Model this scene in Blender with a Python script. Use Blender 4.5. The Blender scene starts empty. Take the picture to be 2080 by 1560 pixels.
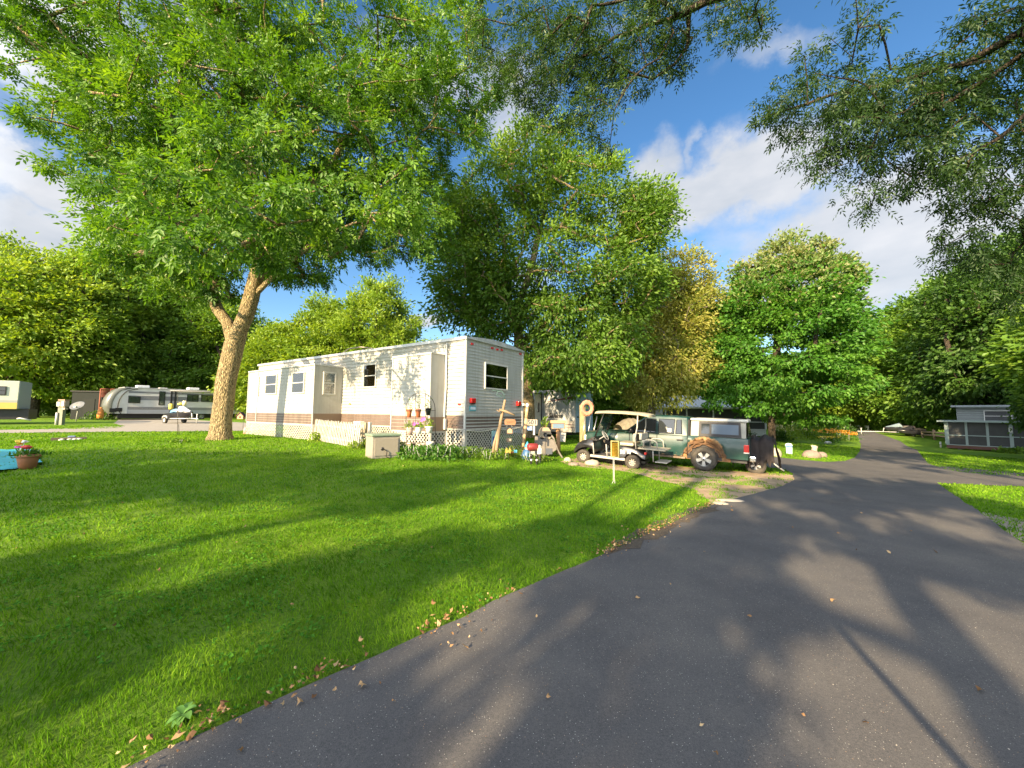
import bpy, bmesh, math, random
import numpy as np
from mathutils import Vector, Matrix, Euler
random.seed(7); RNG = np.random.default_rng(7)
S = bpy.context.scene; COL = S.collection
R = math.radians
# ------------------------------------------------------------------ camera
CAMZ = 1.65; FPX = 781.0; PITCH = 4.25; ROLL = 0.5
cd = bpy.data.cameras.new('camera'); cam = bpy.data.objects.new('camera', cd); COL.objects.link(cam)
cd.sensor_width = 36; cd.lens = FPX/2080*36; cd.clip_end = 2000; cd.clip_start = .05
CM = Matrix.Rotation(R(90+PITCH), 4, 'X') @ Matrix.Rotation(R(ROLL), 4, 'Z')
cam.matrix_world = Matrix.Translation((0, 0, CAMZ)) @ CM
S.camera = cam
CR = np.array(CM.to_3x3())
# ------------------------------------------------------------------ light
SUN_EL = 23.0; SUN_AZ = 32.5      # the sun stands behind the camera, a little to the left
tosun = Vector((-math.sin(R(SUN_AZ))*math.cos(R(SUN_EL)), -math.cos(R(SUN_AZ))*math.cos(R(SUN_EL)), math.sin(R(SUN_EL))))
sl = bpy.data.lights.new('sun', 'SUN'); sun = bpy.data.objects.new('sun', sl); COL.objects.link(sun)
sl.energy = 4.8; sl.angle = R(.53); sl.color = (1, .76, .45)
sun.rotation_euler = tosun.to_track_quat('Z', 'Y').to_euler(); sun.location = (-20, -50, 30)
S.view_settings.view_transform = 'Standard'; S.view_settings.look = 'None'
S.view_settings.exposure = 1.85; S.view_settings.gamma = 1
W = bpy.data.worlds.new('World'); S.world = W; W.use_nodes = True

def ray(u, v):
    d = CR @ np.array([(u-1040)/FPX, (780-v)/FPX, -1.0])
    return d
def pt(u, v, Y):
    "world point seen at photo pixel u, v at depth Y"
    d = ray(u, v); return Vector((d[0]/d[1]*Y, Y, CAMZ + d[2]/d[1]*Y))

def sky_world():
    nt = W.node_tree; N = nt.nodes; L = nt.links
    for n in list(N): N.remove(n)
    out = N.new('ShaderNodeOutputWorld'); bg = N.new('ShaderNodeBackground')
    sky = N.new('ShaderNodeTexSky'); sky.sky_type = 'NISHITA'; sky.sun_disc = False
    sky.sun_elevation = R(SUN_EL); sky.sun_rotation = R(180+SUN_AZ)
    sky.altitude = 200; sky.air_density = 1.0; sky.dust_density = .6; sky.ozone_density = 1.6
    hs = N.new('ShaderNodeHueSaturation'); hs.inputs['Saturation'].default_value = 1.25; hs.inputs['Value'].default_value = .56
    L.new(sky.outputs[0], hs.inputs['Color'])
    tc = N.new('ShaderNodeTexCoord')
    nz = N.new('ShaderNodeTexNoise'); nz.inputs['Scale'].default_value = 3.2; nz.inputs['Detail'].default_value = 7; nz.inputs['Roughness'].default_value = .55
    mp = N.new('ShaderNodeMapping'); mp.inputs['Scale'].default_value = (1, 1, 2.4)
    L.new(tc.outputs['Generated'], mp.inputs[0]); L.new(mp.outputs[0], nz.inputs['Vector'])
    # ragged cloud edges: the direction is stirred by noise before the banks are laid out
    w1 = N.new('ShaderNodeTexNoise'); w1.inputs['Scale'].default_value = 5; w1.inputs['Detail'].default_value = 7; w1.inputs['Roughness'].default_value = .6; L.new(tc.outputs['Generated'], w1.inputs['Vector'])
    sb = N.new('ShaderNodeVectorMath'); sb.operation = 'SUBTRACT'; L.new(w1.outputs['Color'], sb.inputs[0]); sb.inputs[1].default_value = (.5, .5, .5)
    ad = N.new('ShaderNodeVectorMath'); ad.operation = 'MULTIPLY_ADD'; L.new(sb.outputs[0], ad.inputs[0]); ad.inputs[1].default_value = (.22, .22, .22); L.new(tc.outputs['Generated'], ad.inputs[2])
    acc = None
    def mth(op, a, b=None, c=None, clamp=False):
        m = N.new('ShaderNodeMath'); m.operation = op; m.use_clamp = clamp
        for i, x in enumerate((a, b, c)):
            if x is None: continue
            if isinstance(x, (int, float)): m.inputs[i].default_value = x
            else: L.new(x, m.inputs[i])
        return m.outputs[0]
    # banks of cloud: direction, half width, half height (as tangents), weight
    clouds = [(1505,362,.22,.078,1.15),(1420,395,.10,.05,.9),(1340,335,.055,.075,.75),(1800,512,.26,.14,1.3),(1640,500,.10,.035,1.0),(1540,520,.07,.025,.8),(1900,385,.10,.035,.6),(80,480,.16,.07,1.1),(110,385,.16,.04,.9),
              (50,50,.17,.10,1.0),(450,90,.10,.10,.7),(880,655,.05,.025,.9),(870,180,.16,.10,.7),(1010,240,.14,.12,.7),(650,430,.2,.08,.5),(1250,60,.12,.03,.5),(1560,110,.12,.03,.5),
              (300,740,.6,.05,.6),(1080,560,.14,.07,.6),(1850,600,.12,.02,.7),(1395,290,.02,.06,.5)]
    for (u, v, w, h, k) in clouds:
        d = ray(u, v); d = Vector(d).normalized()
        r = Vector((d.y, -d.x, 0)).normalized(); up = r.cross(d)
        def dot(vec):
            n = N.new('ShaderNodeVectorMath'); n.operation = 'DOT_PRODUCT'; L.new(ad.outputs[0], n.inputs[0]); n.inputs[1].default_value = vec; return n.outputs['Value']
        a = mth('MULTIPLY', dot(r), 1/w); b = mth('MULTIPLY', dot(up), 1/h)
        rr = mth('ADD', mth('MULTIPLY', a, a), mth('MULTIPLY', b, b))
        front = mth('GREATER_THAN', dot(d), 0)
        g = mth('MULTIPLY', mth('MULTIPLY', mth('EXPONENT', mth('MULTIPLY', rr, -1)), k), front)
        acc = g if acc is None else mth('MAXIMUM', acc, g)
    # elsewhere in the sky: loose noise cloud
    s = mth('ADD', mth('MULTIPLY', nz.outputs['Fac'], 1.0), acc)
    mr = N.new('ShaderNodeMapRange'); mr.interpolation_type = 'SMOOTHSTEP'
    L.new(s, mr.inputs[0]); mr.inputs[1].default_value = .68; mr.inputs[2].default_value = 1.30; mr.inputs[3].default_value = 0; mr.inputs[4].default_value = .93
    mx = N.new('ShaderNodeMix'); mx.data_type = 'RGBA'
    n2 = N.new('ShaderNodeTexNoise'); n2.inputs['Scale'].default_value = 7; n2.inputs['Detail'].default_value = 5
    L.new(mp.outputs[0], n2.inputs['Vector'])
    cr = N.new('ShaderNodeValToRGB'); e = cr.color_ramp.elements
    e[0].position = .3; e[0].color = (1.5, 1.6, 1.75, 1); e[1].position = .7; e[1].color = (2.1, 2.1, 2.15, 1)
    L.new(n2.outputs['Fac'], cr.inputs[0])
    # unseen cloud behind the camera, thickened and brightened to add fill light
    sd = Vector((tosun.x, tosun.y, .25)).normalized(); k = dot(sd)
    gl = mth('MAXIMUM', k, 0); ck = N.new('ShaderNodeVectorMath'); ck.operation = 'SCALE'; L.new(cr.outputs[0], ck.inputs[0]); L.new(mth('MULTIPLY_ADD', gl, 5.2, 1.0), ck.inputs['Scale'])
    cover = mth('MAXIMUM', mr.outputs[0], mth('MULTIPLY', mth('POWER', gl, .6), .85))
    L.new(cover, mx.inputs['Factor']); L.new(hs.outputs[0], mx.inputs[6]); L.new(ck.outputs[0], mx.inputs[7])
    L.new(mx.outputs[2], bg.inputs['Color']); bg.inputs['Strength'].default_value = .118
    L.new(bg.outputs[0], out.inputs['Surface'])
sky_world()
# ------------------------------------------------------------------ materials
MATS = {}
def mat(name, col=(.5,.5,.5), rough=.6, metal=0, noise=None, bump=None, spec=None, alpha=None, emit=None, trans=0):
    """noise = (scale, colour2, contrast 0..1); bump = (scale, strength, distance)"""
    if name in MATS: return MATS[name]
    m = bpy.data.materials.new(name); m.use_nodes = True; nt = m.node_tree; N = nt.nodes; L = nt.links
    b = N['Principled BSDF']; b.inputs['Base Color'].default_value = (*col, 1); b.inputs['Roughness'].default_value = rough; b.inputs['Metallic'].default_value = metal
    if spec is not None: b.inputs['Specular IOR Level'].default_value = spec
    if trans: b.inputs['Transmission Weight'].default_value = trans
    if alpha is not None: b.inputs['Alpha'].default_value = alpha
    tc = N.new('ShaderNodeTexCoord')
    if noise:
        sc, c2, k = noise
        n = N.new('ShaderNodeTexNoise'); n.inputs['Scale'].default_value = sc; n.inputs['Detail'].default_value = 6; n.inputs['Roughness'].default_value = .6
        L.new(tc.outputs['Object'], n.inputs['Vector'])
        r = N.new('ShaderNodeValToRGB'); r.color_ramp.elements[0].position = .5-k*.5+.02; r.color_ramp.elements[1].position = .52+(1-k)*.25
        r.color_ramp.elements[0].color = (*col, 1); r.color_ramp.elements[1].color = (*c2, 1)
        L.new(n.outputs['Fac'], r.inputs[0]); L.new(r.outputs[0], b.inputs['Base Color'])
    if bump:
        sc, st, di = bump
        n = N.new('ShaderNodeTexNoise'); n.inputs['Scale'].default_value = sc; n.inputs['Detail'].default_value = 5
        L.new(tc.outputs['Object'], n.inputs['Vector'])
        bp = N.new('ShaderNodeBump'); bp.inputs['Strength'].default_value = st; bp.inputs['Distance'].default_value = di
        L.new(n.outputs['Fac'], bp.inputs['Height']); L.new(bp.outputs[0], b.inputs['Normal'])
    MATS[name] = m; return m

def leafmat(name, c1, c2, c3, transl=.45, gloss=.05):
    "foliage: each leaf carries its own tint"
    m = bpy.data.materials.new(name); m.use_nodes = True; nt = m.node_tree; N = nt.nodes; L = nt.links
    for n in list(N): N.remove(n)
    out = N.new('ShaderNodeOutputMaterial')
    at = N.new('ShaderNodeAttribute'); at.attribute_name = 'tint'
    r = N.new('ShaderNodeValToRGB'); r.color_ramp.elements[0].color = (*c1, 1); r.color_ramp.elements[1].color = (*c3, 1)
    e = r.color_ramp.elements.new(.5); e.color = (*c2, 1)
    L.new(at.outputs['Fac'], r.inputs[0])
    d = N.new('ShaderNodeBsdfDiffuse'); t = N.new('ShaderNodeBsdfTranslucent'); g = N.new('ShaderNodeBsdfGlossy'); g.inputs['Roughness'].default_value = .42
    g.inputs['Color'].default_value = (.75, .8, .7, 1)
    tr = N.new('ShaderNodeMix'); tr.data_type = 'RGBA'; tr.blend_type = 'MULTIPLY'; tr.inputs[0].default_value = 1
    tr.inputs[7].default_value = (1.5, 1.35, .5, 1); L.new(r.outputs[0], tr.inputs[6])
    L.new(r.outputs[0], d.inputs[0]); L.new(tr.outputs[2], t.inputs[0])
    a = N.new('ShaderNodeMixShader'); a.inputs[0].default_value = transl; L.new(d.outputs[0], a.inputs[1]); L.new(t.outputs[0], a.inputs[2])
    fr = N.new('ShaderNodeFresnel'); fr.inputs[0].default_value = 1.45
    ml = N.new('ShaderNodeMath'); ml.operation = 'MULTIPLY_ADD'; ml.inputs[1].default_value = .22 if gloss > 0 else .0; ml.inputs[2].default_value = gloss*.3; L.new(fr.outputs[0], ml.inputs[0])
    mn = N.new('ShaderNodeMath'); mn.operation = 'MINIMUM'; mn.inputs[1].default_value = .045; L.new(ml.outputs[0], mn.inputs[0]); g.inputs['Roughness'].default_value = .5
    b = N.new('ShaderNodeMixShader'); L.new(mn.outputs[0], b.inputs[0]); L.new(a.outputs[0], b.inputs[1]); L.new(g.outputs[0], b.inputs[2])
    L.new(b.outputs[0], out.inputs[0]); MATS[name] = m; return m

# ------------------------------------------------------------------ mesh builder
class MB:
    def __init__(s): s.v = []; s.f = []; s.m = []; s.sm = []
    def add(s, verts, faces, mi=0, smooth=False, M=None):
        o = len(s.v)
        s.v += [tuple(M @ Vector(p)) if M is not None else tuple(p) for p in verts]
        s.f += [tuple(i+o for i in f) for f in faces]; s.m += [mi]*len(faces); s.sm += [smooth]*len(faces)
        return s
    def box(s, c, d, mi=0, rot=None, M=None):
        "box with centre c and full sizes d"
        x, y, z = d[0]/2, d[1]/2, d[2]/2
        T = Matrix.Translation(c)
        if rot is not None: T = T @ Euler(rot).to_matrix().to_4x4()
        if M is not None: T = M @ T
        vs = [(-x,-y,-z),(x,-y,-z),(x,y,-z),(-x,y,-z),(-x,-y,z),(x,-y,z),(x,y,z),(-x,y,z)]
        return s.add(vs, [(0,3,2,1),(4,5,6,7),(0,1,5,4),(1,2,6,5),(2,3,7,6),(3,0,4,7)], mi, False, T)
    def b2(s, a, b, mi=0, M=None):
        "box from corner a to corner b"
        return s.box([(a[i]+b[i])/2 for i in range(3)], [abs(b[i]-a[i]) for i in range(3)], mi, None, M)
    def tube(s, pts, r, n=8, mi=0, cap=True, M=None, smooth=True, closed=False):
        pts = [Vector(p) for p in pts]; k = len(pts)
        rs = r if isinstance(r, (list, tuple)) else [r]*k
        vs = []; fs = []; up = None
        for i, p in enumerate(pts):
            if closed: t = pts[(i+1) % k]-pts[i-1]
            else: t = pts[min(i+1, k-1)]-pts[max(i-1, 0)]
            t = t.normalized() if t.length > 1e-9 else Vector((0,0,1))
            if up is None:
                a = Vector((0,0,1)) if abs(t.z) < .9 else Vector((1,0,0)); up = (a-t*a.dot(t)).normalized()
            else:
                up = up-t*up.dot(t); up = up.normalized() if up.length > 1e-6 else Vector((1,0,0))
            q = t.cross(up)
            for j in range(n):
                an = 2*math.pi*j/n; vs.append(p+(up*math.cos(an)+q*math.sin(an))*rs[i])
        for i in range(k if closed else k-1):
            i2 = (i+1) % k
            for j in range(n):
                fs.append((i*n+j, i*n+(j+1) % n, i2*n+(j+1) % n, i2*n+j))
        s.add(vs, fs, mi, smooth, M)
        if cap and not closed:
            o = len(s.v)-len(vs)
            s.f += [tuple(o+j for j in reversed(range(n))), tuple(o+(k-1)*n+j for j in range(n))]; s.m += [mi]*2; s.sm += [False]*2
        return s
    def lathe(s, prof, n=24, mi=0, M=None, smooth=True, cap=True):
        "prof: (r, z) list, turned about z"
        vs = [(r*math.cos(2*math.pi*j/n), r*math.sin(2*math.pi*j/n), z) for r, z in prof for j in range(n)]
        fs = [(i*n+j, i*n+(j+1) % n, (i+1)*n+(j+1) % n, (i+1)*n+j) for i in range(len(prof)-1) for j in range(n)]
        s.add(vs, fs, mi, smooth, M); o = len(s.v)-len(vs)
        if cap:
            if prof[0][0] > 1e-5: s.f.append(tuple(o+j for j in reversed(range(n)))); s.m.append(mi); s.sm.append(False)
            if prof[-1][0] > 1e-5: s.f.append(tuple(o+(len(prof)-1)*n+j for j in range(n))); s.m.append(mi); s.sm.append(False)
        return s
    def prism(s, poly, y0, y1, mi=0, M=None, smooth=False):
        "poly of (x, z) extruded along y from y0 to y1"
        n = len(poly); vs = [(x, y0, z) for x, z in poly]+[(x, y1, z) for x, z in poly]
        fs = [tuple(range(n)), tuple(reversed(range(n, 2*n)))]+[(i, i+n, (i+1) % n+n, (i+1) % n) for i in range(n)]
        return s.add(vs, fs, mi, smooth, M)
    def ball(s, c, r, n=12, m=8, mi=0, M=None, rnd=0, smooth=True):
        rx, ry, rz = r if isinstance(r, (tuple, list)) else (r, r, r)
        vs = [(0,0,-1)]; 
        for i in range(1, m):
            a = -math.pi/2+math.pi*i/m
            for j in range(n):
                vs.append((math.cos(a)*math.cos(2*math.pi*j/n), math.cos(a)*math.sin(2*math.pi*j/n), math.sin(a)))
        vs.append((0,0,1)); out = []
        for p in vs:
            k = 1+rnd*(random.random()-.5); out.append((c[0]+p[0]*rx*k, c[1]+p[1]*ry*k, c[2]+p[2]*rz*k))
        fs = [(0, 1+(j+1) % n, 1+j) for j in range(n)]
        for i in range(m-2):
            fs += [(1+i*n+j, 1+i*n+(j+1) % n, 1+(i+1)*n+(j+1) % n, 1+(i+1)*n+j) for j in range(n)]
        o = 1+(m-2)*n; fs += [(o+j, o+(j+1) % n, len(vs)-1) for j in range(n)]
        return s.add(out, fs, mi, smooth, M)
    def build(s, name, mats, parent=None, loc=None, bevel=0, seg=2, **tags):
        me = bpy.data.meshes.new(name); me.from_pydata(s.v, [], s.f)
        for m in (mats if isinstance(mats, (list, tuple)) else [mats]): me.materials.append(m)
        me.polygons.foreach_set('material_index', s.m); me.polygons.foreach_set('use_smooth', s.sm)
        me.update()
        if bevel:
            bm = bmesh.new(); bm.from_mesh(me); bmesh.ops.remove_doubles(bm, verts=bm.verts, dist=1e-5)
            es = [e for e in bm.edges if len(e.link_faces) == 2 and e.calc_face_angle(0) > .6]
            bmesh.ops.bevel(bm, geom=es, offset=bevel, segments=seg, profile=.6, affect='EDGES', clamp_overlap=True)
            bm.to_mesh(me); bm.free()
        return link(name, me, parent, loc, **tags)

def link(name, data, parent=None, loc=None, **tags):
    o = bpy.data.objects.new(name, data); COL.objects.link(o)
    if parent is not None: o.parent = parent
    if loc is not None: o.location = loc
    for k, v in tags.items(): o[k] = v
    return o
def thing(name, label, cat, loc=(0,0,0), rz=0, group=None, rot=None):
    o = link(name, None, None, loc); o.empty_display_size = .2
    o.rotation_euler = rot if rot is not None else (0, 0, rz)
    o['label'] = label; o['category'] = cat
    if group: o['group'] = group
    return o
def tag(o, label, cat, group=None):
    o['label'] = label; o['category'] = cat
    if group: o['group'] = group
    return o
def kids(o): return [c for c in COL.objects if c.parent == o]
def copy_tree(o, parent=None, mp=None, tree=None):
    if tree is None:
        tree = {}
        for c in COL.objects:
            if c.parent: tree.setdefault(c.parent.name, []).append(c)
    c = o.copy(); COL.objects.link(c)
    if parent is not None: c.parent = parent
    for ch in tree.get(o.name, []): copy_tree(ch, c, mp, tree)
    return c
def text_mesh(name, txt, size, m, parent, M, ext=.003, shear=0, align='CENTER', bold=0):
    c = bpy.data.curves.new(name, 'FONT'); c.body = txt; c.size = size; c.extrude = ext; c.shear = shear; c.align_x = align; c.align_y = 'CENTER'; c.offset = bold; c.resolution_u = 3
    tmp = bpy.data.objects.new('tmp', c); COL.objects.link(tmp)
    dg = bpy.context.evaluated_depsgraph_get(); me = bpy.data.meshes.new_from_object(tmp.evaluated_get(dg))
    bpy.data.objects.remove(tmp); bpy.data.curves.remove(c)
    me.materials.clear(); me.materials.append(m); me.transform(M)
    me.name = name
    return link(name, me, parent)

def npmesh(name, V, F, mats, tint=None, smooth=False, mi=None):
    "fast mesh from numpy arrays; F is (n,3) or (n,4)"
    me = bpy.data.meshes.new(name); nv = len(V); nf, k = F.shape
    me.vertices.add(nv); me.vertices.foreach_set('co', np.ascontiguousarray(V, dtype=np.float32).ravel())
    me.loops.add(nf*k); me.loops.foreach_set('vertex_index', np.ascontiguousarray(F, dtype=np.int32).ravel())
    me.polygons.add(nf); me.polygons.foreach_set('loop_start', np.arange(0, nf*k, k, dtype=np.int32))
    me.polygons.foreach_set('use_smooth', np.full(nf, smooth))
    for m in (mats if isinstance(mats, (list, tuple)) else [mats]): me.materials.append(m)
    if mi is not None: me.polygons.foreach_set('material_index', mi)
    if tint is not None:
        a = me.attributes.new('tint', 'FLOAT', 'POINT'); a.data.foreach_set('value', np.ascontiguousarray(tint, dtype=np.float32))
    me.update(calc_edges=True)
    return me
# ------------------------------------------------------------------ terrain
CP = np.array([(0,0,0),(0,-15,0),(-15,-10,.1),(15,-10,-.15),(3,5,0),(-5,5,.1),(-12,10,.3),(-1.6,12.8,.3),(-11.6,15.2,.48),(-7,18,.42),(-15,22,.42),(-35,37,.64),(-25,15,.38),(-28,24,.45),(-20,36,.55),
  (2.5,13.3,-.06),(6.2,12.4,-.2),(5,17,-.05),(8,8,-.12),(17,18,-.55),(26,27,-.75),(37,33,-1.1),(46,50,-.45),(60,45,-.9),(20,35,-.5),(5,30,-.1),(-10,45,.45),
  (60,75,-2.5),(80,60,-2),(-60,60,.9),(0,90,0),(40,90,-1.5),(30,5,-.7),(45,15,-1.1),(-50,10,.6),(0,-60,0),(-60,-40,.3),(60,-40,-.5),(30,45,-.5),(12,14,-.38)], float)
def _U(r2): return np.where(r2 > 1e-9, r2*np.log(np.maximum(r2, 1e-9)), 0)
def _fit():
    P = CP[:, :2]; n = len(P); d2 = ((P[:, None]-P[None])**2).sum(-1)
    K = _U(d2)+np.eye(n)*3.0; Q = np.c_[np.ones(n), P]
    A = np.zeros((n+3, n+3)); A[:n, :n] = K; A[:n, n:] = Q; A[n:, :n] = Q.T
    return np.linalg.solve(A, np.r_[CP[:, 2], 0, 0, 0])
_W = _fit()
def hz(x, y):
    x = np.asarray(x, float); y = np.asarray(y, float); sh = x.shape; x = x.ravel(); y = y.ravel()
    r = np.hypot(x, y); k = np.minimum(1, 95/np.maximum(r, 1)); xs = x*k; ys = y*k
    out = _W[-3]+_W[-2]*xs+_W[-1]*ys
    for i in range(len(CP)): out = out+_W[i]*_U((xs-CP[i, 0])**2+(ys-CP[i, 1])**2)
    out = np.clip(out, -4, 2)
    f = np.clip((r-70)/60, 0, 1)
    return (out*(1-f)+(-1.0)*f).reshape(sh)
def H(x, y): return float(hz(np.array([x]), np.array([y]))[0])
def gp(u, v, far=140):
    "ground point seen at photo pixel u, v"
    d = ray(u, v); d = d/np.hypot(d[0], d[1]); t = np.linspace(.8, far, 2200)
    x = d[0]*t; y = d[1]*t; dz = CAMZ+d[2]*t-hz(x, y)
    i = np.argmax(dz < 0)
    if dz[i] >= 0: i = len(t)-1
    a = dz[i-1]/(dz[i-1]-dz[i]+1e-12); tt = t[i-1]+(t[i]-t[i-1])*a
    return Vector((d[0]*tt, d[1]*tt, H(d[0]*tt, d[1]*tt)))

def ground_sheet():
    def axis(lo, hi):
        a = [0.0]; s = .5
        while a[-1] < hi:
            a.append(a[-1]+s); s = .5 if a[-1] < 30 else s*1.12
        b = [0.0]; s = .5
        while b[-1] > lo:
            b.append(b[-1]-s); s = .5 if b[-1] > -30 else s*1.12
        return np.array(sorted(set(a+b)))
    X = axis(-400, 400); Y = axis(-120, 500)
    gx, gy = np.meshgrid(X, Y); z = hz(gx, gy)
    V = np.c_[gx.ravel(), gy.ravel(), z.ravel()]; nx = len(X); ny = len(Y)
    i = np.arange(nx-1)[None]+np.arange(ny-1)[:, None]*nx; i = i.ravel()
    F = np.c_[i, i+1, i+nx+1, i+nx]
    return link('ground', npmesh('ground', V, F, LAWN_SOIL, smooth=True), kind='structure')

def inpoly(P, x, y):
    P = np.asarray(P, float); ins = np.zeros(x.shape, bool); n = len(P); j = n-1
    for i in range(n):
        c = ((P[i, 1] > y) != (P[j, 1] > y)) & (x < (P[j, 0]-P[i, 0])*(y-P[i, 1])/(P[j, 1]-P[i, 1]+1e-12)+P[i, 0])
        ins ^= c; j = i
    return ins
def rough_edge(P, step=.25, amp=.03, seed=1):
    rg = random.Random(seed); out = []; n = len(P)
    for i in range(n):
        a = Vector(P[i][:2]); b = Vector(P[(i+1) % n][:2]); L = (b-a).length; k = max(1, min(80, int(L/step)))
        for q in range(k):
            p = a.lerp(b, q/k); out.append((p.x+rg.uniform(-amp, amp), p.y+rg.uniform(-amp, amp)))
    return out
def smooth_poly(P, it=2):
    P = [Vector(p[:2]) for p in P]
    for _ in range(it):
        Q = []
        for i in range(len(P)):
            a = P[i]; b = P[(i+1) % len(P)]; Q += [a*.75+b*.25, a*.25+b*.75]
        P = Q
    return [(p.x, p.y) for p in P]
def sheet(name, P, m, dz, cell=1.0, **tags):
    bm = bmesh.new(); vs = [bm.verts.new((x, y, 0)) for x, y in P]; bm.faces.new(vs)
    bmesh.ops.triangulate(bm, faces=bm.faces[:])
    xs = [p[0] for p in P]; ys = [p[1] for p in P]
    for ax, lo, hi in ((0, min(xs), max(xs)), (1, min(ys), max(ys))):
        c = math.ceil(lo); 
        while c < hi:
            no = (1, 0, 0) if ax == 0 else (0, 1, 0); co = (c+.013, 0, 0) if ax == 0 else (0, c+.013, 0)
            bmesh.ops.bisect_plane(bm, geom=bm.verts[:]+bm.edges[:]+bm.faces[:], plane_co=co, plane_no=no, dist=1e-5)
            c += cell if abs(c) < 30 else cell*2
    co = np.array([v.co[:] for v in bm.verts]); z = hz(co[:, 0], co[:, 1])+dz
    for v, h in zip(bm.verts, z): v.co.z = h
    for f in bm.faces:
        f.smooth = True
        if f.normal.z < 0: f.normal_flip()
    me = bpy.data.meshes.new(name); bm.to_mesh(me); bm.free(); me.materials.append(m)
    return link(name, me, kind='structure', **tags)

def ground_mats():
    # soil and short turf under the blades
    m = bpy.data.materials.new('turf'); m.use_nodes = True; N = m.node_tree.nodes; L = m.node_tree.links; b = N['Principled BSDF']
    tc = N.new('ShaderNodeTexCoord')
    def nz(sc, det=6, ro=.6):
        n = N.new('ShaderNodeTexNoise'); n.inputs['Scale'].default_value = sc; n.inputs['Detail'].default_value = det; n.inputs['Roughness'].default_value = ro; L.new(tc.outputs['Object'], n.inputs['Vector']); return n.outputs['Fac']
    def ramp(f, *st):
        r = N.new('ShaderNodeValToRGB'); L.new(f, r.inputs[0]); e = r.color_ramp.elements
        e[0].position, e[0].color = st[0][0], (*st[0][1], 1); e[1].position, e[1].color = st[-1][0], (*st[-1][1], 1)
        for p, c in st[1:-1]: q = e.new(p); q.color = (*c, 1)
        return r.outputs[0]
    def mix(f, a, c, t='MIX'):
        x = N.new('ShaderNodeMix'); x.data_type = 'RGBA'; x.blend_type = t
        if isinstance(f, float): x.inputs[0].default_value = f
        else: L.new(f, x.inputs[0])
        L.new(a, x.inputs[6]); L.new(c, x.inputs[7]); return x.outputs[2]
    fine = ramp(nz(38, 8, .75), (.3, (.04, .085, .008)), (.5, (.10, .20, .014)), (.72, (.19, .29, .025)))
    big = ramp(nz(.55, 4), (.35, (.8, .9, .8)), (.65, (1.25, 1.1, 1.0)))
    c = mix(1.0, fine, big, 'MULTIPLY')
    L.new(c, b.inputs['Base Color']); b.inputs['Roughness'].default_value = .8; b.inputs['Specular IOR Level'].default_value = .2
    bp = N.new('ShaderNodeBump'); bp.inputs['Strength'].default_value = .9; bp.inputs['Distance'].default_value = .04; L.new(nz(30, 8, .75), bp.inputs['Height']); L.new(bp.outputs[0], b.inputs['Normal'])
    # asphalt
    a = bpy.data.materials.new('asphalt'); a.use_nodes = True; N = a.node_tree.nodes; L = a.node_tree.links; b = N['Principled BSDF']; tc = N.new('ShaderNodeTexCoord')
    base = ramp(nz(1.1, 7, .65), (.3, (.078, .077, .080)), (.55, (.098, .096, .097)), (.75, (.118, .114, .110)))
    grain = ramp(nz(260, 3, .8), (.3, (.55, .55, .56)), (.5, (1, 1, 1)), (.72, (1.55, 1.5, 1.45)))
    c = mix(1.0, base, grain, 'MULTIPLY'); c = mix(1.0, c, ramp(nz(75, 4, .9), (.3, (.70,.71,.73)), (.5, (1, 1, 1)), (.7, (1.32,1.28,1.24))), 'MULTIPLY'); c = mix(1.0, c, ramp(nz(.35, 5, .7), (.35, (.88,.89,.92)), (.65, (1.10,1.08,1.05))), 'MULTIPLY')
    vo = N.new('ShaderNodeTexVoronoi'); vo.inputs['Scale'].default_value = 75; L.new(tc.outputs['Object'], vo.inputs['Vector'])
    s1 = N.new('ShaderNodeMath'); s1.operation = 'LESS_THAN'; s1.inputs[1].default_value = .17; L.new(vo.outputs['Distance'], s1.inputs[0])
    vc = N.new('ShaderNodeSeparateColor'); L.new(vo.outputs['Color'], vc.inputs[0])
    s2 = N.new('ShaderNodeMath'); s2.operation = 'LESS_THAN'; s2.inputs[1].default_value = .30; L.new(vc.outputs[0], s2.inputs[0])
    s3 = N.new('ShaderNodeMath'); s3.operation = 'MULTIPLY'; L.new(s1.outputs[0], s3.inputs[0]); L.new(s2.outputs[0], s3.inputs[1])
    st = ramp(vc.outputs[1], (.1, (.34, .31, .27)), (.6, (.42, .42, .40)), (.9, (.32, .2, .12)))
    c = mix(s3.outputs[0], c, st)
    # a few dark drips
    v2 = N.new('ShaderNodeTexVoronoi'); v2.inputs['Scale'].default_value = 1.3; L.new(tc.outputs['Object'], v2.inputs['Vector'])
    d1 = ramp(v2.outputs['Distance'], (.012, (.45, .45, .46)), (.04, (1, 1, 1)))
    c = mix(1.0, c, d1, 'MULTIPLY')
    L.new(c, b.inputs['Base Color']); b.inputs['Roughness'].default_value = .9; b.inputs['Specular IOR Level'].default_value = .15
    bp = N.new('ShaderNodeBump'); bp.inputs['Strength'].default_value = .55; bp.inputs['Distance'].default_value = .006; L.new(nz(190, 3, .8), bp.inputs['Height']); L.new(bp.outputs[0], b.inputs['Normal'])
    # bare dirt and gravel
    g = bpy.data.materials.new('dirt'); g.use_nodes = True; N = g.node_tree.nodes; L = g.node_tree.links; b = N['Principled BSDF']; tc = N.new('ShaderNodeTexCoord')
    c = ramp(nz(3.0, 8, .7), (.32, (.16, .12, .07)), (.5, (.30, .22, .135)), (.7, (.42, .32, .21)))
    c = mix(1.0, c, ramp(nz(120, 4, .8), (.3, (.55, .55, .55)), (.7, (1.5, 1.5, 1.5))), 'MULTIPLY')
    L.new(c, b.inputs['Base Color']); b.inputs['Roughness'].default_value = .9
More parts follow.
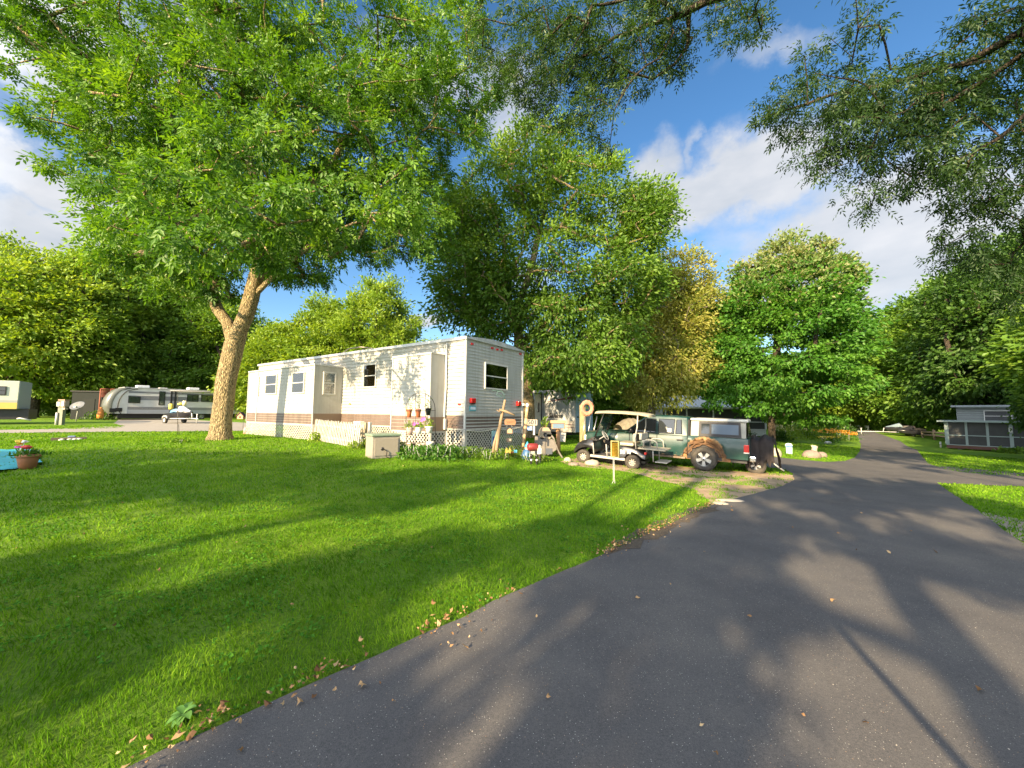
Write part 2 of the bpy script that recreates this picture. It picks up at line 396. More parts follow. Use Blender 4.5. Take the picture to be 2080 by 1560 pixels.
    bp = N.new('ShaderNodeBump'); bp.inputs['Strength'].default_value = .8; bp.inputs['Distance'].default_value = .02; L.new(nz(60, 6, .8), bp.inputs['Height']); L.new(bp.outputs[0], b.inputs['Normal'])
    return m, a, g
LAWN_SOIL, ASPHALT, DIRT = ground_mats()
ground_sheet()
PX = lambda L: [tuple(gp(u, v)[:2]) for u, v in L]
def build_roads():
    # main road: left edge near -> far, then right edge far -> near
    left = PX([(1450,1026),(1330,1083),(1220,1130),(1000,1227),(870,1287),(640,1388),(430,1486),(330,1532),(215,1590)])
    right = [(p[0], p[1]) for p in PX([(1862,914),(1800,893),(1778,882)])]
    P = []
    P += left                                  # going toward the camera
    P += [(-2.9,1.0),(-4.4,-.4),(-11,-6.4),(-9,-9.2),(-2.2,-3.2),(1.6,.5)]
    P += [(3.0,1.55),(4.6,3.0)]
    P += PX([(2080,1108),(2000,1048),(1940,1008),(1905,982)])
    P += PX([(1990,986),(2080,989)])+[(20,12.0),(26,13.6),(34,15.6),(35.5,19.4)]
    P += PX([(2080,968),(1990,964),(1920,955),(1885,942),(1862,914),(1830,897),(1800,886),(1779,879)])
    P += [(52,56),(48,58)]
    P += PX([(1724,878),(1742,890),(1749,902),(1746,918),(1736,930),(1716,937),(1680,939),(1620,934),(1560,927),(1480,921)])
    P += PX([(1480,935),(1560,950),(1595,955),(1612,963),(1613,975),(1590,988),(1540,1002)])
    road = rough_edge(P, .3, .02, 3)
    sheet('road', road, ASPHALT, .016)
    # paved lane and parking pad at the back left
    pad = PX([(-420,884),(-200,882),(0,880),(180,878),(300,877),(420,876),(560,875),(560,862),(480,858),(330,850),(240,852),(232,860),(255,866),(240,870),(180,872),(60,873),(-60,874),(-420,876)])
    sheet('lane', rough_edge(pad, .6, .05, 5), mat('pale_asphalt', (.20,.185,.165), .85, noise=(2, (.27,.25,.22), .6), bump=(80,.4,.01)), .014)
    dirt = PX([(1150,930),(1230,932),(1300,940),(1400,950),(1520,960),(1600,962),(1625,972),(1560,1003),(1480,1030),(1445,1030),(1430,1008),(1400,990),(1330,975),(1290,962),(1240,954),(1170,948),(1140,940)])
    sheet('dirt_patch', rough_edge(smooth_poly(dirt, 1), .2, .09, 6), DIRT, .009)
    grav = PX([(1992,1040),(2040,1050),(2100,1060),(2180,1085),(2180,1160),(2080,1104),(2020,1062)])
    sheet('gravel_verge', rough_edge(grav, .2, .06, 7), mat('gravel', (.13,.11,.09), .9, noise=(40, (.25,.22,.19), .6), bump=(50,.9,.03)), .010)
    edge = PX([(1470,1030),(1400,1062),(1330,1098),(1260,1128),(1210,1140),(1230,1120),(1300,1078),(1360,1050),(1410,1034)])
    sheet('bare_soil', rough_edge(edge, .15, .07, 8), mat('soil', (.035,.028,.022), .95, noise=(20, (.09,.07,.05), .7), bump=(50,.9,.03)), .020)
    return P, pad, dirt
ROAD, PAD, DIRTP = build_roads()
# ------------------------------------------------------------------ trees
def leaf_quads(base, d, up, L, Wd, bend=.0):
    "rhombic leaves: base point, unit direction, unit side-normal; all (n,3)"
    side = np.cross(d, up); side /= np.linalg.norm(side, axis=1)[:, None]+1e-9
    L = L[:, None]; Wd = Wd[:, None]
    mid = base+d*L*.45
    n = np.cross(side, d)
    V = np.stack([base, mid+side*Wd*.5+n*Wd*bend, base+d*L, mid-side*Wd*.5+n*Wd*bend], 1).reshape(-1, 3)
    F = np.arange(len(V)).reshape(-1, 4)
    return V, F
def unit(a): return a/(np.linalg.norm(a, axis=-1, keepdims=True)+1e-9)
def crown_leaves(rg, C, rad, out, per, L, asp, mode, droop=.25, flat=.8):
    """C clump centres (n,3); rad (n,) clump radius; out (n,3) outward direction. mode 'ash' = compound leaves, 'leaf' = single leaves"""
    n = len(C); idx = np.repeat(np.arange(n), per); N = len(idx)
    g = rg.normal(size=(N, 3))*.5; g *= np.array([1, 1, flat])
    rr = rad[idx][:, None]
    pos = C[idx]+g*rr
    d = unit(out[idx]*.8+unit(rg.normal(size=(N, 3)))*.95+unit(g)*.5+np.array([0, 0, -droop]))
    ct = rg.random(n); tint = np.clip(ct[idx]*.55+rg.random(N)*.45, 0, 1)
    if mode == 'leaf':
        up = unit(rg.normal(size=(N, 3))*.75+np.array([0, 0, .8]))
        l = L*(.7+.6*rg.random(N))
        V, F = leaf_quads(pos, d, up, l, l*asp, .12)
        return V, F, np.repeat(tint, 4)
    # compound leaf: five leaflets along a drooping stalk
    up = unit(rg.normal(size=(N, 3))*.6+np.array([0, 0, 1]))
    side = unit(np.cross(d, up)); nn = np.cross(side, d)
    Vs = []; l0 = L*(.75+.5*rg.random(N)); T = []
    for k, (t, a) in enumerate([(.35, 1), (.35, -1), (.75, 1), (.75, -1), (1.1, 0)]):
        b = pos+d*(l0*1.5*t)[:, None]
        dd = unit(d*(.75 if a else 1)+side*a*.8-nn*.18+rg.normal(size=(N, 3))*.13)
        V, F = leaf_quads(b, dd, unit(nn+rg.normal(size=(N, 3))*.3), l0*(.9 if a else 1.1), l0*asp, .1)
        Vs.append(V); T.append(np.repeat(np.clip(tint+rg.normal(size=N)*.06, 0, 1), 4))
    V = np.concatenate(Vs); F = np.arange(len(V)).reshape(-1, 4)
    return V, F, np.concatenate(T)

def skeleton(rg, trunk_chains, C, seg=.7, above=.6, lift=.35):
    """nodes + parents. trunk_chains: list of (parent chain idx or None, pts list). C sorted clump centres."""
    pos = []; par = []
    ends = []
    for pc, pts in trunk_chains:
        pts = [np.array(p, float) for p in pts]
        last = -1 if pc is None else int(np.argmin([np.linalg.norm(np.array(q)-pts[0]) for q in pos]))
        for i, p in enumerate(pts):
            if i == 0 and pc is not None: continue
            if last >= 0:
                a = pos[last]; k = max(1, int(np.linalg.norm(p-a)/seg))
                for q in range(1, k+1):
                    pos.append(a+(p-a)*q/k+(rg.normal(size=3)*.03 if q < k else 0)); par.append(last); last = len(pos)-1
            else: pos.append(p); par.append(-1); last = len(pos)-1
        ends.append(last)
    ntr = len(pos); root = pos[0]; z0 = trunk_chains[0][1][-1][2]*.0
    order = np.argsort(np.linalg.norm(C-np.array(pos[ntr-1] if len(trunk_chains) == 1 else trunk_chains[0][1][-1]), axis=1))
    P = np.array(pos); par = list(par); leafnode = np.zeros(len(C), int)
    cap = 60000; buf = np.zeros((cap, 3)); buf[:len(P)] = P; n = len(P)
    hmin = trunk_chains[0][1][0][2]+.62*(trunk_chains[0][1][-1][2]-trunk_chains[0][1][0][2])
    ok = np.zeros(cap, bool); ok[:n] = P[:, 2] > hmin
    for ci in order:
        c = C[ci]; d = buf[:n]-c; dist = np.linalg.norm(d, axis=1)
        cost = dist+np.maximum(0, buf[:n, 2]-c[2])*above+np.where(ok[:n], 0, 1e3)
        j = int(np.argmin(cost)); a = buf[j].copy(); D = c-a; Ln = np.linalg.norm(D); k = max(1, min(14, int(Ln/seg)))
        perp = rg.normal(size=3)*.07*Ln; last = j
        for q in range(1, k+1):
            t = q/k; p = a+D*t+perp*math.sin(math.pi*t)+np.array([0, 0, lift*.3*Ln*t*(1-t)])
            buf[n] = p; ok[n] = True; par.append(last); last = n; n += 1
        leafnode[ci] = last
    return buf[:n].copy(), np.array(par), ntr, leafnode

def branch_mesh(P, par, ntr, r_trunk, m, rmin=.012, expo=.48, flare=True, name='trunk', sides=8):
    n = len(P); cnt = np.zeros(n); ch = [[] for _ in range(n)]
    for i in range(n-1, -1, -1):
        if cnt[i] == 0: cnt[i] = 1
        if par[i] >= 0: cnt[par[i]] += cnt[i]; ch[par[i]].append(i)
    leafc = cnt
    r = rmin+(r_trunk-rmin)*(leafc/leafc[0])**expo
    mb = MB()
    # chains: follow the thickest child
    done = np.zeros(n, bool)
    stack = [(0, None)]
    while stack:
        s, p = stack.pop(); chain = [p] if p is not None else []; cur = s
        while True:
            chain.append(cur); done[cur] = True
            if not ch[cur]: break
            c = sorted(ch[cur], key=lambda i: -leafc[i])
            for o in c[1:]: stack.append((o, cur))
            cur = c[0]
        rr = [r[i] for i in chain]
        if p is not None: rr[0] = min(rr[0], rr[1]*1.25)
        rr[-1] *= .6
        pts = [Vector(P[i]) for i in chain]
        if p is None and flare:
            # root flare
            b0 = pts[0]; pts = [b0+Vector((0,0,-.25)), b0+Vector((0,0,.0)), b0+Vector((0,0,.22))]+pts[1:]
            rr = [rr[0]*1.75, rr[0]*1.38, rr[0]*1.12]+rr[1:]
        k = sides*2 if rr[0] > .12 else (sides if rr[0] > .05 else 5 if rr[0] > .025 else 3)
        if len(pts) > 1: mb.tube(pts, rr, k, cap=False)
    return mb

def bark(name, c1, c2, sc=6):
    m = bpy.data.materials.new(name); m.use_nodes = True; N = m.node_tree.nodes; L = m.node_tree.links; b = N['Principled BSDF']
    tc = N.new('ShaderNodeTexCoord'); mp = N.new('ShaderNodeMapping'); mp.inputs['Scale'].default_value = (sc, sc, sc*.22); L.new(tc.outputs['Object'], mp.inputs[0])
    n = N.new('ShaderNodeTexNoise'); n.inputs['Scale'].default_value = 3.2; n.inputs['Detail'].default_value = 6; n.inputs['Distortion'].default_value = .6; L.new(mp.outputs[0], n.inputs[0])
    v = N.new('ShaderNodeTexVoronoi'); v.feature = 'DISTANCE_TO_EDGE'; v.inputs['Scale'].default_value = 3.0; L.new(mp.outputs[0], v.inputs['Vector'])
    n3 = N.new('ShaderNodeTexNoise'); n3.inputs['Scale'].default_value = 1.1; n3.inputs['Detail'].default_value = 3; L.new(tc.outputs['Object'], n3.inputs[0])
    mv = N.new('ShaderNodeMath'); mv.operation = 'MULTIPLY'; L.new(v.outputs['Distance'], mv.inputs[0]); mv.inputs[1].default_value = 1.6
    ad = N.new('ShaderNodeMath'); ad.operation = 'ADD'; L.new(n.outputs['Fac'], ad.inputs[0]); L.new(mv.outputs[0], ad.inputs[1])
    r = N.new('ShaderNodeValToRGB'); r.color_ramp.elements[0].position = .42; r.color_ramp.elements[1].position = .85
    r.color_ramp.elements[0].color = (*c1, 1); r.color_ramp.elements[1].color = (*c2, 1); L.new(ad.outputs[0], r.inputs[0])
    L.new(r.outputs[0], b.inputs['Base Color']); b.inputs['Roughness'].default_value = .9; b.inputs['Specular IOR Level'].default_value = .15
    bp = N.new('ShaderNodeBump'); bp.inputs['Strength'].default_value = 1; bp.inputs['Distance'].default_value = .09; L.new(ad.outputs[0], bp.inputs['Height']); L.new(bp.outputs[0], b.inputs['Normal'])
    MATS[name] = m; return m
BARK_W = bark('bark_tan', (.085,.062,.036), (.46,.37,.21), 8); BARK_D = bark('bark_dark', (.022,.018,.014), (.085,.068,.05)); BARK_G = bark('bark_grey', (.09,.075,.06), (.28,.24,.19))
LM = {}
def lm(k):
    if k in LM: return LM[k]
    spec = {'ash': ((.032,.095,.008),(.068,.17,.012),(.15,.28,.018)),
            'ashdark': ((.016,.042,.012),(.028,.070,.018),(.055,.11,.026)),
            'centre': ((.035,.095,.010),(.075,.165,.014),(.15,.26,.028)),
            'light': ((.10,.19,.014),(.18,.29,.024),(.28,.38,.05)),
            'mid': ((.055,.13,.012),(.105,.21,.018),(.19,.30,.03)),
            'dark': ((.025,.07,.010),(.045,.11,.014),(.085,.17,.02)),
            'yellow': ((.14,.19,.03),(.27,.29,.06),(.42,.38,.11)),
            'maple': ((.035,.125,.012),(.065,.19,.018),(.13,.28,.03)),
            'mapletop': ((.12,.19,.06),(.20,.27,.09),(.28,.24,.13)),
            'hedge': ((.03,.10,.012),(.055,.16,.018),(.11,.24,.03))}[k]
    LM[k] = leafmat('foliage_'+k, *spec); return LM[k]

def sample_crown(rg, blobs, n, shell=.55, zmin=None, dmin=.5):
    "clump centres spread through ellipsoid blobs (centre, radii, weight)"
    w = np.array([b[2]*np.prod(b[1])**(2/3) for b in blobs], float); w /= w.sum()
    out = []; dirs = []; tries = 0
    cc = np.average([b[0] for b in blobs], axis=0, weights=w)
    arr = np.zeros((n, 3)); k = 0
    while k < n and tries < n*60:
        tries += 1
        b = blobs[rg.choice(len(blobs), p=w)]; u = rg.normal(size=3); u /= np.linalg.norm(u)
        r = (rg.random()**(1/3)) if rg.random() > shell else .78+.25*rg.random()
        p = np.array(b[0])+u*np.array(b[1])*r
        if zmin is not None and p[2] < zmin: continue
        if k and np.min(((arr[:k]-p)**2).sum(1)) < dmin*dmin: continue
        arr[k] = p; k += 1
    arr = arr[:k]; d = unit(arr-cc)
    return arr, d

def make_tree(name, blobs, chains, n, per, L, asp, mode, leafk, barkm, r_trunk, seed, loc=(0,0,0), rz=0, crad=(.5,.95), dmin=.5, shell=.55, seg=.7, label='', group=None, droop=.25, flat=.8, zmin=None, top=None, cat='tree', flare=True, rmin=.012, expo=.48, above=.6):
    rg = np.random.default_rng(seed)
    C, out = sample_crown(rg, blobs, n, shell, zmin, dmin)
    P, par, ntr, ln = skeleton(rg, chains, C, seg, above)
    t = thing(name, label, cat, loc, rz, group)
    branch_mesh(P, par, ntr, r_trunk, barkm, flare=flare, rmin=rmin, expo=expo).build('trunk', barkm, t)
    rad = crad[0]+(crad[1]-crad[0])*rg.random(len(C))
    V, F, T = crown_leaves(rg, C, rad, out, per, L, asp, mode, droop, flat)
    mats = [lm(leafk)]; mi = None
    if top:     # another leaf colour high in the crown
        mats.append(lm(top[0])); zc = V[F[:, 0], 2]+rg.normal(size=len(F))*top[2]; mi = (zc > top[1]).astype(np.int32)
    link('crown', npmesh('crown', V, F, mats, T, mi=mi), t)
    return t
def place_copy(src, label, loc, rz=0, sc=1.0, leafk=None, group=None, barkm=None, scz=None):
    c = copy_tree(src); c.location = loc; c.rotation_euler = (0, 0, rz); c.scale = (sc, sc, scz or sc); c['label'] = label
    if 'group' in c: del c['group']
    if group: c['group'] = group
    for k in kids(c):
        k.hide_render = False
        if leafk and k.name.startswith('crown'):
            k.material_slots[0].link = 'OBJECT'; k.material_slots[0].material = lm(leafk)
        if barkm and k.name.startswith('trunk'):
            k.material_slots[0].link = 'OBJECT'; k.material_slots[0].material = barkm
    return c
# ------------------------------------------------------------------ the trees of this place
def loc_chain(B, *pts): return [tuple(Vector(p)-B) for p in pts]
HB = gp(447, 893, 60); HB = Vector((HB.x, HB.y, HB.z)); HY = HB.y
def hero():
    B = HB; p = lambda u, v, dy=0: pt(u, v, HY+dy)
    b = lambda u, v, dy, r, w=1: (tuple(p(u, v, dy)-B), r, w)
    chains = [(None, loc_chain(B, B, p(450,850), p(458,780), p(468,735), p(476,700))),
              (0, loc_chain(B, p(476,700), p(462,655,.1), p(432,605,.3), p(385,520,.4), p(350,400,0), p(300,250,-.6), p(240,120,-1))),
              (0, loc_chain(B, p(476,700), p(500,640,-.1), p(528,540,-.2), p(530,430,0), p(500,280,.4), p(490,120,.5), p(480,-60,.5))),
              (0, loc_chain(B, p(508,615,-.1), p(555,560,-.3), p(603,520,-.5), p(680,470,-.8), p(790,430,-.8))),
              (0, loc_chain(B, p(530,470,-.1), p(640,380,.8), p(730,250,1.3), p(800,100,1.5))),
              (0, loc_chain(B, p(500,280,.3), p(400,130,-.6), p(330,0,-1.5))),
              (0, loc_chain(B, p(528,540,-.2), p(500,500,-2.2), p(520,470,-4.6)))]
    bl = [b(520,330,0,(4.6,4.6,4.0),1.25), b(300,300,-.3,(3.6,3.6,3.6),1.1), b(215,200,-.6,(3.0,3.0,2.6),.9), b(400,470,.2,(3.1,3.2,2.2),1.3), b(560,510,-.4,(2.0,2.6,1.1),.9),
          b(150,95,-1,(2.2,2.6,1.7),.7), b(380,60,-.6,(4.4,4,3.2),1.0), b(640,60,.3,(4.5,4,3.2),1.0), b(720,330,.6,(3.8,3.8,3.6),1.15), b(850,200,1,(3.2,3.4,3.6),1.0), b(790,450,.2,(2.7,3,1.5),1.0),
          b(930,100,1.5,(2.6,3,3),.8), b(400,560,0,(1.8,2.0,.9),.9), b(500,-120,0,(6,5,3),.35), b(400,455,-5.3,(2.3,1.9,.8),.9), b(560,470,-5,(2.0,1.8,.7),.9), b(690,440,-4.4,(1.9,1.8,.8),.9), b(790,400,-4.6,(1.5,1.6,.7),.8), b(340,400,-4.5,(1.8,1.8,1.0),.7), b(480,330,-4.5,(2.6,1.6,1.4),.7)]
    # low near-side boughs that hang between the sun and the trailer wall
    T = math.tan(R(SUN_EL)); hx, hy = -math.sin(R(SUN_AZ)), -math.cos(R(SUN_AZ))
    for (u, v, Yw, s, r) in [(640,735,17.0,6.5,.75),(700,728,16.2,6.5,.8),(760,718,15.3,6.3,.75),(815,712,14.2,6.2,.7),(870,702,13.6,6.0,.7),(925,694,13.1,6.0,.65),(845,765,13.5,6.2,.6),(835,790,13.5,6.4,.4)]:
        q = pt(u, v, Yw); bl.append((tuple(Vector((q.x+hx*s, q.y+hy*s, q.z+T*s))-B), (r, r, r*.45), 2.6))
    make_tree('ash_tree', bl, chains, 900, 60, .168, .40, 'ash', 'ash', BARK_W, .35, 11, tuple(B), crad=(.26,.62), dmin=.56, shell=.35, seg=.6, droop=.15, expo=.5, rmin=.008,
        label='big tree with thick tan forked trunk on the lawn left of the white trailer')
hero()
def overhang():
    B = Vector((13.2, 3.0, H(13.2, 3.0)))
    w = lambda x, y, z: Vector((x, y, z))
    chains = [(None, loc_chain(B, B, w(13.2,3,2), w(13,3.1,4.5), w(12.6,3.3,6.3))),
              (0, loc_chain(B, w(12.6,3.3,6.3), pt(2180,10,6.6), pt(2080,62,7.2), pt(1960,130,7.8), pt(1850,160,8.2), pt(1690,192,8.8), pt(1560,235,9.6))),
              (0, loc_chain(B, w(12.6,3.3,6.3), w(10.5,4.5,9.6), pt(1760,-110,7.2), pt(1560,-50,8.4), pt(1400,20,9.2), pt(1250,75,10), pt(1120,150,10.6))),
              (0, loc_chain(B, w(12.6,3.3,6.3), w(13,6,6.5), w(13.6,8.5,6.2), w(13.5,9.8,5.2))),
              (0, loc_chain(B, w(12.6,3.3,6.3), w(11.5,2,10), w(8,0,12), w(4,-1,12.5)))]
    b = lambda u, v, Y, r, k=1: (tuple(pt(u, v, Y)-B), r, k)
    a = lambda x, y, z, r, k=1: (tuple(w(x, y, z)-B), r, k)
    bl = [b(1960,150,8,(1.7,1.5,1.0),1.9), b(1800,200,8.6,(1.5,1.2,.75),1.6), b(1650,210,9.2,(1.3,1.1,.6),1.3), b(1760,290,8.8,(1.4,1.2,.7),1.25), b(1760,380,8.9,(1.0,.9,.45),.7), b(1900,300,8.2,(1.3,1.3,1.1),1.5), b(2020,430,8.6,(.9,1.2,1.5),1.2), b(2070,590,9,(.5,.8,.9),.7), b(2090,250,8,(1.0,1.4,2.2),1.4), b(1960,500,9,(.7,.7,.35),.5),
          b(1700,110,9,(1.0,1.0,.35),.6), b(1740,20,8.6,(.7,.8,.3),.35),
          b(1400,20,9.4,(2.0,1.2,.75),1.5), b(1280,90,9.8,(1.9,1.2,.9),1.6), b(1150,150,10.4,(1.6,1.3,1.2),1.5), b(1060,90,10.8,(1.6,1.4,1.6),1.2), b(1230,230,10,(1.0,1.0,.9),1.1), b(1360,130,9.6,(.8,.8,.6),.8), b(1530,20,8.8,(.9,.8,.35),.6), b(1215,300,10,(.45,.5,.35),.4),
          a(9,0,11.5,(5,4.5,3),.22), a(3.5,-2,12.5,(5,4,2.5),.22)]
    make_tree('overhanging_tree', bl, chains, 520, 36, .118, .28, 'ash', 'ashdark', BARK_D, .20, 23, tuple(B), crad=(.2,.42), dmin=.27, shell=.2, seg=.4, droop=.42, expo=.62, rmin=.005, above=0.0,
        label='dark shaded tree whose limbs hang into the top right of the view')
overhang()
def centre_tree():
    B = pt(1075, 838, 24); B.z = H(B.x, B.y); p = lambda u, v, Y=24: pt(u, v, Y)
    b = lambda u, v, Y, r, k=1: (tuple(pt(u, v, Y)-B), r, k)
    chains = [(None, loc_chain(B, B, p(1070,770), p(1055,700), p(1050,640))),
              (0, loc_chain(B, p(1050,640), p(1085,520), p(1110,420), p(1120,310))),
              (0, loc_chain(B, p(1050,640), p(1010,560), p(960,500))),
              (0, loc_chain(B, p(1055,700), p(1130,640), p(1210,590,23.5), p(1290,520,23.5))),
              (0, loc_chain(B, p(1070,770), p(1140,730,23), p(1220,700,22.5)))]
    bl = [b(1090,330,24,(2.6,3,2.4),.8), b(1170,400,24,(3.4,3.4,2.6),.8), b(1300,450,23.5,(1.9,2.5,2.4),1.5), b(1010,420,24.5,(3,3,2.8),.8), b(1120,540,24,(4.6,4,2.6),.8), b(960,570,23.5,(2.6,3,2.2),1.8), b(950,450,24,(2.2,2.6,2.0),1.3), b(905,640,23.5,(1.0,1.4,.8),1.0),
          b(1010,640,23.5,(2.0,2.6,1.4),1.6), b(1270,580,23,(2.2,2.6,1.8),1.5), b(1140,650,23.5,(3,3,1.6),.9), b(1180,740,22,(3.1,2.4,1.5),1.6), b(1110,700,23,(1.6,2,1.6),1.5), b(1240,690,22.5,(1.8,2,1.4),1.5), b(1330,410,24,(1.1,1.5,.9),1.2)]
    make_tree('leafy_tree', bl, chains, 860, 110, .25, .46, 'leaf', 'centre', BARK_W, .36, 31, tuple(B), crad=(.5,1.0), dmin=.5, shell=.5, droop=.2, top=('mid', pt(1100,520,24).z-B.z, 1.8),
        label='tall open crowned tree with pale limbs behind the near end of the white trailer')
centre_tree()
def yellow_tree():
    B = pt(1322, 862, 29); B.z = H(B.x, B.y); p = lambda u, v, Y=29: pt(u, v, Y)
    b = lambda u, v, Y, r, k=1: (tuple(pt(u, v, Y)-B), r, k)
    chains = [(None, loc_chain(B, B, p(1325,800), p(1330,760))), (0, loc_chain(B, p(1330,760), p(1370,680), p(1385,560))), (0, loc_chain(B, p(1330,760), p(1300,690), p(1320,600)))]
    bl = [b(1380,560,29,(2.2,2.4,1.8),1), b(1400,640,29,(2.6,2.6,2.2),1), b(1340,600,29,(2.2,2.2,2.6),1), b(1370,740,28.5,(3,2.6,2.2),1), b(1290,700,28.5,(2.6,2.4,2.6),1), b(1330,790,28,(3,2,1.2),.9), b(1240,740,28,(1.8,2,1.6),.8)]
    make_tree('yellowing_tree', bl, chains, 420, 100, .25, .45, 'leaf', 'yellow', BARK_G, .3, 37, tuple(B), crad=(.5,.95), dmin=.45, shell=.5,
        label='yellow and orange leaved tree between the tall tree and the round green one')
yellow_tree()
def maple():
    B = gp(1568, 903); hgt = pt(1600, 476, B.y).z-B.z; b = lambda u, v, r, k=1: (tuple(pt(u, v, B.y)-B), r, k)
    s = B.y/781
    bl = [b(1612,515,(62*s,55*s,40*s),1), b(1555,565,(62*s,55*s,50*s),.9), b(1665,570,(66*s,60*s,55*s),.9), b(1610,600,(118*s,105*s,80*s),1), b(1715,640,(42*s,50*s,50*s),.9), b(1490,640,(50*s,50*s,55*s),.9), b(1460,700,(40*s,50*s,60*s),.8), b(1600,700,(150*s,130*s,75*s),1), b(1590,775,(155*s,120*s,55*s),1), b(1500,800,(70*s,60*s,45*s),.9), b(1680,660,(75*s,70*s,60*s),.9), b(1520,640,(70*s,70*s,60*s),.9), b(1640,835,(75*s,60*s,25*s),.8), b(1480,740,(50*s,60*s,50*s),.8)]
    chains = [(None, [(0,0,0),(.03,0,1.5),(.1,0,3),(.5,.1,5.5),(.8,.1,8),(1.0,.1,hgt-1.5)])]
    make_tree('maple_tree', bl, chains, 720, 115, .25, .62, 'leaf', 'maple', BARK_D, .24, 41, tuple(B), crad=(.45,.9), dmin=.42, shell=.6, label='rounded green maple with dark trunk on the grass island beside the road',
        top=('mapletop', pt(1600,575,B.y).z-B.z, 1.6), flat=.5)
maple()
# two kinds of background tree, built once and repeated
def master_a():
    bl = [((0,0,8),(3.4,3.4,3.6),1),((-2,.5,6),(2.6,2.6,2.2),1),((2.2,-.4,6.4),(2.5,2.5,2.3),1),((.4,0,10.8),(2.0,2.0,1.6),1),((-1,-1.5,9),(2,2,2),.8),((1.5,1.6,8.8),(2,2,2.2),.8),((0,-2.2,4.6),(2.2,1.8,1.5),.8),((-2.6,-.6,3.4),(1.9,1.8,1.5),.8),((2.4,.6,3.2),(2.0,1.8,1.6),.8),((.2,.8,2.8),(2.4,2,1.3),.7),((-3.2,.2,8.2),(1.0,1.2,1.0),.7),((3.2,-.3,9.4),(1.0,1.1,1.2),.7),((-1.2,0,12.1),(.9,1,.9),.6),((1.3,.3,11.9),(.8,.9,1.0),.6)]
    ch = [(None, [(0,0,0),(.1,0,2),(.0,.1,3.6)]),(0,[(0,.1,3.6),(-.8,0,6),(-.8,.2,9.5)]),(0,[(0,.1,3.6),(1.1,0,5.5),(1.6,0,8)])]
    return make_tree('background_tree', bl, ch, 420, 110, .27, .5, 'leaf', 'mid', BARK_D, .3, 51, crad=(.4,.9), dmin=.5, shell=.55, label='x')
def master_b():
    bl = [((0,0,6),(3.2,3.2,3.6),1),((-1.6,.5,3.6),(2.6,2.4,2.6),1),((1.9,-.4,4),(2.5,2.5,2.8),1),((.3,0,9.6),(1.7,1.7,1.8),1),((0,-1.8,2.2),(2.4,1.8,1.8),.8),((.8,.8,8),(2.1,2.1,1.8),.8),((-2.8,0,6.6),(1.1,1.2,1.3),.7),((2.9,.2,7.4),(1.0,1.1,1.1),.7),((-.9,0,11.0),(.8,.8,.9),.6),((-2.2,-.3,9),(.9,1,1),.6)]
    ch = [(None, [(0,0,0),(.1,0,1.2),(.0,.1,2.4),(.1,0,5),(.1,0,9)])]
    return make_tree('bushy_tree', bl, ch, 400, 115, .27, .55, 'leaf', 'mid', BARK_D, .22, 57, crad=(.4,.9), dmin=.5, shell=.6, label='x')
TA = master_a(); TB = master_b(); first = {'A': True, 'B': True}
def ptree(kind, u, Y, vtop, wpx, leafk, label, rz, group=None, bk=None, sink=0):
    src, hm, wm = (TA, 12.6, 8.6) if kind == 'A' else (TB, 11.6, 8.4)
    q = pt(u, 838, Y); g = H(q.x, q.y); h = pt(u, vtop, Y).z-g+sink; sx = wpx*Y/781/wm; sz = h/hm
    return place_copy(src, label, (q.x, q.y, g-sink-.05), rz, sx, leafk, group, bk, sz)
BG = [ # kind, u, depth, top, width px, leaf, label
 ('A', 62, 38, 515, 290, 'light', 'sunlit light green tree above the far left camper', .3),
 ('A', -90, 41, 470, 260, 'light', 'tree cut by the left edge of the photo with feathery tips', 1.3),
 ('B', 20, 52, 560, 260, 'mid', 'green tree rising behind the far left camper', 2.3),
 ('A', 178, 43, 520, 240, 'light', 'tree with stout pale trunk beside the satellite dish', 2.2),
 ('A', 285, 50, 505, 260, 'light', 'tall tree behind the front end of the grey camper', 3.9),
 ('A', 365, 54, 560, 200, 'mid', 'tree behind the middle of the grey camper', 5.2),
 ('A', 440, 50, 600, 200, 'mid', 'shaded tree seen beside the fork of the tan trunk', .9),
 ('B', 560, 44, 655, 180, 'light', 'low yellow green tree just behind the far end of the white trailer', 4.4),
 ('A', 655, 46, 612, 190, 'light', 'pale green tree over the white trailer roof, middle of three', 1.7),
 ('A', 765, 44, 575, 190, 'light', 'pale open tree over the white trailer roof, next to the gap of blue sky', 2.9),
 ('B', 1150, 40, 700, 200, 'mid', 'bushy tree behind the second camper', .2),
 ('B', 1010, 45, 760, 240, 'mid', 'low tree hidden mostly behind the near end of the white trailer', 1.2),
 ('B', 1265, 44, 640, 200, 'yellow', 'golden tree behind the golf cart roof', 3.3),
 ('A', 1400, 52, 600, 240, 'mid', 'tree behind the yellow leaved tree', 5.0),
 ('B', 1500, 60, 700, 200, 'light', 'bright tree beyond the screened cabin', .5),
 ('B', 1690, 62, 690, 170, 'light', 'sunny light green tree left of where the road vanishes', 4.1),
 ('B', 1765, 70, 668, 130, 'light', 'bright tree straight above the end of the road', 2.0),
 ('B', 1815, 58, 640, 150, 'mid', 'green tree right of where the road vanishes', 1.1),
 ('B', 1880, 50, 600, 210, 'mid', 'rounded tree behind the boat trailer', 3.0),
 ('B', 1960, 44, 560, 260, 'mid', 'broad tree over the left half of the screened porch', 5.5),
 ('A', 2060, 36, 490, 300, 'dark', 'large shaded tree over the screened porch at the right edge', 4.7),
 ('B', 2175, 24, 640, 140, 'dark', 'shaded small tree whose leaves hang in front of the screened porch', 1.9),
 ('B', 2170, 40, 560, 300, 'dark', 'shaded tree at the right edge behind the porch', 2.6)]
for i, (k, u, Y, vt, w, lf, lab, rz) in enumerate(BG): ptree(k, u, Y, vt, w, lf, lab, rz)
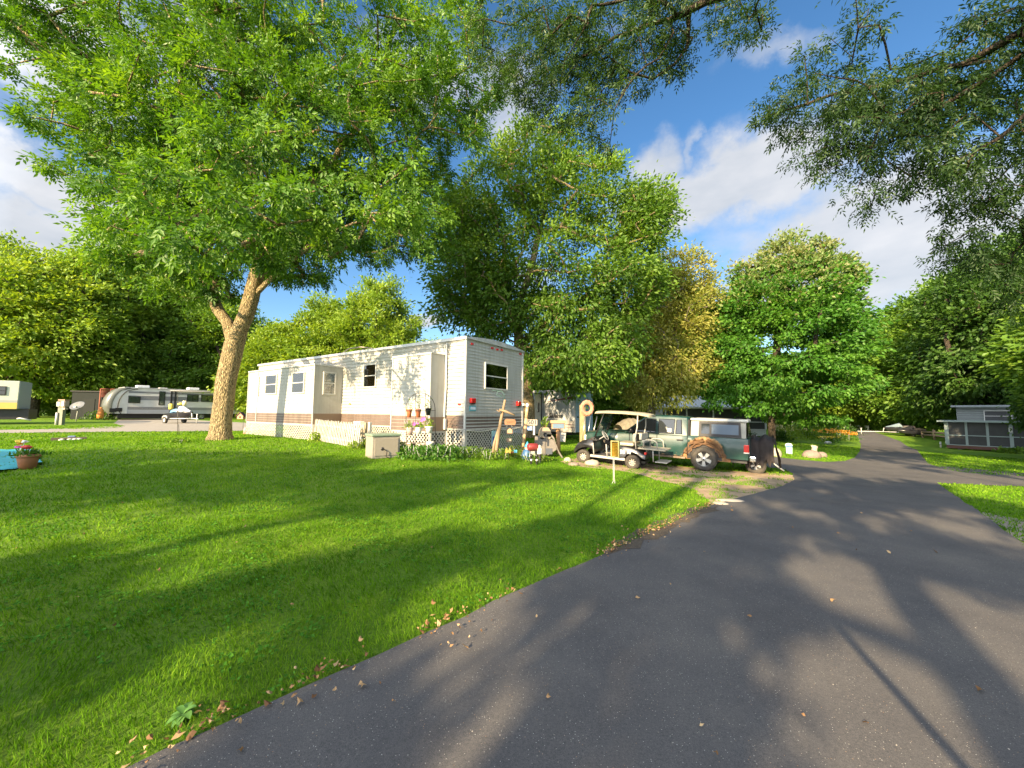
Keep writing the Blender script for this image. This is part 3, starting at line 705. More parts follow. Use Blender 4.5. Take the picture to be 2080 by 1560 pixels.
ORD = ['first','second','third','fourth','fifth','sixth','seventh','eighth','ninth','tenth','eleventh','twelfth','thirteenth','fourteenth','fifteenth','sixteenth','seventeenth','eighteenth','nineteenth']
FAR = [(-330,75,650),(-200,80,640),(-60,82,660),(110,80,650),(250,84,640),(400,84,660),(520,80,700),(700,80,690),(900,84,700),(1060,80,720),(1200,84,700),(1330,84,700),(1460,90,710),(1600,90,720),(1700,96,735),(1790,100,730),(1880,84,720),(1990,80,690),(2120,80,680)]
for i, (u, Y, vt) in enumerate(FAR):
    ptree('AB'[i % 2], u, Y, vt, 210, ['light','mid','mid','mid'][i % 4], 'distant backdrop tree, %s' % ORD[i]+' from the left in the far tree line', i*1.7, 'trees of the distant tree line')
# trees behind the photographer: they throw the dappled shade over the lawn and the road
for i, (k, x, y, h, w) in enumerate([('A',30,16.5,12,11), ('B',24,6,10,10), ('A',36,22,12,10)]):
    src, hm, wm = (TA, 12.6, 8.6) if k == 'A' else (TB, 11.6, 8.4)
    place_copy(src, 'shade tree out of view right of the screened porch, %s' % ['middle one','nearest one','farthest one'][i], (x, y, H(x, y)-.05), i*2.1, w/wm, 'mid', None, None, h/hm)
def shade_trees():
    """trees behind the photographer; each blob of crown stands where it shades a patch of lawn or road"""
    # patch centre (pixel), half width across the sun, half length along it, depth of the tree row
    P = [(30,935,3.4,2.6,-13),(260,945,3.2,3.0,-13),(470,955,2.2,2.4,-13),(640,985,2.0,2.0,-13),(120,1000,2.6,1.7,-13),(-100,1000,2.6,1.8,-13),(820,1010,1.0,1.0,-13),(900,965,1.3,1.3,-13),(-250,960,4,3,-13),(1080,965,1.0,1.2,-13),
         (520,1200,.8,.55,-11),(780,1150,.8,.6,-11),(1000,1100,.8,.7,-11),(250,1290,.7,.5,-11),(1180,1075,.7,.6,-11),(650,1300,.5,.3,-11),(60,1170,.9,.4,-11),
         (830,1420,.25,.35,-10),(700,1480,.3,.3,-10),(1250,1180,.6,.6,-10),(1400,1130,.9,1.0,-10),(1380,1300,.45,.6,-10),(1420,1480,.3,.35,-10),(1530,1060,1.0,1.2,-10),(1500,1210,.5,.5,-10),
         (1790,1090,.9,.8,-10),(1900,1120,.9,.8,-10),(1700,1010,1.5,1.6,-10),(2050,1170,.7,.5,-10),(1850,1010,1.5,1.3,-10),(1180,1330,.14,.5,-10),(2150,1060,1.6,1.2,-10),(2300,1200,1.5,1.5,-10),(1430,962,1.0,1.1,-10),(1340,948,.6,.7,-10),(1530,948,1.5,1.6,-10),(1480,925,1.3,1.3,-10),(1620,955,1.4,1.0,-10),(1950,955,2.2,1.9,-10),(2080,952,2.6,1.9,-10),(1850,925,2.6,2.4,-10),(1990,1030,1.5,1.1,-10),(1810,985,1.7,1.4,-10),(1650,985,1.4,1.2,-10),(1100,915,.55,.5,-10),(1035,915,.5,.5,-10),(1560,1000,1.0,.9,-10),(2250,980,2.6,2,-10),(1980,925,2.5,1.5,-10)]
    T = math.tan(R(SUN_EL)); hx, hy = -math.sin(R(SUN_AZ)), -math.cos(R(SUN_AZ)); blobs = []
    for (u, v, a, b, yt) in P:
        g = gp(u, v); s = (g.y-yt)/-hy; x = g.x+hx*s; z = g.z+T*s
        blobs.append((x, yt, z, (a, .45, max(.2, b*T)), a*b))
    n = 5; xs = sorted(b[0] for b in blobs); cuts = [xs[int(len(xs)*i/n)] for i in range(1, n)]
    for k in range(n):
        bb = [b for b in blobs if (k == 0 or b[0] >= cuts[k-1]) and (k == n-1 or b[0] < cuts[k])]
        cx = sum(b[0] for b in bb)/len(bb); cy = sum(b[1] for b in bb)/len(bb); B = Vector((cx, cy-.3, H(cx, cy)))
        bl = [((b[0]-B.x, b[1]-B.y, b[2]-B.z), b[3], 1) for b in bb]; area = sum(b[4] for b in bb)
        zt = np.mean([b[0][2] for b in bl])
        make_tree('shade_tree', bl, [(None, [(0,0,0),(.1,0,1.5),(0,.1,zt*.55)]),(0,[(0,.1,zt*.55),(.2,0,zt*.9)])], int(60+area*8), 60, .20, .5, 'leaf', 'mid', BARK_D, .2, 300+k, tuple(B), crad=(.16,.34), dmin=.22, shell=.4, seg=.5,
            label='tree behind the photographer, %s of five from the left' % ['first','second','third','fourth','last'][k])
shade_trees()
def drop(t):
    for k in kids(t): bpy.data.objects.remove(k)
    bpy.data.objects.remove(t)
drop(TA); drop(TB)
# ------------------------------------------------------------------ the long white trailer home
WHITE = mat('white_siding', (.46,.46,.435), .5, noise=(1.2, (.38,.375,.345), .7)); WHITE2 = mat('white_panel', (.44,.43,.395), .5, noise=(1.5, (.37,.355,.32), .6))
BROWN = mat('brown_siding', (.155,.11,.088), .5, noise=(2, (.115,.083,.068), .6)); TRIM = mat('white_trim', (.50,.50,.48), .4); GREYTRIM = mat('aluminium_trim', (.48,.49,.50), .4, .5)
DGLASS = mat('dark_glass', (.02,.024,.026), .04, spec=.8); BLIND = mat('blind', (.60,.56,.42), .8, bump=(60,.2,.003)); BLACK = mat('black_plastic', (.012,.012,.013), .45)
RED = mat('red_lens', (.50,.015,.012), .2, spec=.8); STEEL = mat('steel', (.5,.5,.5), .3, .9); ROOFM = mat('roof_metal', (.55,.56,.57), .5, .3, noise=(2,(.35,.35,.34),.5))
LATT = mat('white_lattice', (.44,.43,.395), .6, noise=(3,(.34,.325,.285),.5))
def grime(m, k=.28):
    "rain streaks running down a wall"
    N = m.node_tree.nodes; L = m.node_tree.links; b = N['Principled BSDF']; src = b.inputs['Base Color'].links[0].from_socket
    tc = N.new('ShaderNodeTexCoord'); mp = N.new('ShaderNodeMapping'); mp.inputs['Scale'].default_value = (5, 5, .35); n = N.new('ShaderNodeTexNoise'); n.inputs['Scale'].default_value = 1.6; n.inputs['Detail'].default_value = 7; n.inputs['Roughness'].default_value = .7
    L.new(tc.outputs['Object'], mp.inputs[0]); L.new(mp.outputs[0], n.inputs[0]); r = N.new('ShaderNodeValToRGB'); r.color_ramp.elements[0].position = .34; r.color_ramp.elements[1].position = .56
    r.color_ramp.elements[0].color = (1-k*1.5, 1-k*1.6, 1-k*1.8, 1); r.color_ramp.elements[1].color = (1, 1, 1, 1); L.new(n.outputs[0], r.inputs[0])
    x = N.new('ShaderNodeMix'); x.data_type = 'RGBA'; x.blend_type = 'MULTIPLY'; x.inputs[0].default_value = 1; L.new(src, x.inputs[6]); L.new(r.outputs[0], x.inputs[7]); L.new(x.outputs[2], b.inputs['Base Color'])
grime(WHITE, .13); grime(WHITE2, .1); grime(BROWN, .2)
def siding(mb, M, x0, x1, z0, z1, pitch=.13, dep=.026, mi=0):
    "lap siding on the plane y=0 of M, facing +y"
    k = max(1, round((z1-z0)/pitch)); h = (z1-z0)/k; vs = []; fs = []
    for i in range(k):
        a = z0+i*h; prof = [(dep, a), (dep*.95, a+h*.1), (dep*.2, a+h*.86), (-.012, a+h*.9), (-.012, a+h), ]
        for y, z in prof: vs += [(x0, y, z), (x1, y, z)]
    n = len(vs)//2
    for i in range(n-1): fs.append((2*i, 2*i+1, 2*i+3, 2*i+2))
    mb.add(vs, fs, mi, False, M)
def window(parent, M, x0, x1, z0, z1, mid=True, blind=None, deep=.0, name='window', fr=TRIM, vert=False, curtain=BLIND):
    mb = MB(); f = .045; y0 = .0; y1 = .05
    mb.b2((x0-f, y0, z0-f), (x1+f, y1, z0), 0, M); mb.b2((x0-f, y0, z1), (x1+f, y1, z1+f), 0, M); mb.b2((x0-f, y0, z0), (x0, y1, z1), 0, M); mb.b2((x1, y0, z0), (x1+f, y1, z1), 0, M)
    if mid: mb.b2((x0, y0, (z0+z1)/2-.018), (x1, y1-.008, (z0+z1)/2+.018), 0, M)
    if vert: mb.b2(((x0+x1)/2-.018, y0, z0), ((x0+x1)/2+.018, y1-.008, z1), 0, M)
    w = mb.build(name, fr, parent)
    MB().b2((x0, .022, z0), (x1, .030, z1), 0, M).build('pane', DGLASS if blind is None else GLASSB, w)
    if blind is not None:
        MB().b2((x0+.01, .008, z0+(z1-z0)*blind), (x1-.01, .016, z1-.01), 0, M).build('blind', curtain, w)
        MB().b2((x0+.005, .001, z0+.005), (x1-.005, .006, z1-.005), 0, M).build('backing', BLACK, w)
    return w
gm = bpy.data.materials.new('clear_glass'); gm.use_nodes = True
def _glass(m, mixf=.12, tint=(.8,.85,.85)):
    N = m.node_tree.nodes; L = m.node_tree.links
    for n in list(N): N.remove(n)
    o = N.new('ShaderNodeOutputMaterial'); t = N.new('ShaderNodeBsdfTransparent'); t.inputs[0].default_value = (*tint, 1); g = N.new('ShaderNodeBsdfGlossy'); g.inputs['Roughness'].default_value = .03
    f = N.new('ShaderNodeFresnel'); f.inputs[0].default_value = 1.5; a = N.new('ShaderNodeMath'); a.operation = 'ADD'; a.inputs[1].default_value = mixf; L.new(f.outputs[0], a.inputs[0])
    x = N.new('ShaderNodeMixShader'); L.new(a.outputs[0], x.inputs[0]); L.new(t.outputs[0], x.inputs[1]); L.new(g.outputs[0], x.inputs[2]); L.new(x.outputs[0], o.inputs[0])
_glass(gm); GLASSB = gm
def lattice(mb, M, x0, x1, z0, z1, sp=.105, wd=.045, th=.006):
    "crossed diagonal strips with a frame, on the plane y=0 of M; z0 may be a function of x"
    s2 = math.sqrt(2)
    for sgn, yy in ((1, .0), (-1, th)):
        c = (x0+(-z1 if sgn > 0 else z0)) ; hi = (x1-z0) if sgn > 0 else (x1+z1); step = sp*s2
        c = x0-z1 if sgn > 0 else x0+z0
        while c < hi:
            # line x = c + sgn*z
            pa = max(z0, ((x0-c) if sgn > 0 else (c-x1))); pb = min(z1, ((x1-c) if sgn > 0 else (c-x0)))
            if pb-pa > .02:
                a = (c+sgn*pa, pa); b = (c+sgn*pb, pb); d = wd/2/s2; 
                px, pz = (-d*sgn, d) if sgn > 0 else (d, d)
                q = [(a[0]-px, a[1]-pz), (b[0]-px, b[1]-pz), (b[0]+px, b[1]+pz), (a[0]+px, a[1]+pz)]
                q = [(min(max(x, x0), x1), min(max(z, z0), z1)) for x, z in q]
                mb.add([(x, yy+th, z) for x, z in q]+[(x, yy, z) for x, z in q], [(0,1,2,3),(4,7,6,5),(0,4,5,1),(2,6,7,3)], 0, False, M)
            c += step
    mb.b2((x0, -.005, z1-.03), (x1, .02, z1+.03), 0, M); mb.b2((x0-.0, -.005, z0), (x0+.04, .02, z1-.03), 0, M); mb.b2((x1-.04, -.005, z0), (x1, .02, z1-.03), 0, M)

TRZ = math.radians(145.97); TEX = Vector((math.cos(TRZ), math.sin(TRZ), 0)); TEY = Vector((-math.sin(TRZ), math.cos(TRZ), 0))
TC = pt(944.5, 845, 12.8); TC.z = H(TC.x, TC.y)
def onplane(o, n, u, v):
    d = Vector(ray(u, v)); c = Vector((0, 0, CAMZ)); return c+d*((o-c).dot(n)/d.dot(n))
def side(u, v, c=0):
    q = onplane(TC+TEY*c, TEY, u, v)-TC; return q.dot(TEX), q.z
def endw(u, v, c=0):
    q = onplane(TC+TEX*c, TEX, u, v)-TC; return q.dot(TEY), q.z
def white_trailer():
    t = thing('trailer_home', 'long white sided trailer home with brown lower band and white lattice skirting', 'trailer home', TC, TRZ)
    I = Matrix.Identity(4); E = Matrix.Rotation(R(90), 4, 'Z')      # E: plane coords -> end wall (outward -x)
    Wd = -endw(1062, 780)[0]; Lm = side(526, 737)[0]; zt = side(948.7, 681)[1]; zb0 = side(944, 871)[1]; zb1 = side(944, 844)[1]
    zt2 = zt-.02
    # shell behind the siding
    MB().b2((.02, -Wd+.02, zb0), (Lm-.02, -.03, zt-.06)).build('inner_shell', WHITE2, t)
    w = MB(); siding(w, Matrix.Translation((0, -.03, 0)), 0, Lm, zb1, zt2-.02); w.build('side_wall', WHITE, t)
    w = MB(); siding(w, Matrix.Translation((0, -.03, 0)), 0, Lm, zb0, zb1, .115); w.build('lower_band', BROWN, t)
    Mend = Matrix.Translation((.03, 0, 0)) @ E
    w = MB(); siding(w, Mend, -Wd, 0, zb1, zt2-.02, .11, .02); w.build('end_wall', WHITE, t)
    w = MB(); siding(w, Mend, -Wd, 0, zb0, zb1, .118, .022); w.build('lower_band', BROWN, t)
    w = MB()
    for k in range(5): w.b2((-Wd, .018, zb0+.06+k*.118-.006), (0, .027, zb0+.06+k*.118+.008), 0, Mend)
    w.build('white_pinstripe', TRIM, t)
    # bowed roof, proud of the walls
    n = 12; prof = [(-Wd-.04+(Wd+.08)*i/n, zt-.05+.13*math.sin(math.pi*i/n)) for i in range(n+1)]
    rf = MB(); poly = prof+[(.04, zt-.10), (-Wd-.04, zt-.10)]
    rf.add([(x, y, z) for x in (-.05, Lm+.05) for y, z in poly], [tuple(range(len(poly))), tuple(reversed(range(len(poly), 2*len(poly))))]+[(i, (i+1) % len(poly), (i+1) % len(poly)+len(poly), i+len(poly)) for i in range(len(poly))])
    rf.build('roof', ROOFM, t)
    # roof rail with its drip edge, dark seams along it
    r = MB(); r.b2((-.05, .01, zt-.13), (Lm+.05, .05, zt-.03)); 
    r.build('roof_rail', GREYTRIM, t)
    v = MB()
    x_, z_ = side(745, 700, -1.2); v.b2((x_-.3, -1.4, zt+.02), (x_+.35, -.8, zt+.22)); v.build('roof_vent', WHITE2, t, bevel=.03)
    b = MB(); b.tube([(x_+1.0, -.6, zt+.1), (x_+.4, -.55, zt+.28), (x_-.6, -.5, zt+.26), (x_-1.4, -.5, zt+.12)], .03, 6); b.build('roof_cable', mat('cable_grey', (.25,.23,.2), .8), t)
    for (x, y) in ((0, 0), (0, -Wd)): MB().b2((x-.012, y-.03 if y else -.045, zb0-.02), (x+.05, y+.05 if y else .012, zt-.1)).build('corner_trim', TRIM, t)
    # slide-out near the end
    x0 = side(873.7, 800, .75)[0]; x1 = side(795.8, 800, .75)[0]; zs0 = side(800, 873, .75)[1]; zs1 = side(796, 726, .75)[1]
    s = MB(); s.b2((x0, -.02, zs0), (x1, .73, zs1)); sl = s.build('slide_out', WHITE2, t)
    Ms = Matrix.Translation((0, .731, 0)); q = MB(); siding(q, Ms, x0+.03, x1-.03, zb1-.02, zs1-.03, .14, .014); q.build('siding', WHITE, sl)
    q = MB(); siding(q, Ms, x0+.03, x1-.03, zs0+.01, zb1-.02, .12, .014); q.build('brown_siding', BROWN, sl)
    q = MB(); q.b2((x0-.025, .0, zs0), (x0-.002, .75, zb1-.06)); q.build('brown_side', mat('tan_side', (.22,.15,.10), .55), sl)
    q = MB()
    for a in (x0-.01, x1-.025): q.b2((a, .728, zs0-.01), (a+.035, .765, zs1+.01))
    q.b2((x0+.025, .728, zs1-.03), (x1-.025, .77, zs1+.02)); q.b2((x0-.03, -.0, zs1+.001), (x1+.03, .765, zs1+.03)); q.build('edge_trim', TRIM, sl)
    # drain pipe between slide-out and corner
    xd = side(905, 800, .05)[0]; d = MB(); d.tube([(xd, .05, zt-.2), (xd-.01, .05, 2.2), (xd+.02, .07, 1.4), (xd+.03, .08, zb0-.02)], .035, 8); d.b2((xd-.07, .03, zb0-.05), (xd+.09, .12, zb0+.32)); d.build('downspout', TRIM, t, bevel=.01)
    c = MB(); xs = side(889, 810, .03)[0]; c.tube([(xs, .04, zb0+.5), (xs-.02, .05, zb0+.2), (xs, .05, zb0-.1)], .009, 5); c.build('hanging_wire', BLACK, t)
    # projecting room further along
    D = 1.25; a0 = side(637, 800, D)[0]; a1 = side(523, 800, D)[0]; a2 = side(503.5, 800, D)[0]; zr = side(637, 741.5, D)[1]
    rm = MB(); rm.b2((a0, -.02, zb0), (a2, D-.02, zr)); room = rm.build('side_room', WHITE2, t)
    Mr = Matrix.Translation((0, D-.019, 0)); q = MB(); siding(q, Mr, a0+.03, a2, zb1, zr-.03, .14, .014); q.build('siding', WHITE, room)
    q = MB(); siding(q, Mr, a0+.03, a2, zb0+.01, zb1, .12, .014); q.build('brown_siding', BROWN, room)
    q = MB(); q.b2((a0-.012, -.02, zb0), (a0-.001, D-.03, zb1)); q.build('brown_side', mat('tan_side'), room)
    q = MB()
    for a in (a0-.01, a1, a2-.02): q.b2((a, D-.02, zb0), (a+.035, D+.015, zr))
    q.b2((a0-.03, -.01, zr+.001), (a2+.03, D+.03, zr+.05)); q.build('edge_trim', TRIM, room)
    # windows
    def win(u0, v0, u1, v1, c, M, par, **k):
        xa, za = side(u0, v1, c); xb, zb = side(u1, v0, c); z0 = (side(u0, v1, c)[1]+side(u1, v1, c)[1])/2; z1 = (side(u0, v0, c)[1]+side(u1, v0, c)[1])/2
        return window(par, M, min(xa, xb), max(xa, xb), z0, z1, **k)
    win(739, 741.5, 764, 785, 0, Matrix.Translation((0, -.02, 0)), t, blind=.05)
    win(540, 763, 563, 799, D, Matrix.Translation((0, D-.01, 0)), t, blind=.5)
    win(594, 758, 619, 797, D, Matrix.Translation((0, D-.01, 0)), t, blind=.5)
    win(524.5, 767, 526.5, 803, D, Matrix.Translation((0, D-.01, 0)), t, mid=False)
    # window in the room's side, facing along the trailer
    def sd(u, v): q = onplane(TC+TEX*a0, TEX, u, v)-TC; return q.dot(TEY), q.z
    ya, za = sd(657, 799); yb, zb = sd(680, 759)
    window(t, Matrix.Translation((a0, 0, 0)) @ E, min(ya, yb), max(ya, yb), za, zb, blind=.5, curtain=mat('grey_blind', (.32,.32,.27), .8))
    e0 = endw(986.5, 741); e1 = endw(1029, 789); mz = endw(1007, 789)
    window(t, Matrix.Translation((.02, 0, 0)) @ E, e1[0], e0[0], mz[1], endw(1007, 742)[1], blind=.02, curtain=mat('dark_curtain', (.13,.11,.07), .7, noise=(5,(.05,.045,.035),.8)))
    # end wall lights
    for (u, v) in ((959, 698.5), (1000, 707), (1010, 710), (1019, 711), (1057, 719)):
        y, z = endw(u, v); MB().b2((-.03, y-.055, z-.035), (.02, y+.055, z+.035)).build('marker_light', RED, t, bevel=.01)
    y, z = endw(1010, 701); em = MB(); em.tube([(-.005, y+.28, z-.03), (-.005, y+.15, z+.01), (-.005, y, z+.03), (-.005, y-.15, z-.0), (-.005, y-.3, z-.06)], .014, 5); em.tube([(-.005, y+.12, z-.02), (-.005, y, z-.03), (-.005, y-.12, z-.05)], .012, 5); em.build('emblem', BLACK, t)
    for (u, v) in ((958.5, 813.5), (1052, 819.5)):
        y, z = endw(u, v); l = MB().b2((-.10, y-.11, z-.09), (.02, y+.11, z+.08)).build('tail_light', RED, t, bevel=.02)
        MB().b2((-.08, y-.10, z-.125), (.02, y+.10, z-.091)).build('lamp_base', BLACK, l)
    y, z = endw(960, 829); pl = MB().b2((-.02, y-.16, z-.10), (.01, y+.16, z+.08)).build('number_plate', mat('plate_blue', (.10,.35,.42), .5), t)
    MB().b2((-.026, y-.13, z-.05), (-.0202, y+.13, z+.04)).build('plate_face', mat('plate_white', (.65,.68,.75), .5), pl)
    x, z = side(711, 820.5, 0); MB().b2((x-.05, -.02, z-.03), (x+.05, .03, z+.03)).build('side_reflector', mat('amber', (.7,.35,.02), .3), t)
    x, z = side(933, 821, 0); MB().b2((x-.05, -.02, z-.03), (x+.05, .03, z+.03)).build('side_reflector', RED, t)
    # skirting
    g = lambda x, y: H(*(TC+TEX*x+TEY*y)[:2])-TC.z-.03
    lt = MB(); zl = zb0-.03
    lattice(lt, Matrix.Translation((0, -.03, 0)), .06, x0-.03, min(g(0, 0), g(x0, 0)), zl); lt.b2((-.03, -.07, g(0,0)), (.06, .03, zl))
    lattice(lt, Matrix.Translation((0, .70, 0)), x0, x1, g(x1, .7)-.05, zs0-.03); lattice(lt, Matrix.Translation((0, -.03, 0)), x1+.03, a0-.03, g(4, 0), zl)
    lattice(lt, Matrix.Translation((x0, 0, 0)) @ E, -.02, .69, g(x0, .7)-.05, zs0-.03)
    lattice(lt, Matrix.Translation((0, D-.03, 0)), a0, a2, g(a1, D), zl); lattice(lt, Matrix.Translation((a0, 0, 0)) @ E, 0, D-.04, g(a0, D), zl)
    lattice(lt, Matrix.Translation((0, 0, 0)) @ E, -Wd, -.06, g(0, -Wd)-.1, zl)
    lt.build('lattice_skirt', LATT, t)
    un = MB(); un.b2((.5, -Wd+.3, zb0-.25), (Lm-.3, -.4, zb0-.01))
    for k in range(5): un.b2((1+k*3, -Wd+.6, g(1,0)), (1.4+k*3, -.8, zb0-.25))
    un.build('underframe', mat('dark_frame', (.03,.03,.03), .8), t)
    hose = MB(); pts = []
    for i in range(24):
        u = i/23; pts.append((-.04, -.05-u*(Wd-.1), zb0-.05-.06*abs(math.sin(u*7))))
    hose.tube(pts, .014, 5); hose.build('hanging_hose', mat('hose_white', (.6,.58,.5), .6), t)
    return dict(t=t, x0=x0, x1=x1, a0=a0, D=D, Wd=Wd, zb0=zb0, zb1=zb1)
TR = white_trailer()
# ------------------------------------------------------------------ paint
def carpaint(name, col, coat=.6, rough=.35, metal=.3, rust=None, flake=0):
    m = mat(name, col, rough, metal); b = m.node_tree.nodes['Principled BSDF']; b.inputs['Coat Weight'].default_value = coat; b.inputs['Coat Roughness'].default_value = .12
    N = m.node_tree.nodes; L = m.node_tree.links; tc = N.new('ShaderNodeTexCoord')
    n = N.new('ShaderNodeTexNoise'); n.inputs['Scale'].default_value = 3; n.inputs['Detail'].default_value = 8; L.new(tc.outputs['Object'], n.inputs[0])
    r = N.new('ShaderNodeValToRGB'); e = r.color_ramp.elements; e[0].position = .4; e[0].color = (*col, 1); e[1].position = .75; e[1].color = (*[c*.8+.03 for c in col], 1); L.new(n.outputs[0], r.inputs[0])
    last = r.outputs[0]
    if rust:
        (cx, cz, rr, w) = rust       # rusty zone around the wheel arch and along the sill
        sp = N.new('ShaderNodeSeparateXYZ'); L.new(tc.outputs['Object'], sp.inputs[0])
        def mm(op, a, b_=None):
            q = N.new('ShaderNodeMath'); q.operation = op
            for i, x in enumerate((a, b_)):
                if x is None: continue
                if isinstance(x, (int, float)): q.inputs[i].default_value = x
                else: L.new(x, q.inputs[i])
            return q.outputs[0]
        dx = mm('SUBTRACT', sp.outputs[0], cx); dz = mm('SUBTRACT', sp.outputs[2], cz)
        d = mm('SQRT', mm('ADD', mm('MULTIPLY', dx, dx), mm('MULTIPLY', dz, dz)))
        nn = N.new('ShaderNodeTexNoise'); nn.inputs['Scale'].default_value = 5; nn.inputs['Detail'].default_value = 9; nn.inputs['Roughness'].default_value = .7; L.new(tc.outputs['Object'], nn.inputs[0])
        f = mm('ADD', mm('DIVIDE', mm('SUBTRACT', rr, d), w), mm('MULTIPLY', mm('SUBTRACT', nn.outputs[0], .5), 2.6))
        low = mm('ADD', mm('MULTIPLY', mm('SUBTRACT', .50, sp.outputs[2]), 5), mm('MULTIPLY', mm('SUBTRACT', nn.outputs[0], .55), 5))
        f = mm('MAXIMUM', f, low)
        cr = N.new('ShaderNodeValToRGB'); cr.color_ramp.elements[0].position = .15; cr.color_ramp.elements[1].position = .55; L.new(f, cr.inputs[0])
        rc = N.new('ShaderNodeValToRGB'); rc.color_ramp.elements[0].position = .35; rc.color_ramp.elements[0].color = (.10,.045,.018,1); rc.color_ramp.elements[1].position = .65; rc.color_ramp.elements[1].color = (.33,.20,.09,1); L.new(nn.outputs[0], rc.inputs[0])
        mx = N.new('ShaderNodeMix'); mx.data_type = 'RGBA'; L.new(cr.outputs[0], mx.inputs[0]); L.new(last, mx.inputs[6]); L.new(rc.outputs[0], mx.inputs[7]); last = mx.outputs[2]
        rr_ = N.new('ShaderNodeMapRange'); L.new(cr.outputs[0], rr_.inputs[0]); rr_.inputs[3].default_value = rough; rr_.inputs[4].default_value = .9; L.new(rr_.outputs[0], b.inputs['Roughness'])
        r2 = N.new('ShaderNodeMapRange'); L.new(cr.outputs[0], r2.inputs[0]); r2.inputs[3].default_value = coat; r2.inputs[4].default_value = 0; L.new(r2.outputs[0], b.inputs['Coat Weight'])
        r3 = N.new('ShaderNodeMapRange'); L.new(cr.outputs[0], r3.inputs[0]); r3.inputs[3].default_value = metal; r3.inputs[4].default_value = 0; L.new(r3.outputs[0], b.inputs['Metallic'])
    L.new(last, b.inputs['Base Color']); return m
RUBBER = mat('rubber', (.022,.021,.020), .85, noise=(8,(.06,.052,.04),.5)); RIM = mat('rim_silver', (.42,.42,.40), .35, .7); CREAM = mat('cream_plastic', (.36,.33,.25), .5, noise=(6,(.30,.27,.20),.5)); CHROME = mat('chrome', (.55,.57,.6), .18, .95)
def wheel(parent, c, r, w, rimr, spokes=5, rimm=None, hub=None, side=1, steer=0):
    "wheel with its axis along y; side=+1 shows its face towards +y"
    M = Matrix.Translation(c) @ Matrix.Rotation(steer, 4, 'Z') @ Matrix.Rotation(R(-90*side), 4, 'X')   # z -> +-y
    wh = MB().lathe([(.05*r, -.02), (.12*r, .0)], 10, 0, M).build('wheel', BLACK, parent)
    h = w/2
    prof = [(rimr*.98, -h*.9), (rimr*1.05, -h), (r*.88, -h*.98), (r*.97, -h*.75), (r, -h*.45), (r, h*.45), (r*.97, h*.75), (r*.88, h*.98), (rimr*1.08, h), (rimr*.99, h*.86)]
    tm = MB().lathe(prof, 36, 0, M, cap=False)
    for k in range(36):
        a = 2*math.pi*(k+.5)/36; tm.box((r*1.0*math.cos(a), r*1.0*math.sin(a), 0), (.018, r*.11, w*.8), 0, (0, 0, a), M)
    tm.build('tyre', RUBBER, wh)
    m = MB(); m.lathe([(rimr, -h*.8), (rimr*.93, -h*.3), (rimr*.88, h*.45), (rimr, h*.86), (rimr*1.02, h*.9)], 32, 0, M, cap=False)
    zf = h*.55
    m.lathe([(rimr*.30, zf-.03), (rimr*.30, zf+.012), (rimr*.26, zf+.022), (.001, zf+.022)], 20, 0, M)
    for k in range(spokes):
        a = 2*math.pi*k/spokes+.3; hw = rimr*(.20 if spokes == 5 else .11)
        q = [(rimr*.22, -hw*.8), (rimr*.95, -hw*1.25), (rimr*.95, hw*1.25), (rimr*.22, hw*.8)]
        ca, sa = math.cos(a), math.sin(a)
        P_ = [(x*ca-y*sa, x*sa+y*ca) for x, y in q]
        m.add([(x, y, zf-.035) for x, y in P_]+[(x, y, zf+.01) for x, y in P_], [(3,2,1,0),(4,5,6,7),(0,1,5,4),(1,2,6,5),(2,3,7,6),(3,0,4,7)], 0, False, M)
    m.build('rim', rimm or RIM, wh)
    m = MB(); m.lathe([(rimr*.9, -h*.2), (.001, -h*.2)], 24, 0, M, cap=False); m.lathe([(rimr*.09, zf+.022), (rimr*.09, zf+.04), (.001, zf+.04)], 10, 0, M); m.build('hub', hub or BLACK, wh)
    return wh
def shell(stations, name, m, parent, capends=True, smooth=True, bevel=0):
    "stations: list of (x, [(y,z)...]) rings, open rings lofted along x"
    mb = MB(); k = len(stations[0][1]); vs = [(x, y, z) for x, r in stations for y, z in r]; fs = []
    for i in range(len(stations)-1):
        for j in range(k-1): fs.append((i*k+j, i*k+j+1, (i+1)*k+j+1, (i+1)*k+j))
    mb.add(vs, fs, 0, smooth)
    if capends: 
        mb.f += [tuple(reversed(range(k))), tuple((len(stations)-1)*k+j for j in range(k))]; mb.m += [0, 0]; mb.sm += [False, False]
    o = mb.build(name, m, parent)
    return o
def autosmooth(o, ang=35):
    me = o.data; bm = bmesh.new(); bm.from_mesh(me); bmesh.ops.remove_doubles(bm, verts=bm.verts, dist=1e-5); bmesh.ops.recalc_face_normals(bm, faces=bm.faces)
    for e in bm.edges: e.smooth = not (len(e.link_faces) == 2 and e.calc_face_angle(0) > R(ang))
    for f in bm.faces: f.smooth = True
    bm.to_mesh(me); bm.free(); return o

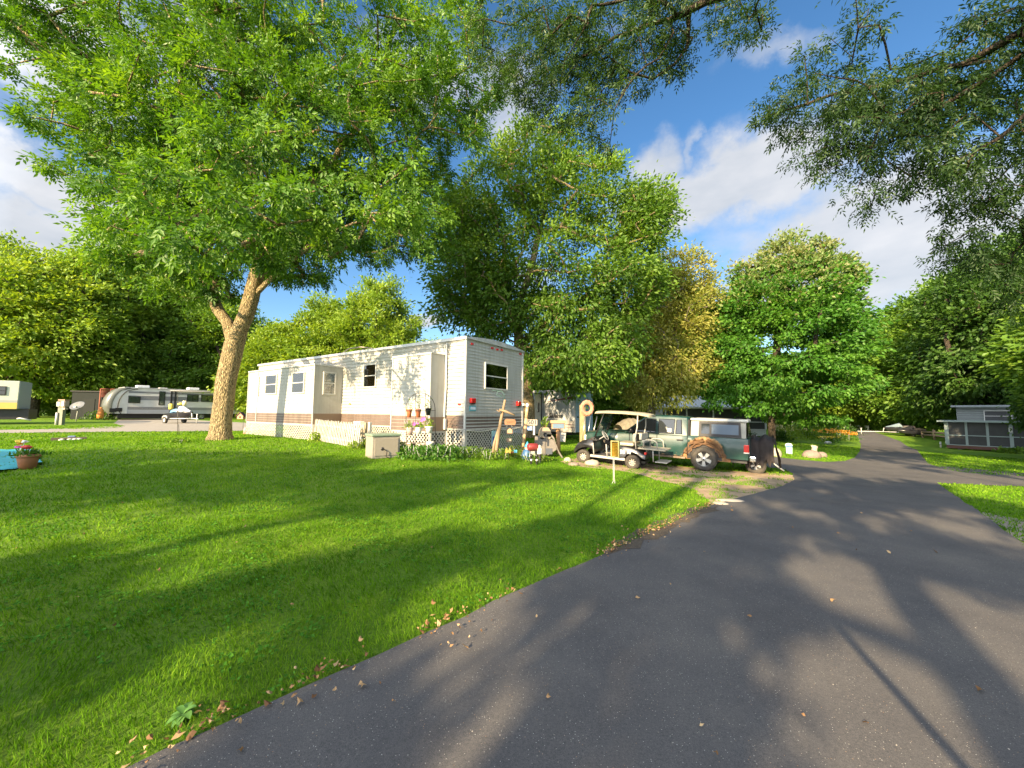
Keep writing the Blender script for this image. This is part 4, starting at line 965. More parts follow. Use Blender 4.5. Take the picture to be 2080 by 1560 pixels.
# ------------------------------------------------------------------ green pickup with a topper
def pickup():
    B = gp(1430, 957, 40); c = TEY.copy(); B = B-TEY*.80
    f = B+TEX*3.33; z0 = H(B.x, B.y); z1 = H(f.x, f.y)
    t = thing('pickup_truck', 'dark green crew cab pickup with white topper and rusted out rear wheel arch', 'pickup truck', (B.x, B.y, (z0*.75+z1*.25)-.01), TRZ)
    t.rotation_euler = (0, -math.atan((z1-z0)/3.33)*.6, TRZ)
    PA = carpaint('green_paint', (.003,.036,.030), .3, .4, .0, rust=(-.02, .52, .62, .10)); HW = .89
    WB = 3.33; r = .38
    def zb(x):      # bottom edge of the side, with the wheel arches cut in
        z = .42 if x > -.6 else .46
        if abs(x) < .66:
            a = math.sqrt(max(0, .66**2-x*x)); z = max(z, .30+a*1.02+.05*math.sin(x*31)+.03*math.sin(x*57))
        if abs(x-WB) < .47:
            z = max(z, .36+math.sqrt(.47**2-(x-WB)**2))
        return z
    def belt(x):
        if x < 2.15: return 1.10 if x > .48 else 1.115
        if x > 2.45: return 1.06-.10*((x-2.45)/1.7)**2
        return 1.10-.04*(x-2.15)/.3
    xs = sorted(set([-1.24+i*.06 for i in range(91)]+[-.66,.66,.47,.49,WB-.47,WB+.47]))
    xs = [x for x in xs if x <= 4.16]
    st = []
    for x in xs:
        zt = belt(x); z0_ = min(zb(x), zt-.06); hw = HW*(1 if x < 3.3 else 1-.10*((x-3.3)/.9)**2)
        ring = []
        fl = .035*max(0, 1-abs(x-WB)/.7) if x > 2 else .03*max(0, 1-abs(x)/.9)
        L_ = [(0, .0), (.15, .012), (.35, .03+fl), (.55, .035+fl), (.74, .02+fl*.6), (.90, .005), (.97, -.012), (1.0, -.05)]
        left = [(hw-.035+b, z0_+(zt-z0_)*a) for a, b in L_]
        ring = [(y, z) for y, z in left]; top = zt+.01
        if x > 2.45: crown = [(hw-.16, zt+.035), (hw*.5, zt+.075), (0, zt+.085), (-hw*.5, zt+.075), (-hw+.16, zt+.035)]
        else: crown = [(hw-.16, zt), (hw*.5, zt), (0, zt), (-hw*.5, zt), (-hw+.16, zt)]
        ring += crown+[(-y, z) for y, z in reversed(left)]
        st.append((x, ring))
    autosmooth(shell(st, 'body', PA, t), 28)
    # cab and roof
    def cabring(x, zt, hb, ht): return (x, [(hb, 1.10), (hb-.02, 1.16), (ht+.03, zt-.10), (ht, zt-.035), (ht-.06, zt), (0, zt+.02), (-ht+.06, zt), (-ht, zt-.035), (-ht-.03, zt-.10), (-hb+.02, 1.16), (-hb, 1.10)])
    cab = [cabring(.50, 1.66, .84, .68), cabring(.54, 1.72, .85, .69), cabring(1.0, 1.745, .86, .70), cabring(1.6, 1.74, .86, .70), cabring(1.86, 1.70, .86, .70)]
    a = autosmooth(shell(cab, 'roof', PA, t), 30)
    # windshield wedge: pillars of paint, glass between
    ws = MB(); ws.add([(1.86,.69,1.69),(1.86,-.69,1.69),(2.55,-.80,1.09),(2.55,.80,1.09)], [(0,1,2,3)]); ws.build('windshield', DGLASS, t)
    for s in (1, -1):
        MB().tube([(1.84, s*.70, 1.70), (2.2, s*.765, 1.40), (2.58, s*.83, 1.09)], [.035,.035,.045], 6).build('pillar', PA, t)
        sw = MB(); sw.add([(1.86, s*.86, 1.10), (2.5, s*.83, 1.10), (1.86, s*.715, 1.66)], [(0,1,2)]); sw.build('quarter_glass', DGLASS, t)
    def gl(xa, xb, xc, xd, nm='window'):     # side glass lying on the sloping cab side: lower a-b, upper c-d
        for s in (1, -1):
            yy = lambda z: s*(.868-.115*((z-1.14)/.54))
            P_ = [(xa, 1.15), (xb, 1.15), (xd, 1.625), (xc, 1.625)]
            o = MB().add([(x, yy(z)+s*.006, z) for x, z in P_]+[(x, yy(z)-s*.01, z) for x, z in P_], [(0,1,2,3),(7,6,5,4),(0,4,5,1),(1,5,6,2),(2,6,7,3),(3,7,4,0)]).build(nm, DGLASS, t)
            fr = MB(); fr.tube([(x, yy(z)+s*.006, z) for x, z in P_], .013, 5, closed=True); fr.build('window_seal', BLACK, o)
    gl(.66, .86, .70, .84); gl(.92, 1.42, .90, 1.42); gl(1.52, 2.36, 1.52, 1.90)
    # doors: raised seams, handles
    for x in (.485, 1.47, 2.42):
        for s in (1,): MB().tube([(x, HW-.022, 1.11), (x-.005, HW+.022, .92), (x, HW+.018, .70), (x+.01, HW-.0, .46)], .008, 4).build('door_seam', BLACK, t)
    for x in (.72, 1.62): MB().b2((x-.10, HW+.0, .93), (x+.10, HW+.028, .975)).build('door_handle', BLACK, t, bevel=.01)
    g = MB(); g.b2((.44, -.8, 1.12), (.47, .8, 1.64)); g.b2((.40, -.84, .48), (.478, .84, 1.08)); g.build('cab_gap', BLACK, t)
    st_ = MB(); st_.b2((1.0, .852, 1.19), (1.13, .87, 1.32)); st_.build('window_sticker', TRIM, t)
    m = MB(); m.tube([(2.28, .86, 1.14), (2.30, .98, 1.16)], .02, 5); m.ball((2.30, 1.06, 1.20), (.05, .12, .09), 10, 6); m.build('side_mirror', BLACK, t)
    # topper over the bed
    tp = MB(); T_ = []
    def tr(x, zt): return (x, [(.80, 1.115), (.795, 1.17), (.73, zt-.12), (.70, zt-.04), (.64, zt), (0, zt+.02), (-.64, zt), (-.70, zt-.04), (-.73, zt-.12), (-.795, 1.17), (-.80, 1.115)])
    autosmooth(shell([tr(.40, 1.66), tr(.30, 1.70), tr(-.5, 1.70), tr(-1.18, 1.675)], 'topper', mat('topper_white', (.26,.26,.23), .5, noise=(4,(.20,.20,.17),.5)), t), 30)
    MB().b2((-1.25, -.77, 1.615), (.42, .77, 1.70)).build('topper_roof', mat('topper_roof', (.32,.34,.34), .45), t, bevel=.035)
    for s in (1, -1):
        yy = lambda z: s*(.806-.062*((z-1.17)/.44))
        P_ = [(-1.06, 1.125), (.16, 1.125), (.15, 1.60), (-1.03, 1.60)]
        o = MB().add([(x, yy(z)+s*.012, z) for x, z in P_]+[(x, yy(z)-s*.004, z) for x, z in P_], [(0,1,2,3),(7,6,5,4),(0,4,5,1),(1,5,6,2),(2,6,7,3),(3,7,4,0)]).build('topper_window', mat('smoke_glass', (.03,.03,.033), .5, spec=.2), t)
        P_ = [(-.98, 1.21), (-.22, 1.21), (-.22, 1.52), (-.98, 1.52)]
        MB().add([(x, yy(z)+s*.016, z) for x, z in P_], [(0,1,2,3)]).build('pane', mat('glass_painted_sky', (.10,.13,.17), .6, spec=.1), o)  # bluish sky reflection put into the pane's own colour
        P_ = [(-.16, 1.2), (.08, 1.2), (.08, 1.53), (-.16, 1.53)]
        MB().add([(x, yy(z)+s*.016, z) for x, z in P_], [(0,1,2,3)]).build('pane', DGLASS, o)
    # rear: hatch glass, tailgate, lights, bumper
    MB().add([(-1.20,-.66,1.62),(-1.20,.66,1.62),(-1.262,.72,1.16),(-1.262,-.72,1.16)], [(0,1,2,3)]).build('rear_glass', DGLASS, t)
    MB().b2((-1.275, -.72, .55), (-1.235, .72, 1.10)).build('tailgate', mat('tailgate_green', (.008,.025,.022), .5), t, bevel=.012)
    for s in (1, -1):
        l = MB().b2((-1.262, s*.72, .66), (-1.12, s*(HW+.012), .93)).build('tail_light', RED, t, bevel=.02)
        MB().b2((-1.266, s*.715, .665), (-1.12, s*(HW+.016), .70)).build('reverse_lens', TRIM, l)
    MB().b2((-1.44, -.86, .42), (-1.27, .86, .58)).build('rear_bumper', CHROME, t, bevel=.03)
    MB().b2((4.16, -.86, .42), (4.30, .86, .62)).build('front_bumper', CHROME, t, bevel=.03)
    MB().b2((4.155, -.6, .68), (4.18, .6, .92)).build('grille', BLACK, t)
    for s in (1, -1): MB().b2((4.12, s*.62, .70), (4.17, s*.82, .90)).build('headlight', mat('lamp_glass', (.7,.7,.7), .1), t)
    # torn arch: rusty wheel house behind, ragged strips hanging at its edge
    RUSTM = mat('rusty_inner_panel', (.42,.25,.10), .85, noise=(5,(.16,.08,.035),.8), bump=(20,.6,.02)); DR = mat('dark_rust', (.045,.028,.018), .9, noise=(12,(.14,.075,.035),.7))
    ih = MB(); n = 14; a0 = [(math.cos(math.pi*i/n)*.76, .34+math.sin(math.pi*i/n)*.76) for i in range(n+1)]
    ih.add([(x, .77, z) for x, z in a0], [tuple(range(n+1))]); ih.build('wheel_house', RUSTM, t)
    ih = MB(); a1 = [(math.cos(math.pi*i/n)*.52, .36+math.sin(math.pi*i/n)*.46) for i in range(n+1)]; ih.add([(x, .775, z) for x, z in a1], [tuple(range(n+1))]); ih.build('wheel_well', BLACK, t)
    rg = random.Random(4); rag = MB()
    for L0, off in ((.67, .90), (.60, .885), (.54, .87)):
        pts = []; a = R(20)
        while a < R(172):
            rr_ = L0+rg.uniform(-.035, .035); pts.append((math.cos(a)*rr_, off+rg.uniform(-.015, .015), .33+math.sin(a)*rr_)); a += R(9)
        k = len(pts); w_ = [.035+.03*rg.random() for _ in pts]
        vs = [(p[0], p[1], p[2]) for p in pts]+[(p[0]*(1-w/.6), p[1]-.02, (p[2]-.33)*(1-w/.6)+.33) for p, w in zip(pts, w_)]
        if L0 < .6: k = k
        rag.add(vs, [(i, i+1, k+i+1, k+i) for i in range(k-1)])
    rag.build('torn_metal', DR, t)
    MB().b2((.55, .84, .34), (2.7, .93, .40)).build('running_board', mat('step_rust', (.30,.24,.16), .7, noise=(6,(.13,.09,.06),.6)), t, bevel=.01)
    u = MB(); u.b2((-1.2, -.72, .34), (4.0, .72, .50)); u.build('underbody', BLACK, t)
    for x in (0, WB):
        for s in (1, -1): wheel(t, (x, s*.78, r), r, .27, .235, 5, RIM if x == 0 else None, side=s)
pickup()
# ------------------------------------------------------------------ golf cart
def golf_cart():
    B = gp(1284, 952, 40)-TEY*.50; f = B+TEX*1.68; z0 = H(B.x, B.y); z1 = H(f.x, f.y)
    t = thing('golf_cart', 'black golf cart with beige roof, windshield and fold out rear seat', 'golf cart', (B.x, B.y, z0-.0), TRZ+.03)
    t.rotation_euler = (0, -math.atan((z1-z0)/1.68), TRZ+.03)
    BP = carpaint('black_paint', (.012,.012,.014), .5, .3, 0); r = .225
    # front cowl
    ring = lambda x, hw, zb, zt, k=.8: (x, [(hw-.02, zb), (hw, zb+.05), (hw, (zb+zt)/2), (hw*k, zt), (0, zt+.02), (-hw*k, zt), (-hw, (zb+zt)/2), (-hw, zb+.05), (-hw+.02, zb)])
    autosmooth(shell([ring(1.28,.56,.42,.62), ring(1.36,.57,.50,.80), ring(1.55,.58,.56,.82), ring(1.75,.56,.52,.76), ring(1.95,.52,.40,.64), ring(2.06,.46,.30,.50), ring(2.09,.40,.28,.40)], 'front_cowl', BP, t), 40)
    MB().b2((2.02,-.30,.36),(2.10,.30,.46)).build('front_bumper', BLACK, t, bevel=.02)
    d = MB(); d.prism([(1.20,.80),(1.36,.80),(1.42,.90),(1.28,.93)], -.55, .55); d.build('dashboard', BLACK, t)
    MB().b2((.28,-.52,.26),(1.36,.52,.31)).build('floor', mat('floor_mat', (.05,.05,.05), .9), t)
    for s in (1,-1): MB().b2((.24, s*.50, .24), (1.42, s*.585, .32)).build('rocker_panel', mat('rocker', (.34,.32,.29), .5, .2), t, bevel=.012)
    # rear body with arched fender
    bs = []
    for x, zb, zt in [(.44,.30,.66),(.40,.30,.70),(.30,.31,.71),(.24,.34,.71),(.18,.44,.70),(.08,.50,.69),(-.02,.51,.67),(-.12,.49,.64),(-.22,.42,.58),(-.30,.36,.52),(-.40,.34,.50)]:
        bs.append((x, [(.57, zb), (.60, zb+.02), (.60, zt-.10), (.56, zt-.02), (.44, zt), (0, zt+.01), (-.44, zt), (-.56, zt-.02), (-.60, zt-.10), (-.60, zb+.02), (-.57, zb)]))
    autosmooth(shell(bs, 'rear_body', BP, t), 40)
    MB().b2((.0,-.50,.72),(.56,.50,.82)).build('seat', CREAM, t, bevel=.04)
    for s in (1,-1): MB().b2((-.06, s*.05 if s>0 else -.48, .86), (.04, .48 if s>0 else -.05, 1.14)).build('seat_back', CREAM, t, bevel=.045)
    MB().b2((-.11,-.48,.88),(-.065,.48,1.12)).build('seat_shell', BLACK, t, bevel=.02)
    TUB = mat('beige_tube', (.32,.31,.28), .45)
    for s in (1,-1): MB().tube([(1.30,s*.55,.84),(1.12,s*.56,1.35),(1.00,s*.55,1.74)], .018, 8).build('front_strut', BLACK, t)
    for s in (1,-1): MB().tube([(-.10,s*.55,.66),(-.06,s*.57,1.0),(-.12,s*.57,1.35),(-.12,s*.55,1.74)], .022, 8).build('rear_strut', TUB, t)
    ws = MB(); ws.add([(1.32,.52,.90),(1.32,-.52,.90),(1.02,-.50,1.72),(1.02,.50,1.72)], [(0,1,2,3)]); w = ws.build('windshield', GLASSB, t)
    fr = MB(); fr.tube([(1.32,.52,.90),(1.32,-.52,.90),(1.02,-.50,1.72),(1.02,.50,1.72)], .012, 5, closed=True); fr.tube([(1.17,.51,1.30),(1.17,-.51,1.30)], .008, 5); fr.build('frame', BLACK, w)
    # roof: shallow beige shell
    rs = [(x, [(hw, z-.035), (hw+.01, z-.01), (hw-.05, z+.03), (hw*.5, z+.055), (0, z+.062), (-hw*.5, z+.055), (-hw+.05, z+.03), (-hw-.01, z-.01), (-hw, z-.035)]) for x, hw, z in [(1.36,.44,1.73),(1.30,.54,1.755),(1.0,.58,1.78),(.4,.60,1.79),(-.2,.59,1.77),(-.42,.55,1.74),(-.47,.48,1.72)]]
    autosmooth(shell(rs, 'roof', mat('beige_roof', (.40,.36,.26), .5, noise=(3,(.32,.29,.21),.6)), t), 50)
    sw = MB(); Ms = Matrix.Translation((1.02, .26, .98)) @ Euler((0, R(-55), 0)).to_matrix().to_4x4()
    sw.tube([(math.cos(a)*.17, math.sin(a)*.17, 0) for a in [i*math.pi/10 for i in range(20)]], .014, 6, closed=True, M=Ms)
    for a in (0, 2.1, 4.2): sw.tube([(0,0,-.02),(math.cos(a)*.165, math.sin(a)*.165, 0)], .012, 5, M=Ms)
    sw.tube([(0,0,0),(0,0,-.4)], .02, 6, M=Ms); sw.build('steering_wheel', mat('grey_plastic', (.25,.25,.25), .5), t)
    # fold out rear seat
    MB().b2((-.24,-.44,.94),(-.15,.44,1.16)).build('rear_seat_back', mat('grey_cushion', (.30,.30,.27), .6), t, bevel=.035)
    MB().b2((-.34,-.42,.86),(-.24,.42,.95)).build('rear_cushion', mat('grey_cushion'), t, bevel=.03)
    MB().b2((-.98,-.50,.66),(-.14,.50,.70)).build('rear_deck', CREAM, t, bevel=.008)
    MB().b2((-1.02,-.42,.28),(-.66,.42,.31)).build('foot_rest', TUB, t, bevel=.008)
    for s in (1,-1):
        MB().tube([(-.62,s*.44,.29),(-.60,s*.46,.66)], .018, 6).build('deck_leg', TUB, t)
        MB().tube([(-.30,s*.47,.70),(-.32,s*.48,.92),(-.40,s*.48,.97),(-.62,s*.48,.97),(-.72,s*.48,.91),(-.74,s*.48,.70)], .018, 8).build('grab_rail', TUB, t)
    MB().b2((-.50,-.02,.40),(-.43,.06,.50)).build('hitch', BLACK, t)
    MB().b2((-.42,.42,.50),(-.36,.56,.58)).build('tail_light', RED, t, bevel=.01)
    M = Matrix.Translation((.32, .606, .52)) @ Matrix.Rotation(math.pi, 4, 'Z') @ Matrix.Rotation(R(90), 4, 'X')
    text_mesh('cart_number', '50', .17, TRIM, t, M, .003, bold=.006)
    M2 = Matrix.Translation((.10, .606, .52)) @ Matrix.Rotation(math.pi, 4, 'Z') @ Matrix.Rotation(R(90), 4, 'X')
    text_mesh('cart_number', 'N', .13, TRIM, t, M2, .003, bold=.006)
    MB().ball((.50,.60,.55), (.025,.012,.05), 8, 6).build('charge_port', TRIM, t)
    # thin leg frame of a folded step beside the floor
    for x in (1.30, .84): MB().tube([(x+.04,.57,.72),(x-.02,.585,.30)], .02, 6).build('step_strut', TUB, t)
    ub = MB(); ub.b2((-.35,-.35,.20),(1.9,.35,.27)); ub.tube([(0,-.5,.225),(0,.5,.225)], .03, 8); ub.tube([(1.68,-.5,.225),(1.68,.5,.225)], .025, 8); ub.build('chassis', BLACK, t)
    for x in (0, 1.68):
        for s in (1,-1): wheel(t, (x, s*.50, r), r, .20, .115, 8, mat('cream_rim', (.40,.38,.32), .5), mat('hub_dark', (.10,.09,.08), .6), side=s, steer=.12 if x else 0)
    return t
CART = golf_cart()
# ------------------------------------------------------------------ small plants
def tuft_mesh(rg, n, spread, h, L, wd, mode='leaf', up=.5):
    P = rg.normal(size=(n, 3)); P[:, :2] *= .42*np.array(spread[:2]); P[:, 2] = np.abs(rg.random(n))*h
    P[:, 2] *= np.clip(1.15-(np.hypot(P[:, 0]/spread[0], P[:, 1]/spread[1]))**2, .15, 1)
    d = unit(rg.normal(size=(n, 3))+np.array([0, 0, up])); u = unit(rg.normal(size=(n, 3))*.8+np.array([0, 0, .7])); l = L*(.6+.8*rg.random(n))
    V, F = leaf_quads(P, d, u, l, l*wd, .15); return V, F, np.repeat(rg.random(n), 4)
def bush(name, label, cat, loc, spread, h, n, L, leafk, seed, group=None, wd=.5, stems=6, flowers=None, up=.5):
    rg = np.random.default_rng(seed); t = thing(name, label, cat, loc, 0, group)
    V, F, T = tuft_mesh(rg, n, spread, h, L, wd, up=up); link('foliage', npmesh('foliage', V, F, lm(leafk), T), t)
    mb = MB()
    for k in range(stems):
        x, y = rg.normal()*.3*spread[0], rg.normal()*.3*spread[1]; mb.tube([(x*.4, y*.4, -.05), (x, y, h*.5), (x*1.3, y*1.3, h*.95)], [.008, .006, .004], 4)
    mb.build('stems', mat('stem', (.09,.11,.03), .8), t)
    if flowers:
        col, k, s = flowers; fm = MB()
        for i in range(k):
            p = rg.normal(size=2)*.36*np.array(spread[:2]); z = h*(.75+.35*rg.random()); n_ = 6
            c = (p[0], p[1], z); fm.add([c]+[(c[0]+s*math.cos(a)*rg.uniform(.7,1.2), c[1]+s*math.sin(a)*rg.uniform(.7,1.2)-s*.3, c[2]+s*.5*math.sin(a*2+i)) for a in [2*math.pi*j/n_ for j in range(n_)]], [(0, j+1, (j+1) % n_+1) for j in range(n_)])
        fm.build('flowers', mat('petals_'+col, {'orange':(.75,.30,.02),'pink':(.62,.10,.40),'yellow':(.75,.55,.05),'red':(.6,.06,.05),'purple':(.45,.08,.38),'white':(.75,.72,.7)}[col], .7), t)
    return t
def flowerpot(label, loc, r, h, m, plant=None, group=None, soil=True, rimm=None, rz=0, plabel=None, flowers=None, ph=.2, pn=90, seed=1, leafk='light', L=.06, sp=None):
    t = thing('flower_pot', label, 'flower pot', loc, rz, group)
    MB().lathe([(r*.68, 0), (r*.92, h*.76), (r*.93, h*.78), (r*1.03, h*.78), (r*1.05, h), (r*.95, h), (r*.90, h*.86), (.001, h*.86)], 24, 0).build('pot', m, t)
    if plant:
        rg = np.random.default_rng(seed); V, F, T = tuft_mesh(rg, pn, sp or (r*1.5, r*1.5), ph, L, .45, up=.8); V = V+np.array([0, 0, h*.85]); link('leaves', npmesh('leaves', V, F, lm(leafk), T), t)
        mb = MB()
        for k in range(5):
            x, y = rg.normal()*r*.6, rg.normal()*r*.6; mb.tube([(x*.3, y*.3, h*.8), (x, y, h+ph*.5), (x*1.5, y*1.5, h+ph*1.0)], .004, 4)
        mb.build('stems', mat('stem'), t)
        if flowers:
            for (fx, fz, fs, col) in flowers:
                mb = MB(); c = (fx, r*.6, h+fz)
                for j in range(6):
                    a = j*math.pi/3; mb.add([c, (c[0]+fs*math.cos(a-.4), c[1]+.01, c[2]+fs*math.sin(a-.4)), (c[0]+fs*1.15*math.cos(a), c[1]+.02, c[2]+fs*1.15*math.sin(a)), (c[0]+fs*math.cos(a+.4), c[1]+.01, c[2]+fs*math.sin(a+.4))], [(0,1,2,3)])
                mb.build('blossom', mat('petals_'+col, {'orange':(.75,.30,.02),'pink':(.62,.10,.40),'yellow':(.75,.55,.05),'red':(.6,.06,.05),'purple':(.45,.08,.38),'white':(.75,.72,.7)}[col], .7), t)
    return t
TERRA = mat('terracotta', (.42,.13,.05), .7, noise=(8,(.34,.10,.04),.5)); PINKP = mat('pale_pink_pot', (.52,.38,.36), .6, noise=(8,(.42,.30,.27),.5)); WHITEP = mat('white_pot', (.66,.67,.66), .5, noise=(8,(.55,.55,.54),.5)); BROWNP = mat('brown_pot', (.26,.13,.08), .6)
WOODL = mat('weathered_wood', (.30,.21,.13), .85, noise=(9,(.24,.17,.10),.7), bump=(30,.5,.01)); WOODO = mat('orange_wood', (.52,.27,.10), .8, noise=(7,(.42,.30,.18),.7), bump=(30,.4,.01)); WIRE = mat('dark_wire', (.03,.028,.025), .5)
# ------------------------------------------------------------------ things along the white trailer
def trailer_side_things():
    T2W = lambda x, y, z=None: Vector((TC.x, TC.y, 0))+TEX*x+TEY*y+Vector((0, 0, (H(*(TC+TEX*x+TEY*y)[:2])) if z is None else z))
    # leaning picket fence: two runs
    def fence(xa, xb, ya, yb, h, label, seed, lean):
        a = T2W(xa, ya); b = T2W(xb, yb); d = (b-a); Ln = Vector((d.x, d.y)).length; rz = math.atan2(d.y, d.x)
        t = thing('picket_fence', label, 'fence', a, rz, 'white picket fence pieces by the trailer'); t.rotation_euler = (lean, -math.atan2(d.z, Ln), rz)
        rails = MB()
        for z in (h*.25, h*.75): rails.b2((0, -.02, z-.035), (Ln, .01, z+.035))
        rails.build('rails', LATT, t); k = int(Ln/.135); rg = random.Random(seed)
        for i in range(k):
            x = .03+i*(Ln-.1)/max(1, k-1); w = .034; hh = h+rg.uniform(-.02, .02); ln = rg.uniform(-.02, .02)
            MB().prism([(x-w, .03), (x+w, .03), (x+w+ln, hh-.08), (x+w*.5+ln, hh-.02), (x+ln, hh), (x-w*.5+ln, hh-.02), (x-w+ln, hh-.08)], .012, .032).build('picket', LATT, t)
    a = gp(728, 912); b = gp(628, 893)
    qa = (a-TC); qb = (b-TC)
    fence(qa.dot(TEX), qb.dot(TEX), qa.dot(TEY), qb.dot(TEY), .86, 'long leaning white picket fence piece left of the beige hose box', 3, .10)
    a = gp(788, 897); b = gp(752, 893); qa = a-TC; qb = b-TC
    fence(qa.dot(TEX), qb.dot(TEX), qa.dot(TEY), qb.dot(TEY), .72, 'short white picket fence piece behind the beige hose box', 4, .02)
    # electric meter post
    m0 = gp(735, 905); t = thing('electric_meter', 'white electric meter box with round glass meter behind the fence', 'electric meter', m0, TRZ)
    GB = mat('grey_box', (.50,.49,.45), .5); s = m0.y/781
    def bz(v): return pt(735, v, m0.y).z-m0.z
    MB().b2((-.05, -.04, 0), (.05, .04, bz(885))).build('post', GB, t)
    bx = MB(); bx.b2((.0, -.10, bz(878)), (.40, .12, bz(856))); bx.build('meter_box', mat('box_white', (.66,.65,.6), .5), t, bevel=.03)
    MB().lathe([(.16, 0), (.16, .06), (.12, .10), (.001, .11)], 24, 0, Matrix.Translation((.16, .12, bz(866))) @ Matrix.Rotation(R(-90), 4, 'X')).build('meter_dial', GB, t)
    MB().b2((-.32, -.08, bz(886)), (-.03, .10, bz(858))).build('breaker_box', mat('taupe_box', (.26,.22,.16), .6), t, bevel=.015)
    MB().b2((-.27, .10, bz(872)), (-.08, .125, bz(862))).build('hatch', mat('taupe_light', (.38,.34,.26), .6), t)
    MB().b2((-.46, -.06, bz(893)), (-.36, .04, bz(857))).build('conduit_box', GB, t, bevel=.01)
    # hose reel box
    c0 = gp(741, 932); c1 = gp(783, 924); t = thing('hose_box', 'beige plastic hose reel box with green lid in front of the fence', 'hose box', (c0+c1)/2+Vector((.03, .35, 0)), math.radians(8))
    bw = .62; bh = .62; BG_ = mat('beige_plastic', (.27,.245,.205), .6, noise=(3,(.22,.20,.165),.5)); t.rotation_euler = (0, 0, math.radians(38)); t.location = c0+Vector((.36, .40, 0))
    MB().b2((-.40, -.30, 0), (.40, .30, bh)).build('case', BG_, t, bevel=.02)
    MB().b2((-.43, -.33, bh+.001), (.43, .33, bh+.07)).build('lid', mat('sage_lid', (.16,.22,.16), .5), t, bevel=.025)
    for fc in (1,):
        MB().b2((-.34, -.318, .08), (.34, -.300, bh-.06)).build('front_panel', mat('beige_panel', (.24,.215,.175), .6), t, bevel=.006)
    MB().b2((.401, -.2, bh-.24), (.412, .2, bh-.08)).build('reel_slot', BLACK, t)
    MB().tube([(-.12, -.32, .26), (-.10, -.36, .28), (.0, -.36, .20), (-.02, -.35, .05), (.08, -.42, .0)], .012, 6).build('hose', BLACK, t)
    MB().lathe([(.05, 0), (.05, .02), (.001, .025)], 14, 0, Matrix.Translation((-.12, -.30, .27)) @ Matrix.Rotation(R(90), 4, 'X')).build('crank', BLACK, t)
    # arched wire plant stand with nine pots
    Y = 11.6; S_ = lambda u, v, dy=0: pt(u, v, Y+dy); b = gp(854, 925); base = Vector((S_(854, 900).x, Y, H(S_(854, 900).x, Y)))
    t = thing('plant_stand', 'tall arched black wire plant stand holding three rows of pots', 'plant stand', base, 0)
    W_ = lambda u, v, dy=0: S_(u, v, dy)-base
    mb = MB(); arc = [W_(826, 915)]+[W_(825, 830)]+[W_(854-29.5*math.cos(a), 829-32*math.sin(a)) for a in [i*math.pi/12 for i in range(13)]]+[W_(884.5, 860), W_(885, 915)]
    arc = [W_(826, 935), W_(825, 870)]+[W_(854-29.5*math.cos(a), 829-31*math.sin(a)) for a in [i*math.pi/14 for i in range(15)]]+[W_(884, 870), W_(886, 935)]
    mb.tube(arc, .010, 6); 
    for v in (834, 869, 899): mb.tube([W_(825, v), W_(884.5, v)], .008, 5); mb.tube([W_(825, v, -.22), W_(884.5, v, -.22)], .008, 5)
    for u in (825, 884.5):
        for v in (834, 869, 899): mb.tube([W_(u, v), W_(u, v, -.22)], .008, 5)
    mb.tube([W_(844, 800), W_(844, 935)], .007, 5); mb.tube([W_(864, 800), W_(864, 935)], .007, 5)
    mb.tube([W_(854-22*math.cos(a), 829-22*math.sin(a)) for a in [i*math.pi/10 for i in range(11)]], .006, 4); mb.build('wire_frame', WIRE, t)
    s = Y/781
    rows = [(831, 848, 831, 8, .0, TERRA, 'upper left terracotta pot with a leafy stem on the wire stand', 'light', .36, None), (849.5, 848, 831, 8, 0, TERRA, 'upper middle terracotta pot with white tag on the wire stand', 'light', .42, None), (869.5, 844, 829, 8, 0, BLACK, 'small black pot in the top row of the wire stand', 'light', .46, None),
            (832, 884, 868, 11, 0, PINKP, 'pale pink pot with trailing plant in the middle row, left', 'light', .2, [(-.25,.12,.03,'pink')]), (850, 882, 868, 10.5, 0, WHITEP, 'white pot with purple flower in the middle row of the stand', 'light', .18, [(.12,.10,.05,'purple'),(-.1,.2,.04,'pink')]), (871, 880, 866, 11, 0, WHITEP, 'white pot with bright green plant in the middle row, right', 'light', .26, [(.15,.22,.06,'pink')]),
            (834, 915, 899, 11.5, 0, PINKP, 'brownish pink pot in the bottom row, left', None, 0, None), (854, 919, 902, 12, 0, PINKP, 'chipped pink pot in the bottom row, middle', None, 0, None), (873, 913, 898, 12, 0, WHITEP, 'white rimmed pot in the bottom row, right', None, 0, None)]
    for i, (u, v1, v0, rpx, _, m, lab, lf, ph, fl) in enumerate(rows):
        q = S_(u, v1, -.12); h = (v1-v0)*s*.985
        flowerpot(lab, q, rpx*s*.70, h, m, plant=lf, group='pots on the wire plant stand', flowers=fl, ph=ph, pn=26 if i < 3 else 120, seed=20+i, leafk='light' if lf else 'mid', L=.07, sp=(.10, .08) if i < 3 else (.18, .12), rz=math.pi)
    # plants at the foot of the skirting
    k = 0
    for u, v, w, h, lf, L in [(810,926,.45,.42,'hedge',.09),(836,930,.5,.40,'hedge',.09),(862,934,.5,.38,'hedge',.09),(888,934,.5,.42,'hedge',.09),(912,934,.5,.40,'hedge',.09),(780,922,.35,.3,'hedge',.08),(742,908,.3,.28,'light',.07),(718,912,.3,.25,'light',.07),
                           (940,930,.45,.32,'mid',.07),(965,930,.5,.35,'mid',.06),(990,934,.45,.30,'mid',.06),(1022,932,.5,.32,'mid',.06),(1046,930,.45,.38,'light',.06),(1050,900,.35,.45,'light',.07),(640,897,.3,.35,'light',.08),(905,905,.3,.6,'mid',.07),(842,880,.25,.5,'hedge',.07),(1078,938,.4,.25,'mid',.06),(1098,936,.35,.22,'light',.06)]:
